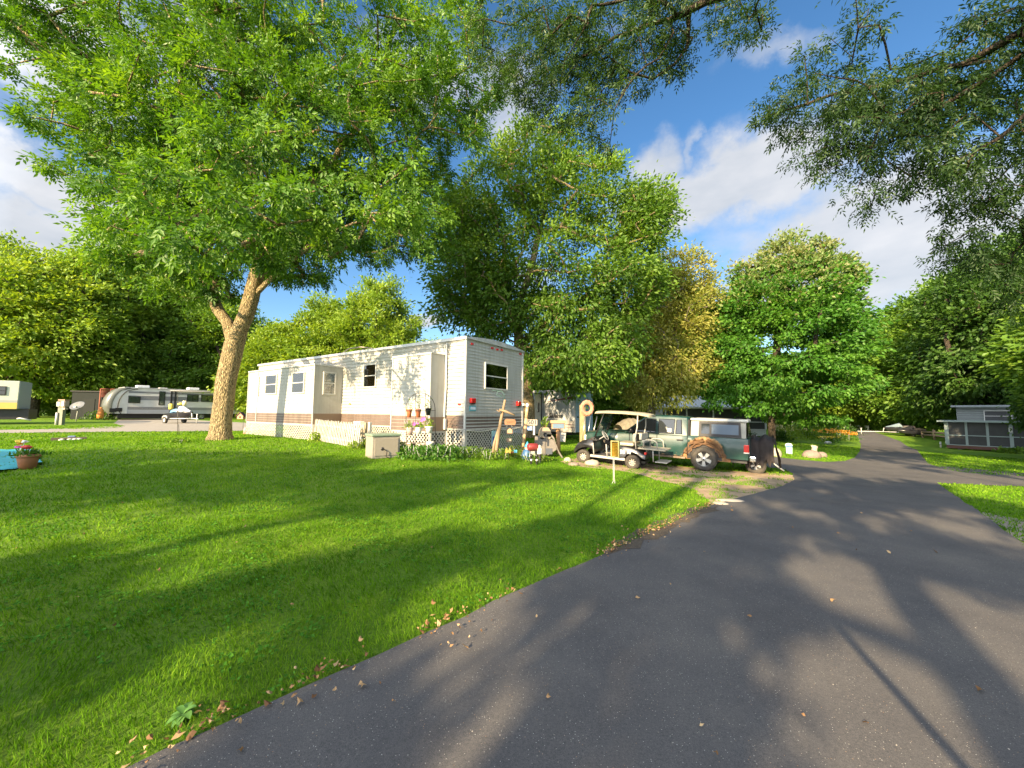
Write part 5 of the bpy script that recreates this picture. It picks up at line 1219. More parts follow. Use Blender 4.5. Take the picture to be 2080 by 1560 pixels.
        q = gp(u, v); lab = 'leafy green plant by the lattice, %s' % ['under the wire stand, far left','below the left pots of the wire stand','below the right pots of the wire stand','just right of the wire stand','left of the trailer corner','beside the hose box','left of the hose box by the fence','at the right foot of the picket fence','directly below the trailer corner','right of the trailer corner','left of the leaning post','right of the leaning post','between the two posts','climbing the lattice between the two posts','at the left end of the picket fence','climbing by the downspout','climbing behind the bottom pots','right of the orange post','in front of the statuettes'][k]
        bush('garden_plant', lab, 'plant', q, (w, w*.7), h, int(420*w/.45), L, lf, 60+k, 'garden plants along the skirting', wd=.6); k += 1
trailer_side_things()
def post_things():
    # leaning split post with cross board
    b = gp(1006, 930); Y = b.y; q = lambda u, v, dy=0: pt(u, v, Y+dy)-b
    t = thing('wooden_post', 'leaning weathered split wooden post with a cross board and bird ornament', 'post', b)
    mb = MB(); mb.tube([(0,0,-.1), q(1010, 900), q(1017, 855), q(1026, 812)], [.07,.06,.052,.04], 7); mb.tube([q(1000, 933, .05), q(1004, 900, .05), q(1020, 846, .04)], [.045,.042,.03], 6); mb.build('post_shaft', WOODL, t)
    mb = MB(); mb.tube([q(1014, 832, -.09), q(1028, 836, -.09), q(1046, 844, -.09)], [.035,.045,.03], 5); mb.tube([q(1016, 836, -.1), q(1008, 833, -.1)], [.04,.01], 5); mb.build('cross_board', WOODL, t)
    mb = MB(); mb.tube([q(1024, 812), q(1024, 800), q(1018, 794), q(1010, 796), q(1009, 802), q(1015, 805), q(1020, 803)], .008, 5); mb.tube([q(1000, 793), q(1014, 793)], .006, 4); mb.build('iron_hook', mat('verdigris', (.07,.16,.15), .6), t)
    # hanging wood plaque, small arched box below it
    b2 = q(1036, 857)+b; s = Y/781
    t = thing('wooden_plaque', 'reddish brown wooden plaque hanging beside the leaning post', 'sign', b2)
    pl = MB(); pl.prism([(-.17,-.09),(.16,-.10),(.19,-.02),(.16,.08),(-.12,.10),(-.18,.05)], -.015, .015); pl.build('board', mat('plaque_wood', (.30,.14,.07), .7, noise=(12,(.20,.09,.04),.6)), t)
    mb = MB()
    rg = random.Random(3); pts = [(-.12+.022*i, -.018, -.0+.025*math.sin(i*2.2)+rg.uniform(-.01,.01)) for i in range(11)]; mb.tube(pts, .004, 4); mb.build('scrawl', mat('dark_ink', (.06,.03,.02), .8), t)
    mb = MB(); mb.tube([(-.10,0,-.09),(-.09,0,-.22)], .005, 4); mb.tube([(.05,0,-.09),(.06,0,-.22)], .005, 4); mb.build('chains', STEEL, t)
    t = thing('house_shaped_plaque', 'small dark house shaped wooden box hanging below the brown plaque', 'ornament', q(1035.5, 881)+b)
    MB().prism([(-.095,0),(.095,0),(.095,.13),(0,.20),(-.095,.13)], -.03, .03).build('box_frame', mat('dark_wood', (.06,.03,.02), .7), t); MB().prism([(-.075,.02),(.075,.02),(.075,.12),(0,.175),(-.075,.12)], -.036, -.0301).build('inset', WOODO, t)
    t = thing('stone_tile', 'small dark square tile hung on the lattice', 'tile', q(1034, 898)+b); MB().b2((-.08,-.02,0),(.08,.0,.13)).build('tile_face', mat('dark_stone', (.07,.055,.045), .8), t, bevel=.005); MB().b2((.0,-.03,.04),(.07,-.021,.10)).build('tile_relief', mat('tile_grey', (.3,.27,.2), .8), t)
    # blue sign on the lattice, mostly behind the post
    e = endw(1003, 886, -.06); w = TC+TEY*endw(1003, 886, -.06)[0]+TEX*-.06; t = thing('garden_sign', 'pale blue sign with a white figure hung on the lattice behind the leaning post', 'sign', Vector((w.x, w.y, TC.z+e[1]-.35)), TRZ+R(90))
    MB().b2((-.13,0,0),(.13,.02,.55)).build('panel', mat('pale_blue', (.30,.50,.56), .5), t); MB().b2((-.10,.0205,.10),(.10,.026,.34)).build('blue_field', mat('deep_blue', (.02,.07,.30), .5), t)
    # orange round post with white top
    b = gp(1061, 930); Y = b.y; q = lambda u, v, dy=0: pt(u, v, Y+dy)-b
    t = thing('painted_post', 'tall thin orange and white painted wooden post right of the trailer corner', 'post', b)
    MB().tube([(0,0,-.1), q(1062, 915)], .055, 8).build('pale_foot', mat('mint_paint', (.42,.52,.42), .7), t); MB().tube([q(1062, 915), q(1069, 850)], .055, 8).build('orange_shaft', WOODO, t); MB().tube([q(1069, 850), q(1071, 827)], [.054,.05], 8).build('white_shaft', mat('peeling_white', (.55,.47,.36), .8, noise=(14,(.4,.25,.12),.7)), t)
    MB().ball(q(1071, 823), (.055,.05,.075), 8, 6).build('finial', mat('glass_white', (.7,.72,.75), .3), t)
    MB().b2(tuple(q(1064, 822)-Vector((.05,0,.03))), tuple(q(1064, 822)+Vector((.02,.06,.04)))).build('lantern_cap', TRIM, t)
    fl = MB(); c = q(1064, 918, -.07)
    for j in range(9):
        a = j*2*math.pi/9; fl.add([c, c+Vector((math.cos(a-.3)*.05,-.01,math.sin(a-.3)*.05)), c+Vector((math.cos(a)*.085,-.012,math.sin(a)*.085)), c+Vector((math.cos(a+.3)*.05,-.01,math.sin(a+.3)*.05))], [(0,1,2,3)])
    fl.ball(c, .03, 8, 6); fl.build('metal_sunflower', mat('rust_orange', (.55,.20,.03), .6), t)
    # house number sign 50?
    t = thing('number_sign', 'cream board reading 501 hung on a stake beside the painted post', 'sign', q(1081, 900)+b)
    z0 = -(q(0, 900)-q(0, 858)).z; bz = .60
    zc = (q(0, 858)-q(0, 900)).z; MB().b2((-.17,-.012,zc-.10),(.17,.012,zc+.10)).build('board', mat('cream_board', (.36,.32,.25), .8), t, bevel=.005)
    M = Matrix.Translation((-.0,-.014,zc)) @ Matrix.Rotation(R(90), 4, 'X'); text_mesh('digits', '501', .21, mat('grey_ink', (.03,.04,.06), .7), t, M, .002, bold=.006)
    MB().b2((.03,.0121,zc-.42),(.09,.03,zc-.0)).build('stake', TRIM, t)
    MB().b2((-.18,-.0,zc-.27),(.0,.02,zc-.13)).build('blue_stripe_panel', mat('blue_stripe', (.10,.22,.48), .5), t)
    for k in range(3): MB().b2((-.18,-.006,zc-.25+k*.045),(.0,-.0001,zc-.235+k*.045)).build('stripe', TRIM, t)
post_things()
def statuettes():
    # yellow ornament with terracotta planter
    b = gp(1032, 936); Y = b.y; q = lambda u, v, dy=0: pt(u, v, Y+dy)
    t = thing('terracotta_planter', 'low wide terracotta planter by the foot of the leaning post', 'planter', gp(1034, 930)+Vector((0,.05,0))); MB().lathe([(.12,0),(.19,.16),(.21,.16),(.21,.20),(.17,.20),(.001,.17)], 20).build('bowl', TERRA, t)
    t = thing('yellow_butterfly', 'yellow metal butterfly ornament on a dark stake', 'ornament', b)
    mb = MB(); z = (q(1032,915)-b).z; mb.tube([(0,0,-.05),(.02,0,z)], .008, 5); mb.build('stake', WIRE, t)
    for s in (-1, 1): MB().prism([(0,z-.05),(s*.07,z-.09),(s*.09,z+.02),(s*.05,z+.10),(0,z)], -.01, .01).build('wing', mat('yellow_enamel', (.50,.36,.06), .5), t)
    b = gp(1047, 934); t = thing('blue_butterfly', 'small light blue butterfly ornament on a thin stake', 'ornament', b); z = (pt(1047, 917, b.y)-b).z
    MB().tube([(0,0,-.05),(0,0,z)], .006, 4).build('stake', WIRE, t)
    for s in (-1, 1): MB().prism([(0,z-.03),(s*.045,z-.05),(s*.055,z+.04),(s*.02,z+.06),(0,z+.03)], -.01, .01).build('wing', mat('sky_enamel', (.08,.36,.50), .4), t)
    # gnome
    b = gp(1071, 936); s = .62*(pt(1071, 898, b.y).z-b.z)/.62; h = pt(1071, 898, b.y).z-b.z
    t = thing('garden_gnome', 'garden gnome with blue pointed hat and pale beard beside the orange post', 'gnome', b)
    MB().lathe([(.05*h/.5,0),(.14*h/.5,.02*h/.5),(.15*h/.5,.16*h/.5),(.11*h/.5,.28*h/.5),(.06*h/.5,.33*h/.5)], 14).build('coat', mat('navy_paint', (.03,.09,.20), .5), t)
    k = h/.5; hd = MB(); hd.ball((0,0,.34*k), (.075*k,.07*k,.07*k), 12, 8); hd.ball((0,-.075*k,.335*k), .018*k, 8, 6); hd.build('head', mat('clay_skin', (.55,.33,.22), .6), t)
    MB().ball((0,-.05*k,.27*k), (.06*k,.04*k,.08*k), 10, 8).build('beard', mat('white_clay', (.6,.58,.52), .7), t); MB().lathe([(.085*k,.37*k),(.06*k,.42*k),(.03*k,.47*k),(.001,.53*k)], 14).build('hat', mat('blue_paint', (.05,.28,.48), .5), t)
    # red drum shaped smoker on legs
    b = gp(1082, 938); z = pt(1082, 908, b.y).z-b.z; t = thing('charcoal_grill', 'small dark red barrel grill on thin grey legs', 'grill', b, .3)
    mb = MB(); mb.lathe([(.001,-.17),(.09,-.17),(.115,-.14),(.12,0),(.115,.14),(.09,.17),(.001,.17)], 18, 0, Matrix.Translation((0,0,z)) @ Matrix.Rotation(R(90), 4, 'Y')); mb.build('drum', mat('grill_red', (.17,.02,.02), .5), t)
    for sx in (-1,1):
        for sy in (-1,1): MB().tube([(sx*.12,sy*.06,z-.08),(sx*.16,sy*.12,-.03)], .009, 5).build('leg', STEEL, t)
    MB().b2((-.10,-.03,z-.26),(.06,.03,z-.13)).build('ash_pan', mat('pan_grey', (.35,.35,.33), .5), t)
    # white angel statuette
    b = gp(1096, 940); h = pt(1096, 904, b.y).z-b.z; k = h/.6; t = thing('white_statuette', 'small white robed statuette standing on a dark plinth', 'statuette', b)
    MB().lathe([(.07*k,-.03),(.06*k,.02),(.05*k,.28*k),(.06*k,.30*k)], 12).build('plinth', mat('plinth_dark', (.03,.03,.035), .6), t)
    m = MB(); m.lathe([(.085*k,.30*k),(.075*k,.36*k),(.055*k,.45*k),(.05*k,.50*k),(.02*k,.52*k)], 14); m.ball((0,0,.56*k), (.035*k,.035*k,.042*k), 12, 8); m.tube([(-.05*k,0,.48*k),(-.055*k,-.04*k,.42*k),(0,-.06*k,.43*k),(.055*k,-.04*k,.42*k),(.05*k,0,.48*k)], .015*k, 6); m.build('figure', mat('white_marble', (.74,.73,.66), .5), t)
    for i, (u, v, col, lab) in enumerate([(1079, 944, 'white', 'small dark lantern with white ball beside the grill'), (1090, 944, 'white', 'small dark lantern with white ball beside the statuette')]):
        b = gp(u, v); t = thing('garden_lantern', lab, 'lantern', b, group='small dark lanterns'); MB().lathe([(.03,-.02),(.035,.02),(.03,.22),(.045,.24),(.04,.30),(.001,.33)], 10).build('stem', BLACK, t); MB().ball((0,-.02,.14), .035, 10, 8).build('globe', TRIM, t)
    # grey plastic climber and slide
    b = gp(1108, 930); Y = b.y+.4; q = lambda u, v, dy=0: pt(u, v, Y+dy)-b
    GP = mat('grey_marbled_plastic', (.20,.18,.155), .6, noise=(7,(.12,.11,.10),.7)); TP = mat('tan_plastic', (.32,.26,.18), .6, noise=(5,(.24,.19,.13),.6)); DP = mat('slate_plastic', (.06,.07,.09), .5)
    t = thing('toddler_slide', 'grey plastic toddler climber with a curved slide and arched tan box on top', 'slide', b)
    sl = MB(); pth = [(1107, 884), (1118, 884), (1124, 890), (1128, 903), (1134, 918), (1143, 932)]; w = .20
    pts = [q(u, v) for u, v in pth]; vs = []; n = len(pts)
    for p in pts:
        for dy, dz in ((-w, .05), (-w+.03, .0), (w-.03, 0), (w, .05), (w, -.04), (-w, -.04)): vs.append(p+Vector((0, dy, dz)))
    sl.add(vs, [(i*6+j, i*6+(j+1) % 6, (i+1)*6+(j+1) % 6, (i+1)*6+j) for i in range(n-1) for j in range(6)]); sl.build('chute', GP, t)
    m = MB(); P_ = [q(1106, 885), q(1124, 893), q(1130, 912), q(1112, 924), q(1104, 915)]
    m.add([p+Vector((0,-.16,0)) for p in P_]+[p+Vector((0,.16,0)) for p in P_], [(0,1,2,3,4),(9,8,7,6,5)]+[(i, i+5, (i+1) % 5+5, (i+1) % 5) for i in range(5)]); m.build('side_panel', GP, t)
    z1 = q(0, 912).z; z2 = q(0, 900).z; m = MB(); m.b2((q(1107,900).x,-.175+q(0,0).y,z1),(q(1121,900).x,-.161+q(0,0).y,z2)); m.build('slate_patch', DP, t, bevel=.005)
    m = MB(); a = q(1086, 885); c = q(1108, 905); m.b2((a.x,a.y-.2,0),(c.x,a.y+.2,a.z)); m.build('steps', GP, t, bevel=.05)
    # arched box
    a = q(1094, 891); c = q(1119, 868); m = MB(); cx = (a.x+c.x)/2; hw = (c.x-a.x)/2; hh = (c.z-a.z)
    poly = [(cx-hw*.75,a.z),(cx-.05,a.z),(cx-.05,a.z+hh*.28),(cx-.075,a.z+hh*.42),(cx-.04,a.z+hh*.55),(cx+.04,a.z+hh*.55),(cx+.075,a.z+hh*.42),(cx+.05,a.z+hh*.28),(cx+.05,a.z),(cx+hw*.75,a.z),(cx+hw,a.z+hh*.3),(cx+hw*.9,a.z+hh*.7),(cx+hw*.5,a.z+hh),(cx-hw*.5,a.z+hh),(cx-hw*.9,a.z+hh*.7),(cx-hw,a.z+hh*.3)]
    m.prism(poly, a.y-.2, a.y+.2); m.build('arch_box', TP, t); MB().b2((cx-.12, a.y-.1, a.z+.0), (cx+.12, a.y+.1, a.z+hh*.5)).build('arch_inside', BLACK, t)
    flowerpot('small pot with a spiky yellow green plant on top of the toddler climber', b+Vector((cx, a.y, c.z)), .07, .06, BROWNP, plant='light', ph=.28, pn=80, seed=5, L=.12, sp=(.12,.1))
    # mailbox shaped planter on a stout post, grey board leaning on it
    b = gp(1134, 922); Y = b.y; q = lambda u, v, dy=0: pt(u, v, Y+dy)-b
    t = thing('post_box', 'wooden mailbox shaped like a small house on a stout post', 'mailbox', b, 0)
    a = q(1120, 871); c = q(1146, 857); d = q(1151, 857)
    MB().tube([(0,0,-.1),(q(1134,900)),(q(1133,871))], [.10,.085,.07], 8).build('post', mat('log_post', (.40,.24,.12), .85, noise=(8,(.28,.16,.08),.6)), t)
    MB().b2((a.x,-.14,a.z),(c.x+.02,.14,c.z-.02)).build('box', mat('box_wood', (.36,.26,.18), .8, noise=(9,(.24,.16,.1),.6)), t, bevel=.006)
    MB().add([(a.x-.04,-.19,c.z-.03),(c.x+.05,-.19,c.z-.03),(c.x+.05,0,c.z+.06),(a.x-.04,0,c.z+.06),(a.x-.04,.19,c.z-.03),(c.x+.05,.19,c.z-.03),(a.x-.04,-.19,c.z-.05),(c.x+.05,-.19,c.z-.05),(c.x+.05,.19,c.z-.05),(a.x-.04,.19,c.z-.05)], [(0,1,2,3),(3,2,5,4),(0,6,7,1),(1,7,8,5,2),(4,5,8,9),(0,3,4,9,6),(6,9,8,7)]).build('roof', WOODO, t)
    MB().b2((a.x+.05,-.15,a.z+.03),(c.x-.03,-.1401,c.z-.06)).build('front_pane', mat('blue_glass', (.12,.18,.26), .2), t)
    t = thing('slate_board', 'grey flat board with sketched lines leaning on the mailbox post', 'board', b+q(1141, 897), -.2); MB().b2((-.14,-.03,0),(.14,-.01,.36)).build('panel', mat('slate_grey', (.42,.42,.40), .7, noise=(9,(.25,.25,.24),.7)), t); t.rotation_euler = (0, .08, -.2)
statuettes()
# ------------------------------------------------------------------ other campers, cabins and things further off
class Frame:
    "a local frame standing at u, v, depth Y and turned by rz (degrees)"
    def __init__(s, u, Y, rz, v=850):
        s.o = pt(u, v, Y); s.o.z = H(s.o.x, s.o.y); s.rz = R(rz); s.ex = Vector((math.cos(s.rz), math.sin(s.rz), 0)); s.ey = Vector((-math.sin(s.rz), math.cos(s.rz), 0))
    def side(s, u, v, c=0): q = onplane(s.o+s.ey*c, s.ey, u, v)-s.o; return q.dot(s.ex), q.z
    def end(s, u, v, c=0): q = onplane(s.o+s.ex*c, s.ex, u, v)-s.o; return q.dot(s.ey), q.z
def second_camper():
    F = Frame(1169, 24, 145.97, 870); t = thing('travel_trailer', 'white camper with dark red swoosh and Salem lettering behind the garden posts', 'camper', F.o, F.rz)
    Wd = abs(F.end(1204, 840)[0]); zt = F.side(1169, 793)[1]; zb = F.side(1169, 879)[1]; L = 8.5
    x0 = F.side(1103, 840)[0]; E = Matrix.Rotation(R(90), 4, 'Z')
    WS = mat('camper_white', (.38,.40,.42), .5, noise=(2,(.32,.34,.36),.5)); 
    MB().b2((0, -Wd, zb), (L, 0, zt)).build('shell', WS, t, bevel=.03)
    m = MB(); siding(m, Matrix.Translation((0, .001, 0)), .05, x0, zb+.75, zt-.08, .22, .012); m.build('side_siding', WS, t)
    m = MB(); siding(m, Matrix.Translation((0, .001, 0)), .05, x0, zb+.03, zb+.75, .11, .02); m.build('lower_siding', mat('camper_lower', (.33,.31,.28), .5), t)
    m = MB(); siding(m, Matrix.Translation((-.001, 0, 0)) @ E, -Wd+.05, -.05, zb+.03, zt-.08, .13, .02); m.build('end_siding', mat('camper_end_shaded', (.30,.42,.58), .4), t)  # the end wall's blue is shadow painted into the siding colour
    MB().b2((-.04, -Wd-.03, zt), (L, .03, zt+.06)).build('roof', ROOFM, t)
    a = F.side(1104, 817.5); b = F.side(1168, 804); c = F.side(1168, 810); d = F.side(1140, 809)
    m = MB(); m.add([(a[0], .03, a[1]), (d[0], .03, d[1]-.02), (b[0], .03, b[1]), (c[0], .03, c[1]), (d[0], .03, d[1]-.11)], [(0,1,4),(1,2,3,4)]); m.build('swoosh', mat('maroon', (.13,.035,.03), .4), t)
    p = F.side(1127, 844.5); M = Matrix.Translation((p[0], .026, p[1])) @ Matrix.Rotation(math.pi, 4, 'Z') @ Matrix.Rotation(R(90), 4, 'X')
    text_mesh('lettering', 'Salem', .40, BLACK, t, M, .004, shear=.3, bold=.012)
    # slide-out
    xs = F.side(1086, 840, .9)[0]; m = MB().b2((xs, 0, zb-.12), (xs+3.2, .9, zt-.12)); s = m.build('slide_out', mat('camper_cream', (.52,.53,.50), .5), t)
    m = MB(); siding(m, Matrix.Translation((0, .901, 0)), xs+.03, xs+3.1, zb-.1, zt-.16, .2, .012); m.build('siding', mat('camper_slide_shaded', (.38,.50,.60), .4), s)  # light blue shade on the slide front, put into its base colour
    m = MB(); m.b2((xs-.03, .02, zb-.1), (xs-.005, .09, zt-.1)); m.b2((xs-.03, .09, zt-.2), (xs-.005, .88, zt-.13)); m.build('dark_seal', BLACK, s)
    y0, z0 = .42, zb+1.25; window(s, Matrix.Translation((xs, 0, 0)) @ E, y0-.08, y0+.17, z0, z0+.65, mid=False)
    MB().add([(xs-.02, .05, zb-.12), (xs-.02, .85, zb-.12), (xs-.02, .05, zb+.15)], [(0,1,2)]).build('bracket', TRIM, s)
    for z in (.32, .47): MB().b2((.1, .024, zb+z), (x0-.1, .032, zb+z+.03)).build('stripe', mat('maroon'), t)
    y, z = F.end(1173, 847); MB().lathe([(.07,0),(.07,.03),(.001,.03)], 12, 0, Matrix.Translation((-.02, y, z)) @ Matrix.Rotation(R(-90), 4, 'Y')).build('round_vent', BLACK, t)
    u_ = MB(); u_.b2((.3, -Wd+.2, zb-.18), (L, -.2, zb-.005)); u_.build('chassis', BLACK, t)
    for x in (3.5, 4.4): wheel(t, (x, -.15, .33), .33, .22, .2, 5, side=1)
    # post with orange ring beside its end
    b = gp(1190, 905, 60); b = pt(1190, 905, 19); b.z = H(b.x, b.y)
    t = thing('ring_target', 'orange life ring hung on a tall yellowish plank', 'life ring', b, .1); z = pt(1195, 829, 19).z-b.z
    MB().b2((-.30, 0, -.05), (-.02, .04, z+.15)).build('plank', mat('yellow_plank', (.32,.28,.15), .8, noise=(6,(.24,.20,.10),.6)), t)
    rgm = MB(); Mr = Matrix.Translation((.06, -.05, z)) @ Matrix.Rotation(R(90), 4, 'X')
    n = 26; vs = []; fs = []
    for i in range(n):
        a = 2*math.pi*i/n; rr = 1+.05*(i % 2)
        for r_, zz in ((.155, .0), (.20, .05), (.28*rr, .06), (.34*rr, .0), (.25, -.05)): vs.append((math.cos(a)*r_, math.sin(a)*r_*1.15, zz))
    for i in range(n):
        for j in range(5): fs.append((i*5+j, ((i+1) % n)*5+j, ((i+1) % n)*5+(j+1) % 5, i*5+(j+1) % 5))
    rgm.add(vs, fs, 0, False, Mr); rgm.build('ring', mat('coral', (.50,.13,.06), .7, noise=(14,(.40,.22,.15),.6)), t)
    for i, (u, lab) in enumerate([(1186, 'thin metal pole leaning by the yellowish plank, left'), (1196, 'thin metal pole leaning by the yellowish plank, middle'), (1207, 'thin metal pole leaning by the yellowish plank, right')]):
        b = pt(u-6, 905, 18); b.z = H(b.x, b.y); z = pt(u, 846, 18).z-b.z; tag(MB().tube([(0,0,0), (.14, 0, z*.6), (.2+.05*i, .1, z)], .016, 6).build('metal_pole', STEEL, None, b), lab, 'pole', 'poles leaning by the plank')
second_camper()
def grey_camper():
    p0 = pt(214, 850, 34.5); p1 = pt(500, 850, 43.5); d = p1-p0; rz = math.atan2(d.y, d.x); o = Vector((p0.x, p0.y, H(p0.x, p0.y)))
    F = Frame.__new__(Frame); F.o = o; F.rz = rz; F.ex = Vector((math.cos(rz), math.sin(rz), 0)); F.ey = Vector((-math.sin(rz), math.cos(rz), 0))
    t = thing('travel_trailer', 'long light grey camper with rounded nose and dark stripes at the back left', 'camper', o, rz); Lx = Vector((d.x, d.y)).length; Wd = 2.5
    S_ = lambda u, v: F.side(u, v)
    zt = S_(262, 787.5)[1]; zb = S_(262, 840)[1]; xn = S_(258, 800)[0]
    # x forward is away from the nose; visible side is y=0 facing -y
    A = mat('camper_grey', (.62,.61,.57), .5, noise=(2,(.55,.54,.50),.4)); B_ = mat('camper_dark_grey', (.20,.20,.20), .5); C_ = mat('nose_grey', (.09,.10,.09), .3)
    n = 8; nose = [(xn-(xn-.05)*math.sin(math.pi/2*i/n)**1.0, zt-(zt-(zb+.75))*(1-math.cos(math.pi/2*i/n))) for i in range(n+1)]
    poly = [(Lx, zb), (Lx, zt)]+nose+[(.05, zb+.45), (.28, zb)]
    MB().prism([(x, z) for x, z in reversed(poly)], 0, Wd).build('shell', A, t)
    # dark cap over the rounded nose
    cap = MB(); outer = nose+[(.05, zb+.45), (.28, zb)]; inner = [(x+.30*(1-i/len(outer)*.2)+.05, z-.10*(i < 3)) for i, (x, z) in enumerate(outer)]; k = len(outer)
    vs = [(x-.04, -.02, z+.02) for x, z in outer]+[(x, -.02, min(z, zt-.02)) for x, z in inner]+[(x-.04, Wd, z+.02) for x, z in outer]
    cap.add(vs, [(i, k+i, k+i+1, i+1) for i in range(k-1)]+[(i, i+1, 2*k+i+1, 2*k+i) for i in range(k-1)], 0, True); cap.build('nose_cap', C_, t)
    MB().tube([(x+.36, -.035, min(z, zt-.04)) for x, z in inner], .03, 5).build('nose_trim', BLACK, t)
    x1 = Lx
    def band(v0, v1, nm, m, ua=262, proud=.012):
        za = S_(ua, v1)[1]; zb_ = S_(ua, v0)[1]; q = MB(); siding(q, Matrix.Translation((0, -proud, 0)) @ Matrix.Rotation(math.pi, 4, 'Z') , -x1+.02, -xn-.1+.25*(nm == 'x'), za, zb_, .11, .02); q.build(nm, m, t)
    band(794, 798, 'stripe', B_); band(800, 803, 'siding', A); band(803, 812, 'upper_band', B_); band(798, 800, 'stripe', A); band(812, 826, 'siding', A); band(826, 832, 'stripe', B_); band(832, 840, 'lower_band', mat('camper_blue_grey', (.34,.36,.38), .45))
    MB().b2((xn-.2, -.06, zt-.02), (x1+.05, Wd+.03, zt+.06)).build('roof', ROOFM, t)
    rw = lambda u0, v0, u1, v1, **k: window(t, Matrix.Rotation(math.pi, 4, 'Z') @ Matrix.Translation((0, .03, 0)), -S_(u1, v0)[0], -S_(u0, v0)[0], S_((u0+u1)/2, v1)[1], S_((u0+u1)/2, v0)[1], **k)
    SC = mat('pale_blind', (.34,.34,.31), .8)
    rw(262, 806, 284, 817.5, mid=False, blind=0, fr=BLACK, curtain=SC); rw(381, 802.5, 402, 815, mid=False, vert=True, blind=0, fr=BLACK, curtain=SC); rw(409.5, 803.5, 432, 815.5, mid=False, vert=True, blind=0, fr=BLACK, curtain=SC); rw(468, 805, 478, 815, mid=False, fr=BLACK)
    xa, xb = S_(324.5, 800)[0], S_(334.5, 800)[0]; d_ = window(t, Matrix.Rotation(math.pi, 4, 'Z') @ Matrix.Translation((0, .03, 0)), -xb, -xa, S_(329, 822)[1], S_(329, 796)[1], mid=False, blind=0, name='door', fr=BLACK, curtain=mat('door_grey', (.40,.41,.38), .5))
    for (u, v) in ((229, 833), (241, 832)): x, z = S_(u, v); MB().b2((x-.22, -.05, z-.18), (x+.22, -.0, z+.16)).build('hatch', BLACK, t)
    for u in (296, 400): x = S_(u, 787)[0]; MB().b2((x-.45, .8, zt+.055), (x+.45, 1.6, zt+.32)).build('roof_unit', mat('roof_unit_white', (.60,.63,.66), .5), t, bevel=.06)
    x = S_(338, 787)[0]; MB().b2((x-.3, .9, zt+.055), (x+.3, 1.5, zt+.18)).build('roof_vent', TRIM, t, bevel=.02)
    xa = S_(345, 797)[0]; xb = S_(440, 797)[0]; MB().tube([(xa, -.12, zt-.12), (xb+2.5, -.12, zt-.12)], .07, 8).build('awning_roll', B_, t)
    for u in (347, 355): x = S_(u, 815)[0]; MB().b2((x-.06, -.16, zb+.1), (x+.06, -.06, zt-.1)).build('awning_arm', BLACK, t)
    u_ = MB(); u_.b2((.8, .3, zb-.45), (x1-.3, Wd-.3, zb-.005)); u_.build('chassis', BLACK, t)
    for x in (x1*.55, x1*.55+.85): wheel(t, (x, .12, .34), .34, .22, .2, 5, side=-1)
    # yellow float hanging at the awning arm
    q = pt(347, 832, 34.2); tag(MB().lathe([(.02,0),(.15,.03),(.17,.1),(.17,.42),(.14,.5),(.02,.53)], 14).build('yellow_float', mat('float_yellow', (.55,.47,.08), .5), None, q), 'yellow cylinder float hanging beside the awning arm of the grey camper', 'float')
    # red ladder rack behind the nose
    q = pt(209, 850, 36); q.z = H(q.x, q.y); t = thing('ladder_rack', 'rust red metal rack standing behind the rounded nose of the grey camper', 'rack', q, rz); z0 = pt(209, 806, 36).z-q.z; z1 = pt(209, 790, 36).z-q.z; RR = mat('rack_red', (.22,.06,.03), .7); mb = MB()
    for x in (-.3, .35): mb.tube([(x, 0, 0), (x, 0, z1)], .05, 6)
    for k in range(7): mb.tube([(-.3, 0, z0+(z1-z0)*k/6), (.35, 0, z0+(z1-z0)*k/6)], .04, 6)
    mb.tube([(.35, 0, z1), (1.0, 0, z1+.02), (1.0, 0, z1-.5), (.35, 0, z1-.5)], .04, 5); mb.build('rack_frame', RR, t)
    q = pt(203, 852, 33); q.z = H(q.x, q.y); tag(MB().lathe([(.12,0),(.2,.02),(.22,.3),(.16,.75),(.09,.85),(.10,.95)], 14).build('orange_jug', mat('jug_orange', (.62,.22,.04), .6), None, q+Vector((0,0,.25))), 'orange jug in front of the camper nose', 'jug')
    q = pt(222, 848, 33); q.z = H(q.x, q.y); 
grey_camper()
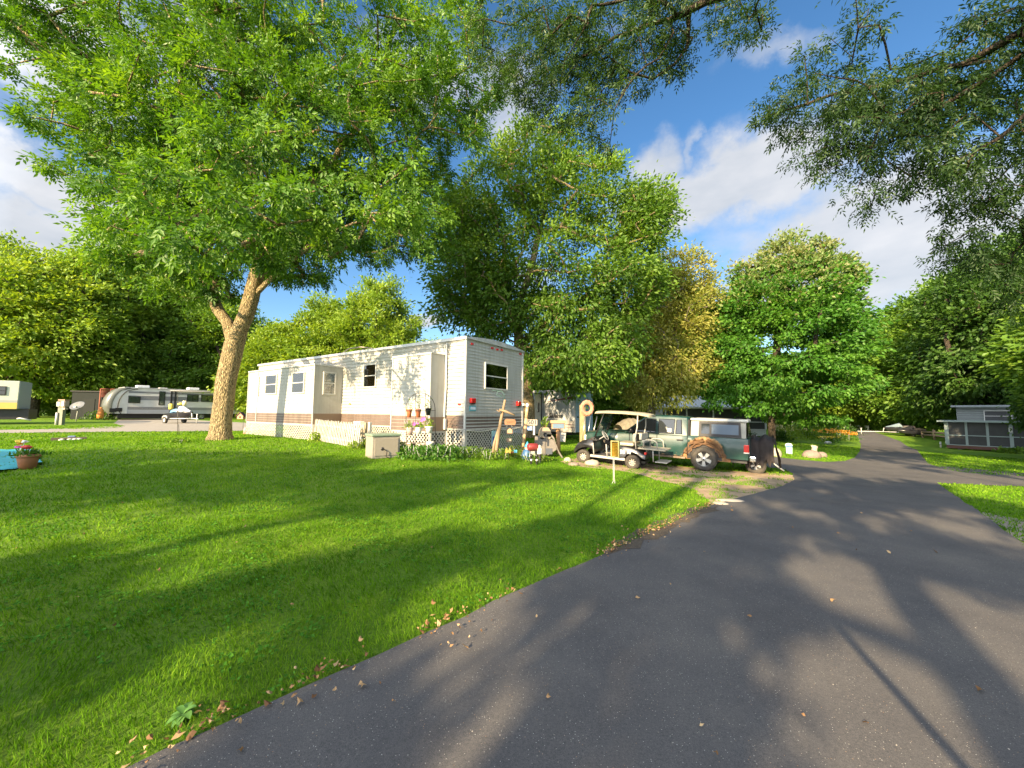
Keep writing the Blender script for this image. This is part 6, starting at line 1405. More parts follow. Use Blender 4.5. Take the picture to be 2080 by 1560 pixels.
def far_left_camper():
    p0 = pt(62, 850, 27); d = Vector((-.78, -.62, 0)); rz = math.atan2(d.y, d.x); o = Vector((p0.x, p0.y, H(p0.x, p0.y)))
    t = thing('fifth_wheel_camper', 'cream camper with gold lower band cut off by the left edge', 'camper', o, rz); F = Frame.__new__(Frame); F.o = o; F.rz = rz; F.ex = Vector((math.cos(rz), math.sin(rz), 0)); F.ey = Vector((-math.sin(rz), math.cos(rz), 0))
    S_ = F.side; CW = mat('camper_cream_wall', (.50,.52,.44), .5, noise=(2,(.42,.44,.37),.5)); GO = mat('gold_band', (.46,.37,.09), .5); GB = mat('camper_band_grey', (.30,.31,.29), .5)
    xa = S_(38, 800)[0]; z0 = S_(38, 831)[1]; z1 = S_(38, 818)[1]; z2 = S_(38, 813)[1]; zt = S_(38, 774)[1]
    MB().b2((xa, -2.4, z0), (8, 0, zt)).build('shell', CW, t, bevel=.03)
    MB().b2((xa+.02, .001, z0+.01), (8, .02, z1)).build('gold_stripe', GO, t); MB().b2((xa+.02, .001, z1+.002), (8, .02, z2)).build('grey_stripe', GB, t)
    xw = S_(10, 800)[0]; window(t, Matrix.Identity(4), xw, xw+1.2, S_(8, 801)[1], S_(8, 786)[1], fr=BLACK)
    MB().b2((xa-.02, -2.38, z0+.02), (xa-.001, -.02, zt-.02)).build('end_panel', mat('bay_grey', (.30,.34,.38), .5), t, bevel=.02)
    u_ = MB(); u_.b2((.2, -2.2, .35), (8, -.4, z0-.01)); u_.build('chassis', BLACK, t)
    MB().tube([(xa-.2, .6, .42), (.3, .7, .45), (-.2, .7, .3)], .05, 6).build('white_drain_pipe', TRIM, t)
    wheel(t, (3.2, -.2, .38), .38, .24, .22, 5, side=1)
far_left_camper()
def watercraft(label, q, rz, hull, seat, cover, cat='jet ski', mastless=True, group=None):
    "personal watercraft; x points to the bow"
    t = thing('jet_ski', label, cat, q, rz, group)
    def ring(x, hw, zk, zd, zt, tw): return (x, [(0, zk), (hw*.7, zk+.06), (hw, zd-.06), (hw, zd), (hw*.8, zd+.03), (tw, zt-.05), (tw*.6, zt), (0, zt+.01), (-tw*.6, zt), (-tw, zt-.05), (-hw*.8, zd+.03), (-hw, zd), (-hw, zd-.06), (-hw*.7, zk+.06), (0, zk)])
    autosmooth(shell([ring(-1.35,.50,.08,.34,.38,.3), ring(-1.2,.52,.02,.36,.42,.3), ring(-.4,.55,.0,.38,.46,.3), ring(.3,.54,.02,.42,.60,.32), ring(.9,.42,.10,.48,.62,.30), ring(1.3,.22,.22,.52,.58,.15), ring(1.48,.05,.34,.5,.52,.03)], 'hull', hull, t), 40)
    autosmooth(shell([ring(-1.1,.18,.40,.50,.66,.15), ring(-.5,.2,.44,.58,.78,.16), ring(-.1,.18,.48,.58,.74,.14), ring(.1,.16,.5,.58,.70,.12)], 'seat', seat, t), 50)
    autosmooth(shell([ring(.0,.30,.44,.58,.80,.20), ring(.2,.33,.46,.66,1.0,.22), ring(.45,.34,.46,.62,.92,.20), ring(.9,.28,.48,.58,.74,.14), ring(1.35,.1,.5,.56,.6,.05)], 'front_cover', cover, t), 40)
    MB().tube([(.12,.34,.98),(.2,.15,1.0),(.2,-.15,1.0),(.12,-.34,.98)], .022, 6).build('handlebar', BLACK, t); return t
def boat_trailer(label, q, rz, Lf, tm, group=None, jack=True):
    t = thing('boat_trailer', label, 'trailer', q, rz, group); z = .36
    MB().tube([(-1.4,.5,z),(.3,.5,z+.04),(1.5,.04,z+.06)], .04, 6).build('frame_rail', tm, t); MB().tube([(-1.4,-.5,z),(.3,-.5,z+.04),(1.5,-.04,z+.06)], .04, 6).build('frame_rail', tm, t)
    MB().tube([(1.3,0,z+.06),(Lf,0,z+.04)], .045, 6).build('tongue', tm, t); MB().tube([(-.7,-.62,z-.05),(-.7,.62,z-.05)], .03, 6).build('axle', tm, t); MB().tube([(-1.4,.5,z),(-1.4,-.5,z)], .04, 6).build('cross_bar', tm, t)
    if jack: MB().tube([(Lf-.35,.09,.02),(Lf-.35,.09,z+.42)], .035, 6).tube([(Lf-.45,.09,z+.42),(Lf-.25,.09,z+.40)], .02, 5).build('jack', tm, t)
    MB().tube([(1.6,0,z+.05),(1.5,0,z+.5)], .035, 6).build('winch_post', tm, t)
    for s in (1,-1):
        wheel(t, (-.7, s*.66, .27), .27, .17, .15, 5, mat('wheel_white', (.6,.62,.62), .4), side=s)
        MB().tube([(-1.02,s*.68,.42),(-.9,s*.68,.58),(-.5,s*.68,.58),(-.38,s*.68,.42)], .06, 5).build('mudguard', tm, t)
    return t
GALV = mat('galvanised', (.52,.53,.52), .45, .4)
q = pt(380, 858, 31.5); q.z = H(q.x, q.y); rz = math.radians(-22)
boat_trailer('galvanised boat trailer carrying the covered jet ski in front of the grey camper', q-Vector((.6,0,-.0)), rz, 2.4, GALV)
watercraft('jet ski under a pale grey cover on the trailer by the grey camper', q-Vector((.6,-.0,-.42)), rz, mat('hull_black', (.015,.016,.02), .3), mat('seat_blue', (.12,.25,.42), .4), mat('grey_cover', (.50,.52,.54), .6))
def left_things():
    # utility pedestal
    b = gp(126, 863, 60); Y = b.y; z = lambda v: pt(126, v, Y).z-b.z; s = Y/781
    t = thing('utility_pedestal', 'wooden utility pedestal with grey boxes and white pipe left of the satellite dish', 'utility pedestal', b); PG = mat('pedestal_green', (.23,.25,.19), .8, noise=(5,(.15,.16,.12),.6))
    MB().b2((-8*s, -.1, 0), (2*s, .1, z(820))).build('post', PG, t); MB().tube([(-7*s, -.16, 0), (-7*s, -.16, z(838))], .07, 7).build('white_pipe', TRIM, t)
    MB().b2((-9*s, -.2, z(826)), (-2*s, .12, z(816))).build('meter_box', mat('meter_grey', (.32,.36,.32), .6), t, bevel=.03); MB().b2((0, -.22, z(826)), (9*s, .05, z(813))).build('outlet_box', mat('outlet_tan', (.32,.25,.2), .6), t); MB().b2((-4*s, -.26, z(814)), (9.5*s, .1, z(811.5))).build('cap_board', mat('cap_brown', (.30,.18,.13), .7), t)
    MB().b2((4.5*s, -.26, z(825)), (8*s, -.221, z(815))).build('paper', TRIM, t); MB().b2((3*s, -.2, z(832)), (9*s, 0, z(828))).build('hose_bracket', mat('outlet_tan'), t)
    # dish
    b = gp(154, 856, 60); Y = b.y; z = lambda v: pt(154, v, Y).z-b.z; s = Y/781
    t = thing('satellite_dish', 'dark grey oval satellite dish on a thin pole', 'satellite dish', b); MB().tube([(0,0,-.05),(2*s,0,z(832))], .035, 7).build('pole', mat('pole_grey', (.3,.32,.28), .6), t)
    D = Matrix.Translation((2*s, -.05, z(824))) @ Euler((R(62), R(-8), 0)).to_matrix().to_4x4(); rr = 15*s
    m = MB(); m.lathe([(.001, -.10), (rr*.5, -.07), (rr*.85, -.01), (rr, .03), (rr*.98, .05), (rr*.8, .02), (rr*.4, -.05), (.001, -.075)], 28, 0, D @ Matrix.Scale(.62, 4, (0, 1, 0))); m.build('dish', mat('dish_grey', (.05,.06,.075), .6, noise=(6,(.09,.10,.12),.5)), t)
    MB().tube([(4*s, -.1, z(829)), (8*s, -.45, z(826)), (10*s, -.5, z(826))], .03, 5).build('arm', STEEL, t); MB().b2((7*s, -.56, z(828)), (12*s, -.42, z(825))).build('receiver', TRIM, t, bevel=.02)
    # shepherd hook with feeder
    b = gp(362, 884, 60); Y = b.y; q = lambda u, v: pt(u, v, Y)-b; t = thing('shepherd_hook', 'thin dark shepherd hook pole with a yellow bird feeder in the lawn', 'hook pole', b)
    mb = MB(); mb.tube([q(361, 886), q(361, 800), q(366, 796), q(372, 800)], .012, 6); mb.tube([q(364, 886), q(363, 862)], .012, 5); mb.tube([q(361, 816), q(369, 815)], .01, 5); mb.build('pole', WIRE, t)
    t = thing('bird_feeder', 'small yellow bird feeder with pale flowers hanging on the shepherd hook', 'feeder', b+q(367, 823)); MB().lathe([(.05,0),(.12,.02),(.12,.08),(.03,.12)], 12).build('tray', mat('float_yellow'), t); MB().ball((.18,0,.09), (.10,.08,.13), 10, 7, rnd=.5).build('silk_flowers', mat('pale_flowers', (.58,.55,.40), .8), t)
    # big pot with flowers
    b = gp(55, 952, 40); s = b.y/781; t = flowerpot('large terracotta pot with silk flowers at the left edge of the lawn', b, 16.5*s, 29*s, mat('big_terracotta', (.22,.11,.07), .75, noise=(4,(.38,.15,.07),.6)), plant='dark', ph=.12, pn=160, L=.10, seed=9, leafk='hedge')
    st = MB(); q = lambda u, v: pt(u, v, b.y)-b; st.tube([q(47, 925), q(45, 912), q(42, 900)], .008, 5); st.tube([q(47, 925), q(46, 908), q(50, 898)], .007, 5); st.tube([q(46, 915), q(52, 910)], .007, 5); st.tube([q(46, 915), q(38, 908)], .007, 5); st.build('flower_stems', mat('stem'), t)
    for (u, v, r_, c) in [(41, 897, .085, 'yellow'), (51, 897, .055, 'white'), (54, 908, .085, 'red'), (37, 908, .055, 'pink'), (40, 901, .05, 'orange'), (46, 911, .035, 'white'), (45, 914, .035, 'yellow')]:
        fm = MB(); fm.ball(q(u, v), (r_, r_, r_*.55), 9, 6, rnd=.5, smooth=False); fm.build('flower_head', mat('petals_'+c, {'orange':(.75,.30,.02),'pink':(.62,.10,.40),'yellow':(.75,.55,.05),'red':(.6,.06,.05),'white':(.75,.72,.7)}[c], .7), t)
    # turquoise mat on the grass
    P = [gp(-60, 912), gp(66, 918), gp(86, 944), gp(-40, 968)]; c = gp(10, 935); vs = [(p-c) for p in P]; n = 12; V = []; rg = random.Random(8)
    m = MB()
    for i in range(n+1):
        for j in range(n+1):
            a = vs[0].lerp(vs[1], i/n); d = vs[3].lerp(vs[2], i/n); p = a.lerp(d, j/n); w = p+c; p.z = H(w.x, w.y)-c.z+.05+.02*math.sin(j*2.1+i*.7)+rg.uniform(0, .012); V.append(p)
    m.add(V, [(i*(n+1)+j, (i+1)*(n+1)+j, (i+1)*(n+1)+j+1, i*(n+1)+j+1) for i in range(n) for j in range(n)], 0, True)
    tag(m.build('ground_mat', mat('turquoise', (.015,.36,.42), .7, noise=(4,(.03,.28,.34),.6)), None, c), 'turquoise mat lying in the grass behind the terracotta pot', 'mat')
    # long low board planter
    a = gp(103, 896); b = gp(176, 893); d = b-a; t = thing('garden_edging', 'long low dark timber edging lying in the lawn with white pebbles', 'edging', a, math.atan2(d.y, d.x)); Ln = Vector((d.x, d.y)).length
    MB().b2((0, -.06, .0), (Ln, .06, .12)).build('beam', mat('old_beam', (.07,.055,.045), .9, noise=(5,(.13,.10,.08),.6)), t, bevel=.01); 
    MB().b2((Ln*.45, .05, .1), (Ln*.68, .35, .17)).build('blue_cloth', mat('cloth_blue', (.14,.20,.34), .8), t, bevel=.03)
    for k, x in enumerate((.3, .52, .66, .78)): MB().ball((Ln*x, -.09, .04), (.09, .05, .05), 8, 6, rnd=.2).build('pebble', TRIM, t)
    # birdhouse and jar ornament beside the far end of the trailer
    b = pt(491, 851, 24); g = H(b.x, b.y); t = thing('birdhouse', 'small pinkish birdhouse with dark roof on a wire left of the trailer end', 'birdhouse', Vector((b.x, b.y, g))); z = b.z-g; s = 24/781
    MB().tube([(4*s,0,0),(3*s,0,z)], .012, 5).build('stake', WIRE, t); MB().prism([(-7*s,z),(5*s,z),(5*s,z+6*s),(-1*s,z+11*s),(-7*s,z+6*s)], -.12, .12).build('house', mat('house_pink', (.46,.22,.13), .7), t)
    MB().prism([(-8.5*s,z+5*s),(-1*s,z+12*s),(6.5*s,z+5*s),(6.5*s,z+6.5*s),(-1*s,z+14*s),(-8.5*s,z+6.5*s)], -.16, .16).build('roof', mat('roof_dark', (.08,.045,.045), .8), t); MB().lathe([(.06,0),(.06,.01),(.001,.01)], 12, 0, Matrix.Translation((-1*s,-.121,z+4*s)) @ Matrix.Rotation(R(90), 4, 'X')).build('hole', BLACK, t)
    b = gp(499, 882); t = thing('glass_jar', 'pinkish jar on the ground at the far corner of the trailer', 'jar', b); MB().lathe([(.09,0),(.11,.02),(.11,.26),(.07,.32),(.07,.36)], 14).build('body', mat('pink_jar', (.45,.22,.17), .4), t)
    # stake with dangling jars
    b = gp(497, 876, 60)
    # clump by the hook
    b = gp(365, 899); bush('weed_clump', 'small brown weedy clump in the lawn left of the big tan trunk', 'weeds', b, (.35, .3), .12, 120, .10, 'mid', 77)
    b = gp(200, 853, 60); bush('shrub', 'low dark shrub in front of the camper nose', 'shrub', b, (1.6, .8), .8, 500, .2, 'dark', 78)
    b = pt(192, 850, 37); b.z = H(b.x, b.y)
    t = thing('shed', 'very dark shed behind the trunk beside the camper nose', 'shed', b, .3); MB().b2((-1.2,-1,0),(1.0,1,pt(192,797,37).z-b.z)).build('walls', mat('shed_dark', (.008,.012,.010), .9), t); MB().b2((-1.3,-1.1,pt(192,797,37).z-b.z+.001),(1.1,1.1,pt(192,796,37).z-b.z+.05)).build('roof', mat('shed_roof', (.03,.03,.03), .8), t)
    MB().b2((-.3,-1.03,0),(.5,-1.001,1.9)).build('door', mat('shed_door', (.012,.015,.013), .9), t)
left_things()
def right_things():
    # screened porch with the house behind it
    F = Frame(1923, 33, math.degrees(math.atan2(-2.7, 2.1)), 905); o = F.o; S_ = F.side
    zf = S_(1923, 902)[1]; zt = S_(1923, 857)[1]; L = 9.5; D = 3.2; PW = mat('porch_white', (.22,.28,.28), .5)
    t = thing('screened_porch', 'long screened porch with white frame raised above the lawn at the right edge', 'porch', o, F.rz)
    SCR = mat('dark_screen', (.012,.014,.018), .5, noise=(1.5,(.03,.034,.038),.6))
    MB().b2((.05, .05, zf), (L, .07, zt)).build('screen', SCR, t); MB().b2((.05, .08, zf), (.07, D, zt)).build('screen', SCR, t)
    us = [1923, 1963, 2006, 2053]; xs = [S_(u, 880)[0] for u in us]+[6.6, 8.0, 9.4]
    for i, x in enumerate(xs): MB().b2((x-(.07 if i else .12), -.02, zf), (x+(.07 if i not in (0, 3) else .12), .049, zt)).build('post', PW, t)
    zm = S_(1940, 884)[1]; MB().b2((.12, -.0, zm-.035), (L, .047, zm+.035)).build('mid_rail', PW, t); MB().b2((0, -.05, zf-.06), (L, .06, zf-.001)).build('bottom_rail', PW, t)
    MB().b2((-.45, -.35, zt+.001), (L, D+.2, zt+.14)).build('roof', PW, t); MB().b2((0, -.04, zf-.32), (L, .05, zf-.065)).build('deck_beam', mat('red_brown_beam', (.11,.045,.035), .7), t)
    MB().b2((0, .06, zf-.2), (L, D, zf-.005)).build('deck', mat('deck_dark', (.05,.04,.035), .8), t)
    for x in (.6, 3.0, 5.4, 7.8): MB().b2((x, .1, -.3), (x+.25, .35, zf-.325)).build('pier', mat('pier_grey', (.3,.29,.27), .8), t)
    xl = xs[3]; MB().b2((xl-.09, -.16, zm+.35), (xl+.09, -.025, zm+.75)).build('wall_lamp', TRIM, t, bevel=.03)
    h = thing('house', 'pale sided house rising behind the screened porch, half hidden by leaves', 'house', o+F.ey*(D+.3)+F.ex*.5+Vector((0,0,0)), F.rz); zh = pt(1975, 828, 36).z-o.z
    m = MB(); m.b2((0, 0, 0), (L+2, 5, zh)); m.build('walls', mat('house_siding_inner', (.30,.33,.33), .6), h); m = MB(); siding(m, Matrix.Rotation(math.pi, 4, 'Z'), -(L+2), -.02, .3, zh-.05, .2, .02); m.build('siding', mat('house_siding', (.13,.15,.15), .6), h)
    MB().b2((-.3, -.4, zh), (L+2.3, 5.4, zh+.16)).build('roof', mat('house_roof', (.20,.23,.25), .6), h); wn = window(h, Matrix.Rotation(math.pi, 4, 'Z') @ Matrix.Translation((0,.03,0)), -3.0, -1.6, zh-1.2, zh-.35)
    [k for k in kids(wn) if k.name.startswith('pane')][0].data.materials[0] = SCR
    for i, (u, v, w) in enumerate([(1950, 912, .9), (1972, 913, .9), (1990, 915, .7), (2040, 920, .8), (2070, 922, .7)]):
        bush('hosta', 'pale leafed hosta clump under the porch edge, %s' % ['leftmost','second from left','middle one','fourth from left','rightmost'][i], 'hosta', gp(u, v), (w, w*.6), .35, 130, .26, 'light' if i < 3 else 'mid', 90+i, 'hostas along the porch', wd=.6, up=.9)
    q = gp(1911, 909); tag(MB().tube([(0,0,-.05),(0,0,.5)], .06, 8).build('marker_post', TRIM, None, q), 'short white pipe in the grass left of the porch', 'pipe')
    # log rail fence
    a = pt(1873, 884, 42); b = pt(1925, 884, 38); a.z = H(a.x, a.y); d = b-a; t = thing('rail_fence', 'weathered low rail fence left of the screened porch', 'fence', a, math.atan2(d.y, d.x)); Ln = Vector((d.x, d.y)).length
    for z in (.3, .62): MB().tube([(0,0,z),(Ln*.5,.03,z+.03),(Ln,0,z)], .10, 6).build('rail', WOODL, t)
    for x in (.1, Ln*.5, Ln-.1): MB().tube([(x,0,-.1),(x,0,.95 if x < Ln*.6 and x > .2 else .7)], .11, 7).build('post', WOODL, t)
    # jet ski trailer on the verge
    q = pt(1832, 880, 44); q.z = H(q.x, q.y); rz = math.radians(180-28)
    boat_trailer('white boat trailer with long tongue at the crest of the road', q, rz, 3.9, TRIM, jack=True); watercraft('black jet ski with pale blue flash on the white trailer by the road crest', q+Vector((0,0,.42)), rz, mat('hull_black'), BLACK, mat('slate_cover', (.14,.19,.22), .3))
    q2 = pt(1856, 881, 43); q2.z = H(q2.x, q2.y); watercraft('all black jet ski behind the white boat trailer, beside the rail fence', q2+Vector((0,0,.2)), rz+.3, mat('hull_black'), BLACK, mat('hull_black'))
    # cabin behind the truck
    F = Frame(1345, 37, -6, 870); S_ = F.side; o = F.o; xr = S_(1556, 860)[0]; ze = S_(1430, 829)[1]; zb = S_(1500, 871)[1]; zs = S_(1500, 857)[1]
    t = thing('screened_cabin', 'white cabin with dark screened front behind the pickup and the maple', 'cabin', o, F.rz); CWm = mat('cabin_white', (.50,.54,.56), .5)
    MB().b2((0, .05, 0), (xr, 4.5, ze)).build('walls', mat('cabin_wall', (.38,.40,.41), .6), t); m = MB(); siding(m, Matrix.Translation((0,.045,0)) @ Matrix.Rotation(math.pi, 4, 'Z'), -xr, 0, 0, zb, .14, .02); m.build('siding', CWm, t)
    MB().b2((.1, -.0, zb), (xr-.15, .03, ze-.1)).build('screen', SCR, t)
    for u in (1352, 1395, 1449, 1519, 1555): x = S_(u, 850)[0]; MB().b2((x-.06, -.04, zb), (x+.06, -.005, ze-.1)).build('post', CWm, t)
    MB().b2((.0, -.035, zs-.04), (xr, -.006, zs+.04)).build('mid_rail', CWm, t); MB().b2((0, -.06, zb-.05), (xr, .03, zb-.0)).build('sill', CWm, t)
    MB().prism([(-.3, ze), (xr+.3, ze), (xr+.3, ze+.12), (-.3, ze+.12)], -.45, 4.8).build('eave', CWm, t)
    zr = S_(1430, 812)[1]; rf = MB(); rf.add([(-.3,-.44,ze+.125),(xr+.3,-.44,ze+.125),(xr+.3,2.2,zr+.5),(-.3,2.2,zr+.5),(xr+.3,4.8,ze+.125),(-.3,4.8,ze+.125)], [(0,1,2,3),(3,2,4,5),(0,3,5),(1,4,2)]); rf.build('roof', mat('cabin_roof', (.50,.55,.60), .45, noise=(1,(.42,.46,.5),.5)), t)
    for i, (u, w) in enumerate([(1522, .8), (1545, .9)]): q = pt(u, 888, 36.4); q.z = H(q.x, q.y); bush('cabin_shrub', 'dark shrub at the foot of the cabin, %s' % ('left' if i == 0 else 'right'), 'shrub', q, (w, .5), .9, 260, .16, 'dark', 120+i)
    # tarp covered thing between cart and tree
    q = pt(1282, 880, 21); q.z = H(q.x, q.y); zt = pt(1282, 850, 21).z-q.z; t = thing('covered_boat', 'boat under a beige ribbed cover behind the golf cart', 'covered boat', q, .1)
    m = MB(); n = 16; vs = []
    for i in range(n+1):
        x = -.75+2.0*i/n
        for j in range(9):
            a = math.pi*j/8; hh = zt*(.55+.45*math.sin(math.pi*min(1, (i+3)/n*.9))); k = 1+.035*(i % 2); vs.append((x, math.cos(a)*.8*k, .45+max(0, hh-.45)*math.sin(a)**.6*k))
    m.add(vs, [(i*9+j, (i+1)*9+j, (i+1)*9+j+1, i*9+j+1) for i in range(n) for j in range(8)], 0, False); m.build('cover', mat('beige_canvas', (.20,.17,.12), .9, noise=(5,(.15,.13,.09),.6)), t)
    MB().b2((-.6,-.6,.12),(1.1,.6,.5)).build('hull', mat('hull_pale', (.4,.42,.45), .5), t)
    # dark tarp covered trailer behind the pickup
    q = gp(1548, 957, 40); q = Vector((8.32, 13.2, H(8.32, 13.2))); t = thing('tarped_trailer', 'small trailer under a torn dark brown tarp behind the pickup tailgate', 'covered trailer', q, TRZ)
    TM = mat('brown_tarp', (.020,.012,.010), .8, noise=(3,(.014,.010,.009),.7), bump=(6,.8,.05)); zt = 1.18
    m = MB(); nx, ny = 18, 16; vs = []; rg = random.Random(5)
    for i in range(nx+1):
        x = -.5+1.0*i/nx
        for j in range(ny+1):
            s = j/ny*2-1; y = max(-1, min(1, s*1.9))*.86; drop = max(0, abs(s)-.53)/.47
            z = zt-.10*(i/nx)-.05*math.sin(i*1.1)-drop*(.80+.10*math.sin(i*1.9+j)); y += math.copysign(drop*(.04+.05*math.sin(i*2.3)), s)
            if i in (0, nx): z = z-.0
            vs.append((x+rg.uniform(-.015,.015), y, z+.05*math.cos(s*6)*(1-drop)))
    m.add(vs, [(i*(ny+1)+j, (i+1)*(ny+1)+j, (i+1)*(ny+1)+j+1, i*(ny+1)+j+1) for i in range(nx) for j in range(ny)], 0, True)
    for xx, sg in ((-.51, 1), (.51, -1)):
        vs = []
        for j in range(11):
            y = -.88+1.76*j/10
            for k in range(6): vs.append((xx+sg*-.03*k+.03*math.sin(j*2+k), y+.02*math.sin(k*2), zt-.02-(.1 if xx > 0 else 0)-k*(.17+.02*math.sin(j*1.7))+.03*math.cos(y*6)))
        m.add(vs, [(j*6+k, (j+1)*6+k, (j+1)*6+k+1, j*6+k+1) for j in range(10) for k in range(5)], 0, True)
    m.build('tarp', TM, t); MB().b2((-.42,-.7,.35),(.42,.7,.9)).build('trailer_bed', mat('bed_dark', (.03,.028,.025), .8), t)
    for s_ in (1, -1): wheel(t, (0, s_*.72, .28), .28, .18, .15, 5, side=s_)
    MB().tube([(-.45,.3,.35),(-.62,.25,.2),(-.75,.2,.1)], .025, 6).build('hitch_tongue', GALV, t)
    # stones and cooler cut-out on the island
    def rock(u, v, wpx, hpx, lab, m, seed, Yk=None):
        b = gp(u, v); s = b.y/781; random.seed(seed); o = MB().ball((0,0,hpx*s*.25), (wpx*s/2, wpx*s*.4, hpx*s*.78), 14, 9, rnd=.12).build('boulder', m, None, b); tag(o, lab, 'boulder', 'boulders on the grass island'); return o
    RK = mat('rock_pale', (.40,.35,.26), .9, noise=(5,(.30,.26,.2),.6), bump=(14,.6,.03)); RK2 = mat('rock_brown', (.16,.12,.10), .9, noise=(5,(.22,.17,.14),.6), bump=(14,.6,.03))
    rock(1574, 927, 26, 17, 'pale rounded boulder right of the dark tarp', RK, 1); rock(1648, 929, 34, 14, 'flat brown boulder left of the driftwood stump', RK2, 2); rock(1669, 928, 20, 10, 'smaller brown boulder right of the driftwood stump', RK2, 3)
    rock(1203, 944, 30, 10, 'low flat stone in front of the golf cart wheel', RK, 4); rock(1153, 938, 16, 9, 'small stone at the end of the toddler slide', RK, 5); rock(1165, 946, 22, 7, 'low stone in the grass left of the golf cart', RK2, 6)
    b = gp(1655, 925); s = b.y/781; t = thing('driftwood_stump', 'upright pale driftwood stump between two brown boulders', 'stump', b); MB().tube([(0,0,-.1),(-.02,0,12*s),(.05,0,19*s)], [.16,.13,.12], 8).tube([(-.02,0,12*s),(-.14,0,20*s)], [.08,.05], 6).build('wood', mat('driftwood', (.34,.29,.22), .9, bump=(20,.6,.02)), t)
    b = gp(1603, 922); s = b.y/781; t = thing('bottle_shaped_sign', 'flat white and pale blue bottle shaped cut-out with number patch on the grass island', 'sign', b, -.3)
    MB().prism([(-5*s,0),(5*s,0),(5.5*s,14*s),(6*s,17*s),(4.5*s,20.5*s),(-.5*s,21.5*s),(-5*s,20.5*s),(-6.5*s,17*s),(-5*s,14*s)], -.02, .02).build('cutout', mat('cutout_blue', (.42,.60,.66), .4), t); MB().prism([(-6*s,17.5*s),(5.7*s,17.5*s),(4.4*s,20.4*s),(-.5*s,21.3*s),(-5*s,20.3*s)], -.026, -.0201).build('white_cap', TRIM, t); MB().b2((-5*s,-.026,13.6*s),(5.5*s,-.0201,15.8*s)).build('navy_band', mat('deep_blue'), t)
    # flower beds along the island
    bed = [(1655,889,.9,.8,'orange'),(1668,893,1.0,.9,'orange'),(1684,891,1.1,1.0,'orange'),(1700,893,1.0,.9,'orange'),(1714,892,.9,.8,'orange'),(1725,896,.8,.8,'orange'),(1692,900,.8,.55,'yellow'),(1677,899,.7,.5,'yellow'),(1640,888,.8,.7,'red'),(1624,885,1.0,1.2,'pink'),(1732,893,.6,.6,'orange')]
    nm = {'orange':'orange','yellow':'yellow','red':'dark red','pink':'pink'}
    for i, (u, v, w, h, c) in enumerate(bed):
        bush('flowering_plant', '%s flowers in the bed by the road bend, %s from the left' % (nm[c], ['first','second','third','fourth','fifth','sixth','seventh','eighth','ninth','tenth','last'][sorted([b_[0] for b_ in bed]).index(u)]), 'flowers', gp(u, v), (w*1.1, w*.8), h, 260, .14, ['hedge','mid'][i % 2], 130+i, 'flowers in the island bed', flowers=(c, 46 if c == 'orange' else 26, .08))
    for i, (u, v, Y, w, h, lf) in enumerate([(1600,888,36,1.4,1.6,'light'),(1620,884,38,1.5,2.2,'light'),(1642,882,38,1.4,1.8,'mid'),(1665,881,40,1.6,1.6,'mid'),(1690,880,42,1.6,1.5,'mid'),(1716,880,44,1.5,1.4,'dark'),(1583,892,34,.9,.9,'dark'),(1745,872,60,2.5,2.2,'light')]):
        q = pt(u, v, Y); q.z = H(q.x, q.y); bush('island_shrub', '%s shrub behind the flower bed, %s' % ({'light':'yellow green','mid':'green','dark':'dark'}[lf], ['nearest to the maple trunk','second from the maple trunk','third from the maple trunk','above the first orange flowers','above the yellow flowers','above the last orange flowers','round the foot of the pale fence','far off where the road vanishes'][i]), 'shrub', q, (w, w*.7), h, 700, .2, lf, 150+i, 'shrubs behind the flower bed')
    q = gp(1682, 901); tag(MB().ball((0,0,.08), (.28,.2,.12), 12, 8).build('white_stone', TRIM, None, q), 'smooth white stone in front of the orange flowers', 'stone'); 
    q = gp(1674, 897); t = thing('small_headstone_marker', 'small cream upright marker stone among the flowers', 'marker stone', q); MB().prism([(-.16,0),(.16,0),(.16,.42),(.1,.5),(-.1,.5),(-.16,.42)], -.05, .05).build('stone', mat('cream_stone', (.55,.52,.40), .8), t)
    # pale fence and yellow cabin far back
    a = pt(1575, 882, 38); b = pt(1596, 882, 38); a.z = H(a.x, a.y); t = thing('pale_fence', 'short pale picket fence right of the maple trunk', 'fence', a, 0)
    for k in range(8): MB().b2((k*.16,0,-.1),(k*.16+.07,.03,1.25+.06*(k % 2))).build('picket', mat('pale_yellow', (.60,.56,.34), .7), t)
    MB().b2((0,.031,.8),(1.25,.06,.88)).build('rail', mat('pale_yellow'), t)
    o = pt(1590, 875, 52); o.z = H(o.x, o.y); z = pt(1590, 853, 52).z-o.z; t = thing('yellow_cabin', 'small sunlit yellow cabin far behind the maple trunk', 'cabin', o, -.2); MB().b2((0,0,0),(3.2,3,z)).build('walls', mat('cabin_yellow', (.62,.46,.24), .7), t); MB().prism([(-.2,z),(3.4,z),(1.6,z+.9)], -.2, 3.2).build('roof', mat('cabin_brown', (.25,.13,.08), .8), t); window(t, Matrix.Rotation(math.pi, 4, 'Z') @ Matrix.Translation((0,.02,0)), -2.2, -1.2, z*.45, z*.8)
    o = pt(1752, 874, 66); o.z = H(o.x, o.y); t = thing('white_gateway', 'pale sunlit gate posts at the end of the road', 'gate', o, 0); zz = pt(1752, 864, 66).z-o.z
    for x in (-.75, .75): MB().b2((x-.22,-.15,0),(x+.22,.15,zz)).build('gate_post', mat('pale_yellow'), t)
right_things()
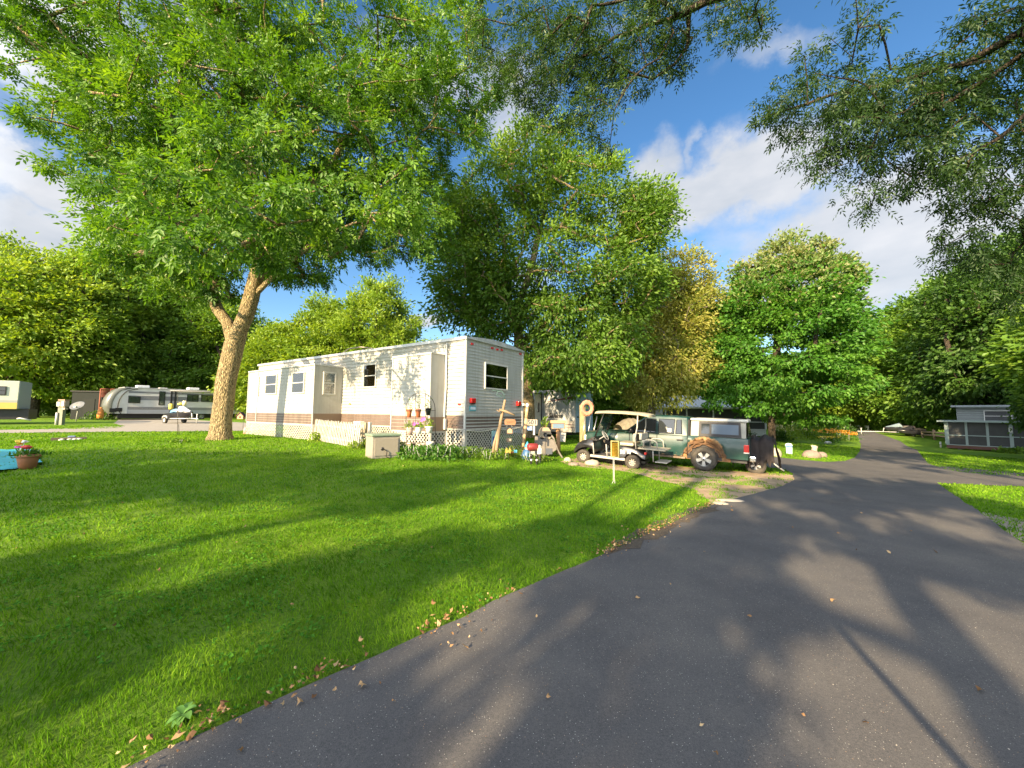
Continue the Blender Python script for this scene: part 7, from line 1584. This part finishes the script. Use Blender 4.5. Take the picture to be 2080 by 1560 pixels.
def corex_sign():
    b = gp(1243, 984); c = b; Y = b.y; q = lambda u, v, dy=0: pt(u, v, Y+dy)-b; st = MB()
    t = thing('site_marker', 'yellow plastic louvred box on a white wire stake in the lawn', 'yellow box', b, 0); x1 = q(1249, 980).x
    zb = q(0, 965).z; WW = mat('white_wire', (.42,.42,.40), .5)
    st.tube([(0,0,-.1),(0,0,q(0,972).z),(.035,0,q(0,966).z),(.035,0,q(0,916).z)], .006, 6); st.tube([(x1,0,-.1),(x1,0,q(0,968).z),(x1-.012,0,q(0,962).z),(x1-.012,0,q(0,916).z)], .006, 6); st.build('wire_stake', WW, t)
    z0 = q(0, 918).z; z1 = q(0, 884).z; M = Matrix.Translation((.09, .0, 0)) @ Matrix.Rotation(R(-28), 4, 'Z'); YL = mat('yellow_plastic', (.42,.34,.12), .6)
    w = .095; d = .06
    m = MB(); m.b2((-w,-d,z0),(-w+.022,d,z1), 0, M); m.b2((w-.022,-d,z0),(w,d,z1), 0, M); m.b2((-w+.022,-d,z1-.025),(w-.022,d,z1), 0, M); m.b2((-w+.022,-d,z0),(w-.022,d,z0+.02), 0, M); m.b2((-w+.022,d-.012,z0+.02),(w-.022,d,z1-.025), 0, M); m.build('case', YL, t)
    for k in range(9): z = z0+.05+k*(z1-z0-.09)/9; MB().box((0, -.01, z), (w*2-.05, .05, .010), 0, (R(28), 0, 0), M).build('louvre', mat('yellow_deep', (.36,.22,.02), .6), t)
corex_sign()
# ------------------------------------------------------------------ turf, litter
def on_lawn(x, y):
    m = ~inpoly(ROAD, x, y) & ~inpoly(PAD, x, y)
    # not under the trailer home
    q = np.stack([x-TC.x, y-TC.y], 1); a = q@np.array(TEX[:2]); b = q@np.array(TEY[:2])
    m &= ~((a > -.02) & (a < 15) & (b > -TR['Wd']) & (b < -.02)); m &= ~((a > TR['a0']) & (a < 14) & (b >= -.1) & (b < 1.2)); m &= ~((a > TR['x0']) & (a < TR['x1']) & (b > -.1) & (b < .68))
    return m
def vnoise(x, y, s, seed=0):
    "cheap smooth noise 0..1"
    rg = np.random.default_rng(seed); G = rg.random((256, 256)); X = x/s+1000; Y = y/s+1000
    i = np.floor(X).astype(int); j = np.floor(Y).astype(int); f = X-i; g = Y-j; f = f*f*(3-2*f); g = g*g*(3-2*g)
    a = G[i % 256, j % 256]; b = G[(i+1) % 256, j % 256]; c = G[i % 256, (j+1) % 256]; d = G[(i+1) % 256, (j+1) % 256]
    return (a*(1-f)+b*f)*(1-g)+(c*(1-f)+d*f)*g
leafmat('turf_blades', (.045,.12,.008), (.10,.23,.012), (.22,.35,.035), .35, .0)
leafmat('clover_leaves', (.03,.10,.014), (.055,.17,.02), (.10,.26,.035), .3, .0)
def grass():
    rg = np.random.default_rng(99); VV = []; TT = []
    for r0, r1, dens, h, w in ((1.0, 3.6, 5200, .050, .0048), (3.6, 7, 2300, .055, .0075), (7, 13, 760, .06, .013), (13, 24, 230, .065, .026), (24, 40, 60, .07, .05)):
        n = int(dens*(r1*r1-r0*r0)*1.06); r = np.sqrt(rg.random(n)*(r1*r1-r0*r0)+r0*r0); a = (rg.random(n)-.5)*2*1.06
        x = r*np.sin(a); y = r*np.cos(a); k = on_lawn(x, y); x = x[k]; y = y[k]
        d = inpoly(DIRTP, x, y); nz = vnoise(x, y, .45, 3)*.6+vnoise(x, y, .17, 4)*.4; k = ~(d & (nz < .56)); x, y = x[k], y[k]
        cl = vnoise(x, y, .30, 5); keep = rg.random(len(x)) < .62+.5*cl; x, y = x[keep], y[keep]; n = len(x)
        z = hz(x, y); P = np.stack([x, y, z-.006], 1); lean = rg.normal(size=(n, 3))*.42; lean[:, 2] = 1; flow = vnoise(x, y, .5, 6)*6.28
        lean[:, 0] += np.cos(flow)*.30; lean[:, 1] += np.sin(flow)*.30; D = unit(lean); up = unit(rg.normal(size=(n, 3))*np.array([1, 1, .1]))
        hh = h*(.55+.7*rg.random(n))*(.75+.55*vnoise(x, y, .25, 7)); V, F = leaf_quads(P, D, up, hh, w*(.7+.6*rg.random(n)), .25)
        t = np.clip(rg.random(n)*.6+vnoise(x, y, 1.3, 8)*.45+vnoise(x, y, .25, 9)*.35-.22, 0, 1); VV.append(V); TT.append(np.repeat(t, 4))
    V = np.concatenate(VV); T = np.concatenate(TT); F = np.arange(len(V)).reshape(-1, 4)
    link('grass', npmesh('grass', V, F, MATS['turf_blades'], T), kind='stuff')
    # clover and broad leaved weeds in patches
    n = 90000; r = np.sqrt(rg.random(n))*9+.9; a = (rg.random(n)-.5)*2*1.06; x = r*np.sin(a); y = r*np.cos(a); k = on_lawn(x, y) & ~inpoly(DIRTP, x, y) & (vnoise(x, y, .55, 11)*.55+vnoise(x, y, .16, 12)*.45 > .56); x, y = x[k], y[k]; n = len(x)
    P = np.stack([x, y, hz(x, y)+.012+.03*rg.random(n)], 1); D = unit(rg.normal(size=(n, 3))*np.array([1, 1, .25])+np.array([0, 0, .15])); up = unit(rg.normal(size=(n, 3))*.3+np.array([0, 0, 1])); l = .016+.018*rg.random(n)
    V, F = leaf_quads(P, D, up, l, l*.8, .1); link('clover', npmesh('clover', V, F, MATS['clover_leaves'], np.repeat(rg.random(n), 4)), kind='stuff')
grass()
def litter():
    rg = np.random.default_rng(5)
    # fallen leaves: along the road edge, a few scattered
    E = np.array([tuple(gp(u, v)[:2]) for u, v in [(1450,1026),(1330,1083),(1220,1130),(1000,1227),(870,1287),(640,1388),(430,1486),(330,1532),(215,1590)]]); seg = np.diff(E, axis=0); L = np.hypot(*seg.T); pr = L/L.sum()
    xs = []; 
    while len(xs) < 430:
        i = rg.choice(len(L), p=pr); t = rg.random(); p = E[i]+seg[i]*t
        if float(vnoise(p[:1], p[1:2], .38, 21)[0]) < rg.uniform(.25, .75): continue
        nrm = np.array([-seg[i][1], seg[i][0]])/L[i]; xs.append(p+nrm*(rg.normal()*rg.choice([.04, .10, .28], p=[.5, .35, .15])-.03))
    for k in range(70):
        r = rg.random()*10+1.5; a = (rg.random()-.5)*2; xs.append(np.array([r*math.sin(a), r*math.cos(a)]))
    xs = np.array(xs); n = len(xs); z = hz(xs[:, 0], xs[:, 1])+.03+.02*rg.random(n); V = []; F = []
    for i in range(n):
        s = .009+.018*rg.random()**2 if i < 420 else rg.uniform(.012, .024); a0 = rg.random()*6.28; c = np.array([xs[i, 0], xs[i, 1], z[i]]); tilt = rg.normal(size=2)*.35; k = 7; o = len(V); V.append(c+[0, 0, .004])
        for j in range(k):
            a = a0+2*math.pi*j/k; rr = s*(1.0 if j % 2 else .55)*rg.uniform(.75, 1.2); dx, dy = rr*math.cos(a), rr*math.sin(a); V.append(c+[dx, dy, dx*tilt[0]+dy*tilt[1]+.006*math.sin(j*2.0)])
        F += [(o, o+1+j, o+1+(j+1) % k) for j in range(k)]
    V = np.array(V); F = np.array(F); T = np.repeat(rg.random(n), 8)
    leafmat('dry_leaves', (.12,.06,.03), (.30,.17,.08), (.50,.36,.20), .2, .02); link('fallen_leaves', npmesh('fallen_leaves', V, F, MATS['dry_leaves'], T), kind='stuff')
    # loose grit on the asphalt
    n = 4000; r = np.sqrt(rg.random(n))*11+.8; a = (rg.random(n)-.5)*2.1; x = r*np.sin(a); y = r*np.cos(a); k = inpoly(ROAD, x, y); x, y = x[k], y[k]; n = len(x); s = .0018+.0030*rg.random(n)**2
    base = np.array([(1,0,0),(0,1,0),(-1,0,0),(0,-1,0),(0,0,.8)]); V = (base[None]*s[:, None, None]*(.7+.6*rg.random((n, 5, 1)))+np.stack([x, y, hz(x, y)+.0165], 1)[:, None]).reshape(-1, 3)
    o = np.arange(n)[:, None]*5; F = np.concatenate([o+np.array(f) for f in ((0,1,4),(1,2,4),(2,3,4),(3,0,4))]); leafmat('grit', (.10,.08,.07), (.22,.20,.18), (.32,.29,.26), .0, .02)
    link('road_grit', npmesh('road_grit', V, F, MATS['grit'], np.repeat(rg.random(n), 5)), kind='stuff')
    # broad leaved weed at the road edge
    b = gp(372, 1458); t = thing('broadleaf_weed', 'low broad leaved weed growing at the road edge near the bottom left', 'weed', b); rgl = random.Random(3)
    for k in range(11):
        a = k*2.4; l = rgl.uniform(.055, .10); w = l*.42; el = rgl.uniform(.25, .9); vs = []; ca, sa = math.cos(a), math.sin(a)
        for i in range(7):
            q = i/6; ww = w*math.sin(math.pi*min(1, q*.93+.07))**.8*.5; d = l*q; z = d*math.sin(el)-.9*d*d/l*.5+.02
            for s_ in (-1, 0, 1): vs.append((ca*d*math.cos(el)-sa*ww*s_, sa*d*math.cos(el)+ca*ww*s_, z+abs(s_)*ww*.3))
        m = MB(); m.add(vs, [(i*3+j, (i+1)*3+j, (i+1)*3+j+1, i*3+j+1) for i in range(6) for j in range(2)], 0, True); m.build('leaf', mat('weed_leaf', (.05,.15,.02), .7, noise=(20,(.09,.21,.03),.5)), t)
    # unseen pole added behind the camera, leaned to lay a shadow across the road
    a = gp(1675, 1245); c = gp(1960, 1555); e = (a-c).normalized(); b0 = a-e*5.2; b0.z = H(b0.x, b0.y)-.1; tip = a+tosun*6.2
    t = thing('shadow_pole', 'thin unseen pole added behind the photographer, leaned so its shadow crosses the road', 'pole', b0); MB().tube([(0,0,0), tuple(tip-b0)], .028, 10).build('shaft', STEEL, t)
    # flat stone and twigs by the dirt patch
    for i, (u, v, w, lab) in enumerate([(1482,1018,.32,'flat pale stone at the tip of the dirt patch by the road'),(1462,1024,.16,'small pale stone beside the flat one at the road edge')]):
        b = gp(u, v); random.seed(i+9); tag(MB().ball((0,0,.0), (w,.14,.045), 12, 6, rnd=.2).build('stone', mat('limestone', (.36,.32,.26), .9, bump=(20,.6,.02)), None, b), lab, 'stone', 'stones at the road edge')
litter()
